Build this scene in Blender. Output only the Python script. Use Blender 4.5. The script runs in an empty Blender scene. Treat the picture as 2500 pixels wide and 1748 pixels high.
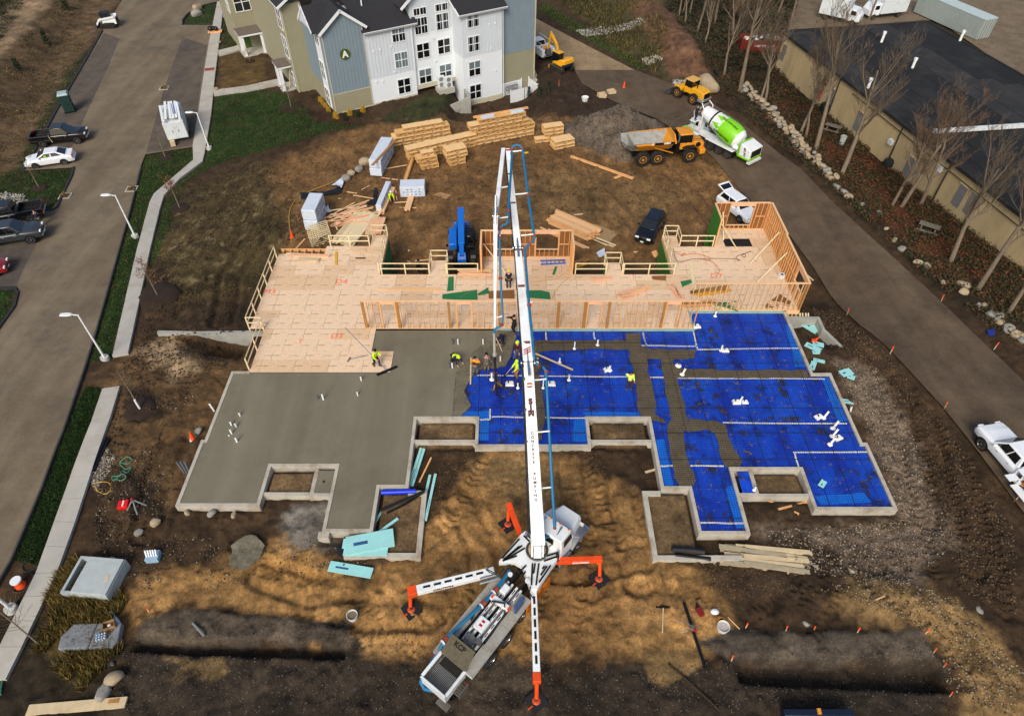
import bpy,bmesh,math,random
import numpy as np
from mathutils import Vector,Matrix
random.seed(7);np.random.seed(7)
SC=bpy.context.scene;COL=SC.collection
R=math.radians;PI=math.pi
# ---------------------------------------------------------------- camera
CH,CF,CPD,CU,CV=35.0,1640.0,math.radians(46.05),1241.0,874.0
cam=bpy.data.cameras.new('camera');camo=bpy.data.objects.new('camera',cam);COL.objects.link(camo)
camo.location=(0,0,CH);camo.rotation_euler=(PI/2-CPD,0,0);cam.shift_x=(1250-CU)/2500
cam.sensor_width=36;cam.lens=36*CF/2500;cam.clip_end=1000;cam.clip_start=0.5
SC.camera=camo
# ---------------------------------------------------------------- light
SUN_EL,SUN_AZ=40,196          # degrees; azimuth clockwise from +Y
w=bpy.data.worlds.new('World');SC.world=w;w.use_nodes=True
nt=w.node_tree;bgn=nt.nodes['Background']
sky=nt.nodes.new('ShaderNodeTexSky');sky.sky_type='NISHITA';sky.sun_disc=False
sky.sun_elevation=R(SUN_EL);sky.sun_rotation=R(SUN_AZ);sky.air_density=1.0;sky.dust_density=3.5;sky.ozone_density=1.0
nt.links.new(sky.outputs[0],bgn.inputs[0]);bgn.inputs[1].default_value=0.085
sl=bpy.data.lights.new('sun','SUN');sl.energy=1.5;sl.angle=R(24);sl.color=(1.0,0.93,0.82)
so=bpy.data.objects.new('sun',sl);COL.objects.link(so)
sd=Vector((math.sin(R(SUN_AZ))*math.cos(R(SUN_EL)),math.cos(R(SUN_AZ))*math.cos(R(SUN_EL)),math.sin(R(SUN_EL))))
so.rotation_euler=sd.to_track_quat('Z','Y').to_euler();so.location=(0,0,60)
SC.view_settings.view_transform='Standard';SC.view_settings.look='None'
SC.view_settings.exposure=0.78;SC.view_settings.gamma=1.0;SC.view_settings.use_curve_mapping=False
# ---------------------------------------------------------------- pixel -> place
def ss(a,b,x):
    t=np.clip((np.asarray(x,float)-a)/(b-a),0,1);return t*t*(3-2*t)
BANK=[(-31.9,52.5),(-39.3,98.0)]
def hs(x,y):
    "smooth lie of the land"
    x=np.asarray(x,float);y=np.asarray(y,float)
    side=ss(22.5,31,np.abs(x-1.65))
    zc=-0.4-2.6*ss(35,44,y)
    zd=-0.4-2.6*np.clip((y-26)/42,0,1)
    z=zc*(1-side)+zd*side-0.6*ss(70,110,y)
    z=z-1.9*ss(73.5,81,y)*(1-ss(92,97,y))*ss(-8.2,-6.2,x)*(1-ss(1.5,5.5,x))
    return z
def PZ(u,v,z=0.0):
    a=(u-CU)/CF;b=(v-CV)/CF
    dy=math.cos(CPD)-b*math.sin(CPD);dz=-math.sin(CPD)-b*math.cos(CPD)
    t=(z-CH)/dz
    return a*t,dy*t
def G(u,v,dz=0.0):
    "where the sight line through pixel (u, v) of the photograph meets the ground"
    z=-1.0
    for _ in range(40):
        x,y=PZ(u,v,z+dz);z=float(hs(x,y))
    return Vector((x,y,z))
# ---------------------------------------------------------------- helpers
def lin(c):
    return tuple(((x/255)/12.92 if x/255<=0.04045 else((x/255+0.055)/1.055)**2.4)for x in c)
MATS={}
def mat(name,c,rough=0.6,metal=0.0,var=0.12,scale=3.0,dirt=None,dirt_amt=0.35,bump=0.0,bscale=20.0,spec=0.4,coat=0.0,stretch=None):
    "procedural Principled: base colour c (sRGB 0-255) broken by two noises, optional dirt colour, optional bump"
    if name in MATS:return MATS[name]
    m=bpy.data.materials.new(name);m.use_nodes=True;n=m.node_tree;L=n.links.new
    b=n.nodes['Principled BSDF'];b.inputs['Roughness'].default_value=rough;b.inputs['Metallic'].default_value=metal
    b.inputs['Specular IOR Level'].default_value=spec;b.inputs['Coat Weight'].default_value=coat
    tc=n.nodes.new('ShaderNodeTexCoord');src=tc.outputs['Object']
    if stretch:
        mp=n.nodes.new('ShaderNodeMapping');mp.inputs['Scale'].default_value=stretch;L(src,mp.inputs[0]);src=mp.outputs[0]
    nz=n.nodes.new('ShaderNodeTexNoise');nz.inputs['Scale'].default_value=scale;nz.inputs['Detail'].default_value=6;nz.inputs['Roughness'].default_value=0.65
    L(src,nz.inputs[0])
    cr=n.nodes.new('ShaderNodeMapRange');L(nz.outputs[0],cr.inputs[0])
    cr.inputs[1].default_value=0.3;cr.inputs[2].default_value=0.7;cr.inputs[3].default_value=1-var;cr.inputs[4].default_value=1+var
    mx=n.nodes.new('ShaderNodeVectorMath');mx.operation='SCALE';mx.inputs[0].default_value=lin(c);L(cr.outputs[0],mx.inputs['Scale'])
    out=mx.outputs[0]
    if dirt:
        n2=n.nodes.new('ShaderNodeTexNoise');n2.inputs['Scale'].default_value=scale*0.45;n2.inputs['Detail'].default_value=8;n2.inputs['Roughness'].default_value=0.7
        L(src,n2.inputs[0])
        r2=n.nodes.new('ShaderNodeMapRange');L(n2.outputs[0],r2.inputs[0]);r2.inputs[1].default_value=0.5;r2.inputs[2].default_value=0.72;r2.inputs[4].default_value=dirt_amt
        mm=n.nodes.new('ShaderNodeMix');mm.data_type='RGBA';L(r2.outputs[0],mm.inputs[0]);L(out,mm.inputs[6]);mm.inputs[7].default_value=(*lin(dirt),1);out=mm.outputs[2]
    L(out,b.inputs['Base Color'])
    if bump:
        nb=n.nodes.new('ShaderNodeTexNoise');nb.inputs['Scale'].default_value=bscale;nb.inputs['Detail'].default_value=5;L(src,nb.inputs[0])
        bp=n.nodes.new('ShaderNodeBump');bp.inputs['Strength'].default_value=bump;bp.inputs['Distance'].default_value=0.05;L(nb.outputs[0],bp.inputs['Height']);L(bp.outputs[0],b.inputs['Normal'])
    MATS[name]=m;return m
class B:
    "collects solids, built as ONE mesh object"
    def __init__(s):s.v=[];s.f=[];s.m=[];s.k=0;s.X=None
    def add(s,vs,fs):
        o=len(s.v)
        if s.X is not None:vs=[tuple(s.X@Vector(p))for p in vs]
        s.v.extend([tuple(p)for p in vs]);s.f.extend([tuple(i+o for i in f)for f in fs]);s.m.extend([s.k]*len(fs));return s
    def bx(s,x0,x1,y0,y1,z0,z1):
        return s.add([(x0,y0,z0),(x1,y0,z0),(x1,y1,z0),(x0,y1,z0),(x0,y0,z1),(x1,y0,z1),(x1,y1,z1),(x0,y1,z1)],
                     [(3,2,1,0),(4,5,6,7),(0,1,5,4),(1,2,6,5),(2,3,7,6),(3,0,4,7)])
    def box(s,c,d,rz=0.0):
        "centre c, size d, turned rz"
        cs,sn=math.cos(rz),math.sin(rz);P=[]
        for dz in(-.5,.5):
            for dx,dy in((-.5,-.5),(.5,-.5),(.5,.5),(-.5,.5)):
                X,Y=dx*d[0],dy*d[1];P.append((c[0]+X*cs-Y*sn,c[1]+X*sn+Y*cs,c[2]+dz*d[2]))
        return s.add(P,[(3,2,1,0),(4,5,6,7),(0,1,5,4),(1,2,6,5),(2,3,7,6),(3,0,4,7)])
    def frame(s,p0,p1,up=(0,0,1)):
        a,b=Vector(p0),Vector(p1);d=(b-a).normalized();u=Vector(up)
        if abs(d.dot(u))>0.999:u=Vector((0,1,0))
        sx=d.cross(u).normalized();return a,b,sx,sx.cross(d).normalized()
    def beam(s,p0,p1,w,h,up=(0,0,1),w1=None,h1=None):
        "rectangular bar from p0 to p1, w across, h along up"
        a,b,sx,sy=s.frame(p0,p1,up);w1=w if w1 is None else w1;h1=h if h1 is None else h1
        P=[a+sx*w*i/2+sy*h*j/2 for i,j in((-1,-1),(1,-1),(1,1),(-1,1))]+[b+sx*w1*i/2+sy*h1*j/2 for i,j in((-1,-1),(1,-1),(1,1),(-1,1))]
        return s.add(P,[(0,1,2,3),(7,6,5,4),(4,5,1,0),(5,6,2,1),(6,7,3,2),(7,4,0,3)])
    def tube(s,pts,r,n=8,cap=True):
        pts=[Vector(p)for p in pts];rs=r if isinstance(r,(list,tuple))else[r]*len(pts);V=[];F=[];pu=None
        for i,p in enumerate(pts):
            d=(pts[min(i+1,len(pts)-1)]-pts[max(i-1,0)]).normalized()
            if pu is None:pu=Vector((0,0,1))if abs(d.z)<0.9 else Vector((1,0,0))
            sx=d.cross(pu).normalized();sy=sx.cross(d).normalized();pu=sy
            for k in range(n):
                a=2*PI*k/n;V.append(p+(sx*math.cos(a)+sy*math.sin(a))*rs[i])
        for i in range(len(pts)-1):
            for k in range(n):
                k2=(k+1)% n;F.append((i*n+k2,i*n+k,(i+1)*n+k,(i+1)*n+k2))
        if cap:F.append(tuple(range(n)));F.append(tuple(len(pts)*n-1-k for k in range(n)))
        return s.add(V,F)
    def cyl(s,p0,p1,r0,r1=None,n=12):return s.tube([p0,p1],[r0,r0 if r1 is None else r1],n)
    def loft(s,rings,cap=True):
        n=len(rings[0]);V=[p for r in rings for p in r];F=[]
        for i in range(len(rings)-1):
            for k in range(n):
                k2=(k+1)% n;F.append((i*n+k,i*n+k2,(i+1)*n+k2,(i+1)*n+k))
        if cap:F.append(tuple(range(n-1,-1,-1)));F.append(tuple((len(rings)-1)*n+k for k in range(n)))
        return s.add(V,F)
    def prism(s,poly,z0,z1):
        n=len(poly);return s.add([(p[0],p[1],z0)for p in poly]+[(p[0],p[1],z1)for p in poly],
            [tuple(range(n-1,-1,-1)),tuple(range(n,2*n))]+[(i,(i+1)%n,(i+1)%n+n,i+n)for i in range(n)])
    def side(s,poly,y0,y1,y0t=None,y1t=None):
        "polygon in x,z pushed out from y0 to y1"
        n=len(poly);return s.add([(p[0],y0,p[1])for p in poly]+[(p[0],y1,p[1])for p in poly],
            [tuple(range(n)),tuple(range(2*n-1,n-1,-1))]+[((i+1)%n,i,i+n,(i+1)%n+n)for i in range(n)])
    def sphere(s,c,r,n=10,m=6,sq=(1,1,1)):
        V=[];F=[]
        for i in range(m+1):
            t=PI*i/m
            for k in range(n):
                a=2*PI*k/n;V.append((c[0]+r*sq[0]*math.sin(t)*math.cos(a),c[1]+r*sq[1]*math.sin(t)*math.sin(a),c[2]+r*sq[2]*math.cos(t)))
        for i in range(m):
            for k in range(n):
                k2=(k+1)% n;F.append((i*n+k,(i+1)*n+k,(i+1)*n+k2,i*n+k2))
        return s.add(V,F)
    def mesh(s,name,mats,smooth=None):
        me=bpy.data.meshes.new(name);me.from_pydata(s.v,[],s.f)
        for m in(mats if isinstance(mats,(list,tuple))else[mats]):me.materials.append(m)
        if any(s.m):me.polygons.foreach_set('material_index',s.m)
        if smooth:me.shade_smooth();me.set_sharp_from_angle(angle=R(smooth))
        me.update();return me
    def build(s,name,mats,parent=None,smooth=None,bevel=0,label=None):
        o=bpy.data.objects.new(name,s.mesh(name,mats,smooth));COL.objects.link(o)
        if parent is not None:o.parent=parent
        if bevel:
            bm=o.modifiers.new('bevel','BEVEL');bm.width=bevel;bm.segments=2;bm.limit_method='ANGLE';bm.angle_limit=R(40)
        if label:o['label']=label
        return o
def tag(o,label=None,cat=None,group=None,kind=None):
    if label:o['label']=label
    if cat:o['category']=cat
    if group:o['group']=group
    if kind:o['kind']=kind
    return o
def thing(name,label,cat,loc=(0,0,0),rz=0.0,group=None):
    o=bpy.data.objects.new(name,None);COL.objects.link(o);o.empty_display_size=0.2
    o.location=loc;o.rotation_euler=(0,0,rz);return tag(o,label,cat,group)
def put(name,me,parent=None,loc=None,rot=None,scale=None):
    o=bpy.data.objects.new(name,me);COL.objects.link(o)
    if parent is not None:o.parent=parent
    if loc is not None:o.location=loc
    if rot is not None:o.rotation_euler=rot
    if scale is not None:o.scale=scale if isinstance(scale,(tuple,list))else(scale,)*3
    return o
def kids(o):return[c for c in COL.objects if c.parent is o]
def copy_tree(o,loc,rz=0.0,label=None):
    "a thing and each of its parts and sub-parts, copied"
    c=o.copy();COL.objects.link(c);c.location=loc;c.rotation_euler=(0,0,rz)
    if label:c['label']=label
    def rec(src,dst):
        for ch in list(src.children):
            d=ch.copy();COL.objects.link(d);d.parent=dst;rec(ch,d)
    rec(o,c);return c
def text_mesh(txt,size,depth=0.004,bold=0.0,space=1.0,line=1.0):
    cu=bpy.data.curves.new('lettering','FONT');cu.body=txt;cu.size=size;cu.extrude=depth;cu.offset=bold
    cu.align_x='CENTER';cu.align_y='CENTER';cu.space_character=space;cu.space_line=line;cu.resolution_u=3
    o=bpy.data.objects.new('lettering',cu);COL.objects.link(o)
    dg=bpy.context.evaluated_depsgraph_get();me=bpy.data.meshes.new_from_object(o.evaluated_get(dg))
    bpy.data.objects.remove(o);bpy.data.curves.remove(cu);me.materials.clear();return me
def lettering(txt,size,m,parent,loc,X,Y,depth=0.006,bold=0.0,space=1.0,line=1.0,name='lettering'):
    "raised letters: X runs along the writing, Y up the letters, both in the parent's space"
    me=text_mesh(txt,size,depth,bold,space,line);me.materials.append(m)
    X=Vector(X).normalized();Y=Vector(Y);Y=(Y-X*Y.dot(X)).normalized();Z=X.cross(Y)
    o=put(name,me,parent);M=Matrix((X,Y,Z)).transposed().to_4x4();M.translation=Vector(loc);o.matrix_basis=M;return o
# numpy value noise
def _hash(ix,iy,seed):
    h=(ix.astype(np.int64)*374761393+iy.astype(np.int64)*668265263+seed*1442695041)&0x7fffffff
    h=((h ^(h >> 13))*1274126177)&0x7fffffff
    return((h ^(h >> 16))&0xffff)/65535.0
def vn(x,y,seed=0):
    ix=np.floor(x);iy=np.floor(y);fx=x-ix;fy=y-iy;fx=fx*fx*(3-2*fx);fy=fy*fy*(3-2*fy)
    a=_hash(ix,iy,seed);b=_hash(ix+1,iy,seed);c=_hash(ix,iy+1,seed);d=_hash(ix+1,iy+1,seed)
    return(a*(1-fx)+b*fx)*(1-fy)+(c*(1-fx)+d*fx)*fy
def fbm(x,y,f,o=4,seed=0,g=0.5):
    t=0;a=1;n=0
    for i in range(o):t=t+a*vn(x*f+17*i,y*f-31*i,seed+i);n+=a;a*=g;f*=2.03
    return t/n
def inpoly(x,y,poly):
    r=np.zeros(x.shape,bool);n=len(poly)
    for i in range(n):
        x0,y0=poly[i];x1,y1=poly[(i+1)% n]
        if y0==y1:continue
        c=((y0>y)!=(y1>y))&(x<(x1-x0)*(y-y0)/(y1-y0)+x0);r ^= c
    return r
def dpoly(x,y,poly,closed=True):
    "distance to the outline"
    d=np.full(x.shape,1e9);n=len(poly)
    for i in range(n if closed else n-1):
        x0,y0=poly[i];x1,y1=poly[(i+1)% n];dx,dy=x1-x0,y1-y0;L=dx*dx+dy*dy+1e-9
        t=np.clip(((x-x0)*dx+(y-y0)*dy)/L,0,1);d=np.minimum(d,np.hypot(x-x0-t*dx,y-y0-t*dy))
    return d
def soft(x,y,poly,w=0.4,wob=0.6,seed=5):
    "0..1 inside a polygon with a ragged soft edge"
    s=dpoly(x,y,poly);s=np.where(inpoly(x,y,poly),s,-s)
    return ss(-w,w,s+(fbm(x,y,0.8,5,seed,.62)-0.5)*2*wob)
def GP(pts):return[tuple(G(u,v)[:2])for u,v in pts]
# ---------------------------------------------------------------- the ground
RW=GP([(250,77),(56,418),(180,410),(152,480),(128,508),(100,520),(0,500),(-60,640),(0,700),(45,705),(30,760),(-30,850),(-120,1300),(-120,1600),(-20,1460),(28,1367),(103,1190),(156,1050),(207,900),(233,818),(257,734),(271,683),(317,519),(339,420),(355,378),(471,360),(484,280),(496,196),(510,106),(518,62),(444,62),(452,38),(500,14),(531,5),(536,-40),(330,-60),(300,0)])
RE=GP([(1803,461),(1831,489),(1926,573),(1985,652),(2100,795),(2224,909),(2299,991),(2359,1066),(2500,1253),(2700,1520),(2750,1250),(2500,932),(2258,700),(2037,498),(1956,414),(1800,293),(1730,247),(1640,205),(1549,172),(1403,172),(1420,205),(1500,250),(1600,290),(1700,350),(1746,390)])
RG=GP([(1310,47),(1549,172),(1403,172),(1300,90),(1200,20),(1200,-10)])
YARD=GP([(1895,140),(1960,-20),(2560,-20),(2560,330),(2480,180),(2290,50),(1910,75)])
SWP=[GP([(531,5),(510,106),(496,196),(484,280),(471,360),(472,392),(419,438),(377,474),(366,495),(335,611),(308,728),(275,871),(313,864),(344,722),(366,614),(391,510),(401,478),(440,437),(495,395),(505,345),(516,280),(524,196),(535,106),(547,5)]),
       GP([(251,950),(224,1031),(134,1274),(89,1400),(0,1580),(-40,1660),(15,1660),(55,1580),(140,1400),(184,1277),(271,1018),(293,944)]),GP([(521,222),(600,212),(690,192),(700,204),(600,224),(522,234)]),GP([(533,125),(570,116),(612,103),(618,112),(570,128),(534,137)])]
ROADS=[RW,RE,RG,YARD]+SWP
FOUND=[(-20.2,21.2),(-14.6,21.2),(-14.6,22),(-11,22),(-11,19.1),(-4.8,18),(-4.8,25.7),(8.2,25.7),(8.2,18),(14.3,19.2),(14.3,21.8),(17.9,21.8),(17.9,20.9),(23.5,20.9),(23.5,32.5),(22.9,39),(22.9,50),(-20,50),(-20,32.6)]
BAYS=[[(-5.9,26.2),(-2.3,26.2),(-2.3,27.95),(-5.9,27.95)],[(5.5,26.2),(9.1,26.2),(9.1,27.95),(5.5,27.95)],
        [(-14.7,22.4),(-12.1,22.4),(-12.1,24.1),(-14.7,24.1)],[(15.3,22.4),(18,22.4),(18,23.9),(15.3,23.9)],
        [(-7.6,18.4),(-5.2,18.4),(-5.2,22.5),(-7.6,22.5)],[(8.4,18.3),(10.8,18.3),(10.8,22.5),(8.4,22.5)]]
def in_bays(x,y):
    r=np.zeros(np.shape(x),bool)
    for b in BAYS:r|=inpoly(x,y,b)
    return r
TR1=GP([(1788,1604),(2290,1618),(2330,1690),(1850,1690)])
TR1=[(TR1[0][0],TR1[0][1]),(TR1[1][0],TR1[1][1]),(TR1[1][0]+0.1,TR1[1][1]-1.5),(TR1[0][0]+0.05,TR1[0][1]-1.35)]
tl,tr_=G(335,1556),G(850,1570)
TR2=[(tl.x,tl.y),(tr_.x,tr_.y),(tr_.x,tr_.y-0.9),(tl.x,tl.y-0.8)]
PILES=[(1455,340,3.2,2.4),(1512,322,3.9,3.6),(1408,326,2.8,1.6),(1500,368,2.2,1.4),(1520,376,2.2,1.9),(1580,310,2.4,1.0)]
PILEW=[(*G(u,v)[:2],r,h)for u,v,r,h in PILES]
TRACKS=[([(2290,1010),(2300,1120),(2330,1240),(2360,1330)],0.55,0.42),([(2350,1090),(2390,1230),(2440,1380),(2450,1500)],0.55,0.42),([(2240,1040),(2262,1150),(2290,1290)],0.5,0.42),
          ([(1830,1500),(1960,1450),(2040,1400)],0.5,0.4),([(1960,1500),(1975,1440),(1920,1390)],0.45,0.38),([(2010,1440),(2130,1395),(2260,1380)],0.45,0.4),([(1980,1560),(2060,1450)],0.4,0.4),
          ([(1370,1330),(1330,1440),(1290,1560)],0.4,0.42),([(1430,1400),(1400,1560)],0.35,0.42),([(1020,1530),(1100,1500),(1160,1430)],0.4,0.42),([(1040,1560),(980,1620)],0.4,0.42),
          ([(1430,1120),(1480,1250),(1500,1330)],0.5,0.44),([(1180,1120),(1130,1220),(1080,1300)],0.5,0.44),([(1400,1180),(1440,1300),(1450,1420)],0.5,0.44),([(640,1390),(800,1420),(950,1500)],0.5,0.44),([(700,1480),(900,1540),(1040,1520)],0.45,0.44),([(1560,1250),(1640,1330),(1760,1380)],0.5,0.44),([(1500,1440),(1620,1430),(1720,1450)],0.45,0.44),([(2100,1430),(2240,1520),(2380,1640)],0.5,0.44),([(2160,1000),(2210,1150),(2260,1300),(2280,1420)],0.5,0.42),([(1300,450),(1480,500),(1620,520)],0.5,0.6),([(900,560),(1050,480),(1200,450)],0.5,0.6),([(320,1205),(350,1290),(390,1330)],0.35,0.35),([(1560,405),(1640,425),(1740,430)],0.5,0.6),([(1720,1230),(1700,1100)],0.3,0.4)]
TRW=[(GP(p),w,s)for p,w,s in TRACKS]
RUTS=[GP([(1520,1210),(1545,1320),(1560,1420)]),GP([(1400,1150),(1420,1290),(1440,1430)]),GP([(1090,1260),(1010,1330),(960,1420)]),GP([(1150,1370),(1060,1480)]),GP([(1250,450),(1500,470),(1750,440)]),GP([(1300,500),(1480,520),(1640,470)]),
        GP([(2060,770),(2130,860),(2240,960)]),GP([(760,1480),(900,1500),(1050,1500)]),GP([(1480,290),(1600,265),(1700,250)]),GP([(1280,300),(1420,290),(1560,262)])]
RUTS2=[GP(q)for q in([(1120,1220),(1180,1330),(1190,1450)],[(1450,1130),(1470,1250)],[(900,1420),(760,1440),(640,1400)],[(1290,1380),(1420,1390),(1560,1360)],[(2250,1000),(2290,1180),(2370,1380)],[(2200,930),(2240,1100),(2260,1260)],[(700,440),(900,520),(1050,520)],[(1330,430),(1460,480),(1530,560)],[(1640,420),(1700,480),(1760,560)],[(640,560),(560,680),(540,790)],[(430,1080),(380,1180),(360,1300)])]
def hd(x,y):
    "everything on top of the smooth lie: bank, piles, trench, tracks, clods"
    road=np.zeros_like(x)
    for p in ROADS:road=np.maximum(road,ss(-0.9,0.1 if len(p)<20 or p is RW else-0.15,np.where(inpoly(x,y,p),1,-1)*dpoly(x,y,p)))
    found=np.where(inpoly(x,y,FOUND),ss(-0.1,0.5,dpoly(x,y,FOUND)),0)
    n=(fbm(x,y,0.33,4,3)-0.5)*0.30+(fbm(x,y,1.7,4,9)-0.5)*0.20
    z=n*(1-road)
    # bank west of the car park
    bx0=np.interp(y,[30,57,64,105,130],[-46,-49.5,-54,-63.5,-69])
    wst=ss(0.5,7.5,bx0-x)*ss(45,62,y);z=z+wst*(2.2+0.5*(fbm(x,y,0.25,3,8)-0.5))*(1-road)
    # red bank at the far middle, dip of the swale
    ln=GPB;d=dpoly(x,y,ln,False);z=z+1.6*np.exp(-(d/3.0)**2)*(1-road)
    for px,py,r,h in PILEW:
        dd=np.hypot(x-px,(y-py)*1.1)/r;z=z+h*np.clip(1-dd,0,1)**1.0*(1+0.15*(fbm(x,y,1.5,3,4)-0.5))
    # hole below the west wing wall
    z=z-np.where(y<36.97,2.2*np.exp(-(((x+20.6)/3.0)**2+((np.minimum(y,36.2)-36.2)/1.5)**2)),0)
    z=z+0.55*np.exp(-(((x+23.6)/1.6)**2+((y-34.2)/1.6)**2))
    z=z-0.9*np.exp(-(((x-24.2)/1.5)**2+((y-36.6)/1.3)**2))
    for t in(TR1,TR2):
        m=np.where(inpoly(x,y,t),dpoly(x,y,t),0);z=z-0.85*ss(0.0,0.22,m)
    for bd_ in BEDS:z=z+0.22*ss(-.25,.25,np.where(inpoly(x,y,bd_),1,-1)*dpoly(x,y,bd_)+(fbm(x,y,1.3,3,71)-.5)*.6)
    mx,my=MOUND;z=z+0.7*np.exp(-(((x-mx)/4.0)**2+((y-my)/2.0)**2))
    # wet concrete heap and the ridge of soil
    for p,w,s in TRW:
        d=dpoly(x,y,p,False);a=np.zeros_like(x);b=0.0
        near=d<w*1.5
        if near.any():
            xs,ys=x[near],y[near];best=np.full(xs.shape,1e9);al=np.zeros_like(xs);L0=0
            for i in range(len(p)-1):
                x0,y0=p[i];dx,dy=p[i+1][0]-x0,p[i+1][1]-y0;L=math.hypot(dx,dy)
                t=np.clip(((xs-x0)*dx+(ys-y0)*dy)/(L*L),0,1);q=np.hypot(xs-x0-t*dx,ys-y0-t*dy)
                al=np.where(q<best,L0+t*L,al);best=np.minimum(best,q);L0+=L
            rib=-0.08+0.10*np.sin(2*PI*(al+best*0.5)/s);z[near]+=rib*ss(w,w*0.7,best)*(1-road[near])
    for p in RUTS+RUTS2:
        d=dpoly(x,y,p,False);z=z+(-0.17*np.exp(-((d-0.75)/0.22)**2)+0.09*np.exp(-((d-1.15)/0.2)**2))*(1-road)
    cl=np.clip(fbm(x,y,2.6,3,21)-0.52,0,1)*0.55;z=z+cl*(1-road)+(np.abs(fbm(x,y,0.9,4,61)-0.5)*-0.22+(fbm(x,y,5.0,2,63)-0.5)*0.07)*(1-road)
    z=z*(1-found)-0.14*road*np.where(found>0,0,1)-0.25*found
    b=in_bays(x,y);z=np.where(b,0.12+(fbm(x,y,2,3,2)-0.5)*0.12,z)
    return z
GPB=GP([(1560,25),(1640,95),(1700,150)])
BEDS=[GP([(330,1540),(380,1500),(480,1488),(850,1518),(858,1560),(850,1568),(330,1554)]),GP([(1720,1575),(1800,1546),(2240,1550),(2290,1616),(1788,1602)])]
MOUND=G(2180,1480)[:2]
def grid_axis(fa,fb,fs,lo,hi,g):
    c=list(np.arange(fa,fb,fs));s=fs;v=c[-1]
    while v<hi:s=min(s*g,0.62 if v<120 else 4);v+=s;c.append(v)
    s=fs;v=fa;pre=[]
    while v>lo:s=min(s*g,0.62 if v>-100 else 4);v-=s;pre.append(v)
    return np.array(pre[::-1]+c)
gx=grid_axis(-28,35,0.145,-150,150,1.06);gy=grid_axis(9.0,34,0.14,-6,210,1.025)
XX,YY=np.meshgrid(gx,gy);ZZ=hs(XX,YY)+hd(XX,YY)
def gz(x,y):
    a=np.array([float(x)]);b=np.array([float(y)]);return float(hs(a,b)[0]+hd(a,b)[0])
def GG(u,v):
    "pixel to the finished ground"
    p=G(u,v)
    for _ in range(3):z=gz(p.x,p.y);x,y=PZ(u,v,z);p=Vector((x,y,z))
    return p
# soil colours: what lies where
DARK=(66,50,33);SAND=(150,114,68);SAND2=(130,104,66);MILL=(60,51,41);STONY=(112,96,80);YBROWN=(118,88,54);PALE=(140,118,90);GREEN=(36,58,17);WEED=(76,64,38);RED=(104,76,56);WOOD=(50,40,26);LEAF=(74,44,24);CREAM=(132,112,88)
def px(*p):return GP(p)
LAWN=[px((521,238),(600,215),(690,228),(740,262),(770,300),(905,306),(814,318),(710,352),(600,381),(505,412),(460,440),(425,500),(415,560),(375,640),(345,728),(360,640),(392,513),(432,446),(495,395),(507,336)),
        px((339,420),(355,378),(471,362),(471,395),(420,437),(377,474),(366,495),(335,611),(308,728),(270,871),(214,885),(233,818),(271,683),(317,519)),
        px((208,945),(250,945),(224,1031),(134,1274),(95,1380),(30,1365),(103,1190),(156,1050)),
        px((56,418),(180,410),(140,510),(100,515),(0,480),(0,420)),px((-40,700),(42,706),(0,800),(-60,900)),
        px((444,62),(452,38),(500,14),(526,8),(515,60)),px((545,25),(600,30),(600,120),(540,130)),
        px((536,130),(640,100),(650,195),(540,222)),px((915,300),(1030,235),(1110,240),(1075,285),(1000,305)),
        px((120,395),(40,470),(10,440),(160,180),(215,120),(235,130)),px((1310,25),(1560,170),(1585,172),(1500,110),(1330,5))]
LCOL=[GREEN,GREEN,GREEN,GREEN,GREEN,GREEN,(46,50,22),(88,70,38),(50,54,26),(50,52,26),(44,58,22)]
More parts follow.
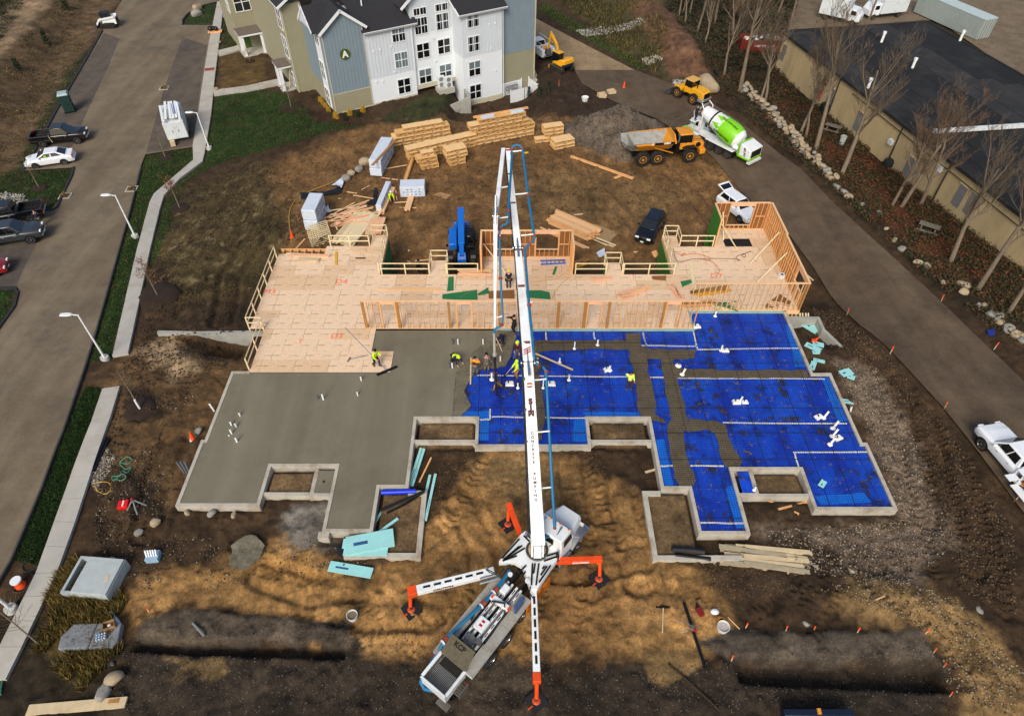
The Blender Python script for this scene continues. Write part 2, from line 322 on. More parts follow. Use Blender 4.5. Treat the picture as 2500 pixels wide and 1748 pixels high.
Z=[(px((560,440),(900,300),(1300,290),(1800,380),(1850,500),(1700,640),(700,640),(420,700),(420,560)),YBROWN,1.5,2),
     (px((450,470),(640,400),(720,560),(640,700),(440,740),(370,700)),WEED,1.5,2.0),
     (px((1250,420),(1560,430),(1700,480),(1560,560),(1250,520)),(118,92,58),1.5,2.5),
     (px((1250,260),(1600,220),(1700,330),(1500,330)),(46,36,27),0.6,1.2),
     (px((270,880),(420,800),(560,840),(600,900),(500,1080),(430,1240),(300,1300),(250,1150)),(92,70,44),0.8,1.5),
     (px((330,850),(420,820),(500,900),(420,930)),PALE,0.6,1.0),
     (px((1075,1240),(1130,1180),(1200,1090),(1290,1100),(1440,1140),(1560,1230),(1600,1340),(1640,1390),(1720,1390),(1780,1480),(1800,1560),(1700,1600),(1480,1600),(1370,1590),(1060,1600),(830,1590),(560,1480),(450,1470),(300,1560),(275,1480),(340,1420),(640,1340),(700,1310),(820,1360),(880,1440),(1000,1350)),SAND,0.5,0.9),
     (px((1200,1200),(1420,1180),(1500,1300),(1560,1400),(1480,1560),(1340,1560),(1360,1400)),(132,98,58),0.7,1.2),
     (px((620,1330),(760,1330),(790,1430),(640,1440)),(168,126,72),0.3,0.4),
     (px((680,1250),(800,1230),(830,1330),(700,1350)),(108,102,92),0.5,0.9),
     (px((1990,1440),(2130,1410),(2230,1430),(2330,1470),(2420,1540),(2500,1640),(2500,1760),(2340,1760),(2345,1680),(2290,1560),(2100,1530),(2030,1500)),SAND2,0.5,1.0),
     (px((2030,880),(2140,900),(2250,1100),(2330,1330),(2200,1440),(1980,1400),(1850,1300),(2200,1270),(2140,1100)),STONY,0.6,1.2),
     (px((1150,1130),(1300,1110),(1420,1200),(1260,1250)),SAND2,0.6,1.2),
     (px((1840,1330),(1960,1300),(2080,1390),(1960,1500),(1830,1440)),(64,50,36),0.6,1.2),
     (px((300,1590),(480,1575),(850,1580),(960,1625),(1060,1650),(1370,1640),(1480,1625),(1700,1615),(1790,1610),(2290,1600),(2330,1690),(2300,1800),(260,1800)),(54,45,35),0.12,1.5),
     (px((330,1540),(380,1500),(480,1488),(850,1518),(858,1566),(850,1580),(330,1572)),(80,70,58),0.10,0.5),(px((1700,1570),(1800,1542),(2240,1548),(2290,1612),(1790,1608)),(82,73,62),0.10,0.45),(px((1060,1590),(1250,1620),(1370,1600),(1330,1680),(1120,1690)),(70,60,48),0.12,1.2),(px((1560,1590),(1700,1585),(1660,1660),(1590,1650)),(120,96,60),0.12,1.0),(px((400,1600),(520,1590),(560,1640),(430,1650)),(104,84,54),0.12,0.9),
     (px((-100,1560),(100,1500),(260,1560),(290,1800),(-100,1800)),(46,38,26),0.6,1.0),
     (px((130,1380),(260,1390),(300,1500),(220,1650),(120,1600)),(92,78,40),0.6,1.0),
     (px((330,640),(400,640),(420,690),(380,750),(330,740)),(50,36,24),0.4,0.4),
     (px((300,940),(380,950),(390,1020),(320,1030)),(50,38,26),0.5,0.8),
     (px((270,1150),(390,1160),(400,1260),(300,1280)),(54,42,28),0.5,0.8),
     (px((640,270),(740,262),(905,306),(800,325)),(58,38,26),0.5,0.7),
     (px((1310,190),(1420,150),(1500,180),(1500,300),(1300,290)),(58,44,31),0.8,1.2),
     (px((1330,-30),(1640,-30),(1720,200),(1640,210),(1500,110)),(72,64,36),0.8,1.4),
     (px((1500,-10),(1590,-10),(1720,120),(1740,200),(1640,190),(1580,90)),RED,0.6,0.9),
     (px((1690,-60),(2600,-60),(2600,820),(2420,800),(2240,660),(2060,490),(1960,400),(1810,280),(1700,150)),WOOD,0.8,1.0),
     (px((1960,280),(2240,440),(2440,660),(2480,760),(2260,640),(2080,470),(1990,390)),LEAF,1.0,1.4),
     (px((-60,60),(100,-40),(200,-40),(60,140),(-60,260)),PALE,0.8,1.2),(px((-60,-60),(90,-60),(40,60),(-60,130)),(40,40,24),0.8,1.4),
     (px((190,-20),(300,-20),(240,80),(60,400),(-60,470),(-60,260),(60,140)),(98,78,54),0.7,1.0)]
col=np.zeros(XX.shape+(3,));col[:]=lin(DARK)
va=fbm(XX,YY,0.22,4,31)[...,None];vb=fbm(XX,YY,1.3,4,77)[...,None]
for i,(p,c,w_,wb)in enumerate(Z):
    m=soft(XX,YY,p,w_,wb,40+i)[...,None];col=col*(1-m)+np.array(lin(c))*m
for i,p in enumerate(LAWN):
    m=soft(XX,YY,p,0.25,0.35,140+i)[...,None];m=m*np.clip(1.3-0.9*ss(0.55,0.75,vb),0,1);col=col*(1-m)+np.array(lin(LCOL[i]))*m
for px_,py_,r,h in PILEW:
    m=ss(1.05,0.8,np.hypot(XX-px_,(YY-py_)*1.1)/r)[...,None];col=col*(1-m)+np.array(lin((104,92,79)))*m
straw=soft(XX,YY,px((450,470),(640,390),(800,500),(640,640),(440,760),(350,720)),1.5,2,9)*ss(0.60,0.72,fbm(XX,YY,1.9,4,55));straw=straw[...,None]*0.55
col=col*(1-straw)+np.array(lin((140,122,86)))*straw
for bp_ in BAYS:
    m=np.where(inpoly(XX,YY,bp_),1.0,0.0)[...,None];col=col*(1-m)+np.array(lin((112,90,62)))*m
vc=fbm(XX,YY,3.2,3,88)[...,None];dk=ss(.55,.7,fbm(XX,YY,.5,5,93))[...,None];lt=ss(.56,.72,fbm(XX,YY,.6,5,97))[...,None]
col=col*(1-.32*dk)*(1+.3*lt);col*=.94*(0.66+0.5*va)*(0.74+0.52*vb)*(.76+.48*vc)
ny,nx=XX.shape
me=bpy.data.meshes.new('ground');me.vertices.add(nx*ny);me.vertices.foreach_set('co',np.stack([XX,YY,ZZ],-1).astype(np.float32).ravel())
ii=(np.arange(ny-1)[:,None]*nx+np.arange(nx-1)[None]).ravel();q=np.stack([ii,ii+1,ii+1+nx,ii+nx],-1).astype(np.int32)
me.loops.add(q.size);me.loops.foreach_set('vertex_index',q.ravel());me.polygons.add(len(q));me.polygons.foreach_set('loop_start',np.arange(0,q.size,4,dtype=np.int32))
me.polygons.foreach_set('use_smooth',np.ones(len(q),bool));me.update(calc_edges=True)
at=me.attributes.new('soil','FLOAT_COLOR','POINT');at.data.foreach_set('color',np.concatenate([col,np.ones(XX.shape+(1,))],-1).astype(np.float32).ravel())
def ground_mat(name,base=None,f1=0.8,bump=0.6,rough=0.95,amt=0.35,tint=None,streak=None,fine=.45):
    m=bpy.data.materials.new(name);m.use_nodes=True;n=m.node_tree;L=n.links.new;b=n.nodes['Principled BSDF'];b.inputs['Roughness'].default_value=rough;b.inputs['Specular IOR Level'].default_value=0.25
    tc=n.nodes.new('ShaderNodeTexCoord');o=tc.outputs['Object']
    if base is None:
        a=n.nodes.new('ShaderNodeAttribute');a.attribute_name='soil';c=a.outputs['Color']
    else:
        rgb=n.nodes.new('ShaderNodeRGB');rgb.outputs[0].default_value=(*lin(base),1);c=rgb.outputs[0]
    def noise(s,d=8,r=0.7,src=None):
        z=n.nodes.new('ShaderNodeTexNoise');z.inputs['Scale'].default_value=s;z.inputs['Detail'].default_value=d;z.inputs['Roughness'].default_value=r;L(src or o,z.inputs[0]);return z.outputs[0]
    def rng(s,a,b_,c_,d_):
        r=n.nodes.new('ShaderNodeMapRange');L(s,r.inputs[0]);r.inputs[1].default_value=a;r.inputs[2].default_value=b_;r.inputs[3].default_value=c_;r.inputs[4].default_value=d_;return r.outputs[0]
    def mixc(f,c0,c1):
        k=n.nodes.new('ShaderNodeMix');k.data_type='RGBA';L(f,k.inputs[0]);L(c0,k.inputs[6])
        if isinstance(c1,tuple):k.inputs[7].default_value=(*lin(c1),1)
        else:L(c1,k.inputs[7])
        return k.outputs[2]
    def scl(c0,f):
        k=n.nodes.new('ShaderNodeVectorMath');k.operation='SCALE';L(c0,k.inputs[0]);L(f,k.inputs['Scale']);return k.outputs[0]
    if streak:
        mp=n.nodes.new('ShaderNodeMapping');mp.inputs['Rotation'].default_value=(0,0,streak[0]);mp.inputs['Scale'].default_value=(1,0.06,1);L(o,mp.inputs[0])
        c=mixc(rng(noise(0.45,6,0.6,mp.outputs[0]),0.42,0.66,0,0.85),c,streak[1])
        c=mixc(rng(noise(0.16,7,0.75),0.5,0.7,0,0.6),c,streak[2])
    if tint:c=mixc(rng(noise(0.35,8,0.75),0.52,0.7,0,0.7),c,tint)
    c=scl(c,rng(noise(f1,10,0.75),0.36,0.64,1-amt,1+amt));c=scl(c,rng(noise(5,6,0.85),0.32,0.68,1-fine,1+fine));c=scl(c,rng(noise(19,3,0.8),0.3,0.7,1-fine*.7,1+fine*.7))
    L(c,b.inputs['Base Color'])
    bp=n.nodes.new('ShaderNodeBump');bp.inputs['Strength'].default_value=bump;bp.inputs['Distance'].default_value=0.05
    ad=n.nodes.new('ShaderNodeMath');ad.operation='MULTIPLY_ADD';L(noise(3.0,5,0.6),ad.inputs[0]);ad.inputs[1].default_value=1.0;L(rng(noise(14,3,0.6),0,1,0,0.35),ad.inputs[2])
    L(ad.outputs[0],bp.inputs['Height']);L(bp.outputs[0],b.inputs['Normal']);return m
me.materials.append(ground_mat('soil',bump=1.0,amt=.4,fine=.5));gnd=bpy.data.objects.new('ground',me);COL.objects.link(gnd);tag(gnd,kind='structure')
# ---------------------------------------------------------------- roads as draped sheets
from mathutils.geometry import delaunay_2d_cdt
def drape(name,poly,m,off=0.03,step=1.2,zf=None):
    P=[]
    for i in range(len(poly)):
        a=Vector(poly[i]);b=Vector(poly[(i+1)% len(poly)]);k=max(1,int((b-a).length/step))
        P+=[a.lerp(b,j/k)for j in range(k)]
    nb=len(P);xs=[p.x for p in P];ys=[p.y for p in P]
    X,Y=np.meshgrid(np.arange(min(xs),max(xs),step),np.arange(min(ys),max(ys),step));k=inpoly(X,Y,poly)&(dpoly(X,Y,poly)>step*0.4)
    P+=[Vector((a,b))for a,b in zip(X[k],Y[k])]
    r=delaunay_2d_cdt(P,[(i,(i+1)% nb)for i in range(nb)],[],1,1e-4)
    vx=np.array([v[:]for v in r[0]]);zz=(hs(vx[:,0],vx[:,1])if zf is None else zf(vx[:,0],vx[:,1]))+off
    b=B();b.add([(x,y,z)for(x,y),z in zip(vx,zz)],[tuple(f)for f in r[2]]);o=b.build(name,m);o.data.shade_smooth();return o
asph=ground_mat('worn_asphalt',(108,95,77),0.5,0.12,0.9,0.16,streak=(0.12,(124,112,92),(80,74,67)),fine=.12)
tag(drape('west_road',RW,asph),kind='structure')
tag(drape('east_road',RE,ground_mat('dark_asphalt',(86,72,57),0.5,0.2,0.9,0.22,streak=(0.30,(100,86,68),(54,45,38)),fine=.15)),kind='structure')
tag(drape('gravel_road',RG,ground_mat('gravel_road',(134,114,86),0.5,0.3,0.95,0.18,streak=(0.6,(150,130,100),(110,92,70)))),kind='structure')
tag(drape('warehouse_yard',YARD,ground_mat('yard_dirt',(112,98,80),0.5,0.3,0.95,0.2,tint=(78,62,46))),kind='structure')
bay_m=ground_mat('bay_asphalt',(84,76,68),0.6,0.12,0.9,0.22,streak=(0.12,(98,88,76),(60,56,54)),fine=.14)
for bp_ in([(446,92),(506,112),(492,196),(480,280),(468,357),(357,374),(378,300),(400,220),(425,150)],[(-40,530),(96,524),(88,600),(62,650),(40,700),(-40,700)],[(254,82),(292,96),(262,170),(215,270),(176,360),(150,404),(62,414),(140,272)]):tag(drape('parking_bay',GP(bp_),bay_m,.036),kind='structure')
# kerbs
def strip(name,pts,w,h,m,off=0.0):
    b=B();P=[G(*p)for p in pts];Q=[]
    for i in range(len(P)-1):
        k=max(1,int((P[i+1]-P[i]).length/2));Q+=[P[i].lerp(P[i+1],j/k)for j in range(k)]
    Q.append(P[-1]);rings=[]
    for i,p in enumerate(Q):
        d=(Q[min(i+1,len(Q)-1)]-Q[max(i-1,0)]);n_=Vector((-d.y,d.x,0)).normalized()*w/2;z=float(hs(p.x,p.y))
        rings.append([(p.x-n_.x,p.y-n_.y,z-0.1),(p.x+n_.x,p.y+n_.y,z-0.1),(p.x+n_.x*.7,p.y+n_.y*.7,z+h),(p.x-n_.x*.7,p.y-n_.y*.7,z+h)])
    b.loft(rings);return tag(b.build(name,m),kind='structure')
kerb_m=mat('kerb_asphalt',(40,40,42),0.85,var=0.25,scale=2,bump=0.3)
strip('west_kerb',[(250,77),(200,165),(140,268),(56,418)],0.35,0.16,kerb_m)
strip('island_kerb',[(180,410),(176,430),(152,480),(140,508),(128,514),(105,514)],0.3,0.15,kerb_m)
strip('corner_kerb',[(-20,706),(36,704),(44,716),(36,750),(0,800),(-40,860)],0.3,0.15,kerb_m)
strip('east_kerb',[(345,410),(317,519),(271,683),(233,818),(207,900),(156,1050),(103,1190),(28,1367),(-20,1450)],0.16,0.10,mat('kerb_grey',(58,58,56),0.85,var=0.2,scale=2))
strip('turf_kerb',[(518,62),(446,62),(446,50),(460,34),(500,14),(524,8)],0.25,0.12,kerb_m)
# sidewalks: every slab its own piece
conc=mat('sidewalk_concrete',(172,168,158),0.85,var=0.10,scale=0.9,dirt=(136,116,90),dirt_amt=0.45,bump=0.12,bscale=30)
def sidewalk(name,Lp,Rp,ln=1.55):
    root=tag(thing(name,None,None),kind='structure')
    Lw=[Vector(G(*p))for p in Lp];Rw=[Vector(G(*p))for p in Rp]
    for i in range(len(Lw)-1):
        k=max(1,round((Lw[i+1]-Lw[i]).length/ln))
        for j in range(k):
            a,b_=Lw[i].lerp(Lw[i+1],(j+.004)/k),Lw[i].lerp(Lw[i+1],(j+.988)/k);c,d=Rw[i].lerp(Rw[i+1],(j+.988)/k),Rw[i].lerp(Rw[i+1],(j+.004)/k)
            t=random.uniform(0.085,0.105);b=B();V=[(p.x,p.y,float(hs(p.x,p.y))+t)for p in(a,b_,c,d)]
            b.add([(x,y,z-0.25)for x,y,z in V]+V,[(0,1,2,3),(7,6,5,4),(4,5,1,0),(5,6,2,1),(6,7,3,2),(7,4,0,3)]);b.build('paving_slab',conc,root)
    return root
sidewalk('north_sidewalk',[(531,5),(510,106),(496,196),(484,280),(471,360),(472,392),(419,438),(377,474),(366,495),(335,611),(308,728),(275,871)],[(547,5),(535,106),(524,196),(516,280),(505,345),(495,395),(440,437),(401,478),(391,510),(366,614),(344,722),(313,864)])
sidewalk('south_sidewalk',[(251,950),(224,1031),(134,1274),(89,1400),(0,1580),(-40,1660)],[(293,944),(271,1018),(184,1277),(140,1400),(55,1580),(15,1660)])
sidewalk('entrance_path',[(521,222),(600,212),(690,192)],[(522,234),(600,224),(700,204)])
sidewalk('porch_path',[(533,125),(570,116),(612,103)],[(534,137),(570,128),(618,112)])
# ---------------------------------------------------------------- foundation, slab, membrane
found_m=mat('foundation_concrete',(176,170,156),0.9,var=0.12,scale=1.6,dirt=(116,92,62),dirt_amt=0.75,bump=0.25,bscale=18)
wall_m=mat('retaining_concrete',(150,150,142),0.9,var=0.18,scale=0.8,dirt=(92,90,80),dirt_amt=0.7,bump=0.15)
def wallpath(b,pts,w,z0,z1,side=1):
    "mitred wall of width w; pts is the outer line, the wall lies to its left (side=1)"
    P=[Vector(p)for p in pts];rings=[]
    for i,p in enumerate(P):
        ns=[]
        if i>0:d=(P[i]-P[i-1]).normalized();ns.append(Vector((-d.y,d.x)))
        if i<len(P)-1:d=(P[i+1]-P[i]).normalized();ns.append(Vector((-d.y,d.x)))
        n_=sum(ns,Vector((0,0))).normalized();k=w/max(0.3,n_.dot(ns[0]))*side;q=p+n_*k
        za,zb=(z0[i]if isinstance(z0,(list,tuple))else z0),(z1[i]if isinstance(z1,(list,tuple))else z1)
        rings.append([(p.x,p.y,za),(q.x,q.y,za),(q.x,q.y,zb),(p.x,p.y,zb)])
    b.loft(rings)
OUT_L=[(-18.35,32.42),(-19.65,32.42),(-19.65,26.37),(-19.88,26.37),(-19.88,21.45),(-14.85,21.45),(-14.85,24.3),(-10.8,24.3),(-10.8,19.75),(-7.85,19.75),(-7.85,22.75),(-6.1,22.75),(-6.1,28.1),(-2.15,28.1),(-2.15,25.8),(1.6,25.8)]
OUT_R=[(1.6,25.8),(5.33,25.8),(5.33,28.1),(9.3,28.1),(9.3,22.65),(11.0,22.65),(11.0,19.6),(14.0,19.6),(14.0,24.05),(18.2,24.05),(18.2,21.2),(23.15,21.2),(23.15,26.15),(22.85,26.15),(22.85,32.25),(21.58,32.25),(21.5,38.7)]
fd=thing('foundation','concrete foundation walls with rough pale tops stepping round the new floor slab','foundation',(0,0,0))
b=B();wallpath(b,OUT_L,0.21,-0.9,0.03);wallpath(b,OUT_R,0.21,-0.9,0.03);b.build('perimeter_wall',found_m,fd)
for pts,z1 in(([(-2.15,26.2),(-6.1,26.2)],-0.03),([(9.3,26.2),(5.33,26.2)],-0.03),([(-14.85,22.25),(-12.05,22.25)],-0.05),([(15.2,22.15),(18.2,22.15)],-0.05),([(-6.1,22.62),(-4.95,22.62),(-4.95,18.2),(-9.3,18.2)],-0.1),([(13.2,18.05),(8.15,18.05),(8.15,22.6),(9.25,22.6)],-0.1)):
    b=B();wallpath(b,pts,0.22 if len(pts)==2 else 0.3,-0.8,z1,1 if pts[0][0]<pts[-1][0]else-1);b.build('bay_wall',found_m,fd)
for x0,x1 in((-12.05,-10.82),(14.02,15.2)):
    b=B();wallpath(b,[(x0+0.0,24.05),(x0,22.15),(x1,22.15)]if x0<0 else[(x0,22.15),(x1,22.15),(x1,24.0)],0.24,-0.8,-0.01);b.build('pit_wall',found_m,fd)
for x0,x1 in((-10.98,-10.35),(-8.15,-7.75)):b=B();b.bx(x0,x1,19.38,19.75,-0.9,0.01);b.build('corner_pier',found_m,fd)
def zone(k,pts,z):
    a,c,s={'A':(400,720,.4112),'B':(1080,720,.29915),'C':(1500,740,.42363)}[k];return[PZ(a+x*s,c+y*s,z)for x,y in pts]
def sheet(b,poly,z,step=0.45,amp=0.0,rag=0.0,seed=1,thick=0.0):
    P=[]
    for i in range(len(poly)):
        a=Vector(poly[i]);c=Vector(poly[(i+1)% len(poly)]);k=max(1,int((c-a).length/step));P+=[a.lerp(c,j/k)for j in range(k)]
    if rag:P=[Vector((p.x+(fbm(np.array([p.x*1.0]),np.array([p.y]),1.6,3,seed)[0]-.5)*rag,p.y+(fbm(np.array([p.x]),np.array([p.y+50.]),1.6,3,seed)[0]-.5)*rag))for p in P]
    nb=len(P);pl=[tuple(p)for p in P];xs=[p.x for p in P];ys=[p.y for p in P]
    X,Y=np.meshgrid(np.arange(min(xs),max(xs),step),np.arange(min(ys),max(ys),step));kk=inpoly(X,Y,pl)&(dpoly(X,Y,pl)>step*.4)
    P=P+[Vector((p,q))for p,q in zip(X[kk],Y[kk])]
    r=delaunay_2d_cdt(P,[(i,(i+1)% nb)for i in range(nb)],[],1,1e-4);vx=np.array([v[:]for v in r[0]])
    zz=z+amp*(fbm(vx[:,0],vx[:,1],1.4,4,seed)-.5)*2
    b.add([(p,q,t)for(p,q),t in zip(vx,zz)],[tuple(f)for f in r[2]])
    if thick:b.add([(p.x,p.y,z+.005*0)for p in P[:nb]]+[(p.x,p.y,z-thick)for p in P[:nb]],[(i,(i+1)% nb,(i+1)% nb+nb,i+nb)for i in range(nb)])
front=zone('B',[(590,285),(602,350),(575,420),(560,500),(520,575),(440,590),(330,600),(262,640),(215,700),(180,780),(210,850),(235,900),(172,960),(150,1000)],0)
LS=[(-19.66,21.68),(-15.07,21.68),(-15.07,24.52),(-12.6,24.52),(-12.6,24.5),(-10.57,24.5),(-10.57,19.98),(-8.07,19.98),(-8.07,22.98),(-6.33,22.98),(-6.33,28.33)]
LT=[(-9.95,36.62),(-9.95,34.38),(-8.34,34.38),(-8.34,32.28),(-19.43,32.28),(-19.43,26.6),(-19.66,26.6)]
slab=thing('concrete_slab','wet grey freshly poured floor slab, smooth on the left and rough at its pouring edge','concrete slab')
wetc=ground_mat('wet_concrete',(112,106,88),0.35,0.05,0.42,0.06,streak=(1.3,(124,118,100),(94,89,73)),fine=.06)
rough_c=ground_mat('rough_concrete',(104,98,81),1.2,0.7,0.55,0.22,fine=.3)
edge=zone('B',[(470,280),(250,470),(110,640),(95,830),(85,1000)],0)
b=B();sheet(b,LS+[(edge[-1][0],28.33)]+edge[::-1][:-1]+[(edge[0][0],36.62)]+LT,0.0,1.2,thick=0.14);b.build('smooth_slab',wetc,slab)
b=B();sheet(b,edge+[(edge[-1][0],28.34)]+[(front[-1][0],28.34)]+front[::-1],0.0,0.16,0.06,0.12,3,thick=0.18);b.build('rough_pour',rough_c,slab).data.shade_smooth()
b=B();sheet(b,[(-11.85,22.42),(-10.83,22.42),(-10.83,24.02),(-11.85,24.02)],-0.03,0.6);b.build('pit_slab',wetc,slab)
b=B();b.cyl((-11.35,23.2,-0.03),(-11.35,23.2,0.0),0.07);b.build('drain',mat('black_plastic',(16,16,17),0.45),slab)
# the membrane
mem_c=bpy.data.materials.new('membrane_plastic');mem_c.use_nodes=True;n=mem_c.node_tree;L=n.links.new;bs=n.nodes['Principled BSDF']
tc=n.nodes.new('ShaderNodeTexCoord')
def nmap(s,d,lo,hi,a,c_,st=None):
    z=n.nodes.new('ShaderNodeTexNoise');z.inputs['Scale'].default_value=s;z.inputs['Detail'].default_value=d;z.inputs['Roughness'].default_value=0.65
    src=tc.outputs['Object']
    if st:mp=n.nodes.new('ShaderNodeMapping');mp.inputs['Scale'].default_value=st;L(src,mp.inputs[0]);src=mp.outputs[0]
    L(src,z.inputs[0]);r=n.nodes.new('ShaderNodeMapRange');L(z.outputs[0],r.inputs[0])
    for i,v in((1,lo),(2,hi),(3,a),(4,c_)):r.inputs[i].default_value=v
    return r.outputs[0]
def nmix(f,a,c_):
    k=n.nodes.new('ShaderNodeMix');k.data_type='RGBA';L(f,k.inputs[0])
    for i,q in((6,a),(7,c_)):
        if isinstance(q,tuple):k.inputs[i].default_value=(*lin(q),1)
        else:L(q,k.inputs[i])
    return k.outputs[2]
c=nmix(nmap(0.5,5,.38,.64,0,1,(1,.35,1)),(7,52,178),(16,84,218))
c=nmix(nmap(0.7,7,.53,.66,0,.8),c,(8,26,84));c=nmix(nmap(0.45,6,.56,.70,0,.5,(.4,1,1)),c,(36,110,214))
c=nmix(nmap(.8,8,.565,.63,0,.85),c,(46,42,36));c=nmix(nmap(3.2,6,.61,.65,0,.85),c,(128,108,84))
L(c,bs.inputs['Base Color']);bs.inputs['Roughness'].default_value=0.42;bp=n.nodes.new('ShaderNodeBump');bp.inputs['Strength'].default_value=0.6;bp.inputs['Distance'].default_value=0.1
L(nmap(1.6,6,0,1,0,1,(1,.3,1)),bp.inputs['Height']);L(bp.outputs[0],bs.inputs['Normal'])
ML=[(-4.9,28.3),(-1.93,28.3),(-1.93,26.02),(5.11,26.02),(5.11,28.32),(9.52,28.32),(9.52,22.87),(11.22,22.87),(11.22,19.82),(13.78,19.82),(13.78,24.27),(18.42,24.27),(18.42,21.42),(22.93,21.42),(22.93,25.93),(22.63,25.93),(22.63,32.03),(21.36,32.03),(21.28,38.6),(13.98,38.6),(13.98,36.6),(-1.0,36.6)]
mb=thing('vapour_barrier','blue plastic membrane taped in white under wire mesh, waiting for concrete','membrane')
b=B();sheet(b,ML,-0.125,0.3,0.03,0,8);b.build('blue_sheet',mem_c,mb).data.shade_smooth()
b=B();sheet(b,[(14.24,22.4),(14.96,22.4),(14.96,23.98),(14.24,23.98)],-0.08,0.5);b.build('blue_sheet',mem_c,mb)
lb=mat('light_blue_sheet',(16,110,222),0.4,var=0.15,scale=1.5,dirt=(60,70,90),dirt_amt=0.5,bump=0.2,bscale=6)
for k,p in(('B',[(170,945),(385,945),(385,1012),(155,1012)]),('B',[(292,1010),(380,1018),(380,1190),(292,1190)]),('B',[(1075,1015),(1180,1005),(1190,1195),(1060,1195)]),('B',[(1145,955),(1600,955),(1620,1003),(1185,1006)]),('C',[(1195,440),(1235,430),(1340,680),(1290,690)]),('C',[(235,790),(290,780),(340,1055),(275,1055)]),('C',[(985,130),(1015,110),(1100,370),(1040,370)]),('C',[(640,1060),(700,1040),(765,1300),(700,1300)]),('C',[(1150,1110),(1440,1090),(1480,1150),(1190,1160)])):
    b=B();sheet(b,zone(k,p,-0.09),-0.086,0.6,0.006,0.15,5);b.build('underlay_sheet',lb,mb)
tape=mat('white_tape',(226,226,222),0.5,var=0.06,scale=4,dirt=(150,140,120),dirt_amt=0.4)
for k,segs in(('C',[((165,168),(185,245)),((155,245),(480,248)),((455,165),(480,268)),((475,268),(1072,260)),((365,432),(1215,436)),((625,688),(1340,693)),((1030,860),(1460,857)),((1040,862),(1065,955)),((190,427),(285,428)),((255,938),(350,936)),((437,936),(630,938)),((485,1265),(755,1267))]),
                ('B',[((845,304),(850,370)),((1235,304),(1245,362)),((280,655),(665,658)),((790,662),(1565,667)),((400,995),(675,998)),((390,930),(390,1012)),((295,1015),(390,1016)),((820,998),(1185,1002))])):
    for p,q_ in segs:
        b=B();p,q_=zone(k,[p,q_],-0.07);m_=[Vector((*p,-0.076)).lerp(Vector((*q_,-0.076)),t)for t in(0,.33,.66,1)]
        for i in(1,2):m_[i]+=Vector((random.uniform(-.03,.03),random.uniform(-.03,.03),0))
        for i in range(3):b.beam(m_[i],m_[i+1],0.11,0.006)
        b.build('tape_strip',tape,mb)
for z0 in([(0,212),(68,215),(65,175),(145,175),(160,250),(205,265),(470,270),(460,320),(345,325),(340,350),(370,378),(660,385),(1112,385),(1120,430),(365,432),(375,500),(400,580),(425,670),(560,672),(640,700),(665,780),(700,850),(735,910),(720,945),(640,945),(620,910),(600,830),(580,760),(550,735),(400,740),(405,830),(430,920),(460,1010),(455,1052),(380,1052),(350,1010),(320,870),(300,700),(330,670),(310,590),(290,470),(265,325),(185,325),(205,440),(240,570),(230,640),(300,680),(290,690),(155,662),(130,590),(125,480),(105,380),(80,270),(0,268)],):
    b=B();sheet(b,zone('C',z0,-0.05),-0.04,0.22,0.012,0.25,6);b.build('concrete_strip',ground_mat('strip_concrete',(94,84,66),1.2,0.35,0.7,0.2,fine=.2),mb).data.shade_smooth()
for z0 in([(752,372),(1425,372),(1425,445),(1250,440),(800,462),(790,640),(825,820),(832,1000),(812,1185),(692,1185),(682,900),(668,600)],):
    b=B();sheet(b,zone('B',z0,-0.05),-0.04,0.22,0.012,0.2,7);b.build('concrete_strip',MATS.get('x')or bpy.data.materials['strip_concrete'],mb).data.shade_smooth()
# wire mesh: bars clipped to the membrane
def spans(poly,c,ax):
    h=[]
    for i in range(len(poly)):
        p,q_=poly[i],poly[(i+1)% len(poly)];a,d=p[1-ax],q_[1-ax]
        if(a>c)!=(d>c):h.append(p[ax]+(c-a)/(d-a)*(q_[ax]-p[ax]))
    h.sort();return list(zip(h[::2],h[1::2]))
b=B();t=0.0048
for c in np.arange(19.7,38.6,0.153):
    for x0,x1 in spans(ML,c,0):b.bx(x0+.03,x1-.03,c-t,c+t,-0.032,-0.022)
for c in np.arange(-4.8,22.9,0.153):
    for y0,y1 in spans(ML,c,1):b.bx(c-t,c+t,y0+.03,y1-.03,-0.042,-0.032)
for c in np.arange(-3.6,22.8,1.52):       # doubled bars where the mats lap
    for y0,y1 in spans(ML,c,1):b.bx(c+.04,c+.062,y0+.03,y1-.03,-0.042,-0.026)
for c in np.arange(20.6,38.5,2.1):
    for x0,x1 in spans(ML,c,0):b.bx(x0+.03,x1-.03,c+.05,c+.07,-0.032,-0.018)
tag(b.build('wire_mesh',mat('rusty_wire',(30,28,30),0.7),mb),kind='stuff')
b=B()
for c in np.arange(7.1,9.05,0.2):b.bx(c-.006,c+.006,26.3,27.9,-0.12,-0.108)
for c in np.arange(26.35,27.9,0.2):b.bx(7.0,9.05,c-.006,c+.006,-0.108,-0.096)
tag(b.build('bay_mesh',MATS['rusty_wire'],fd),kind='stuff')
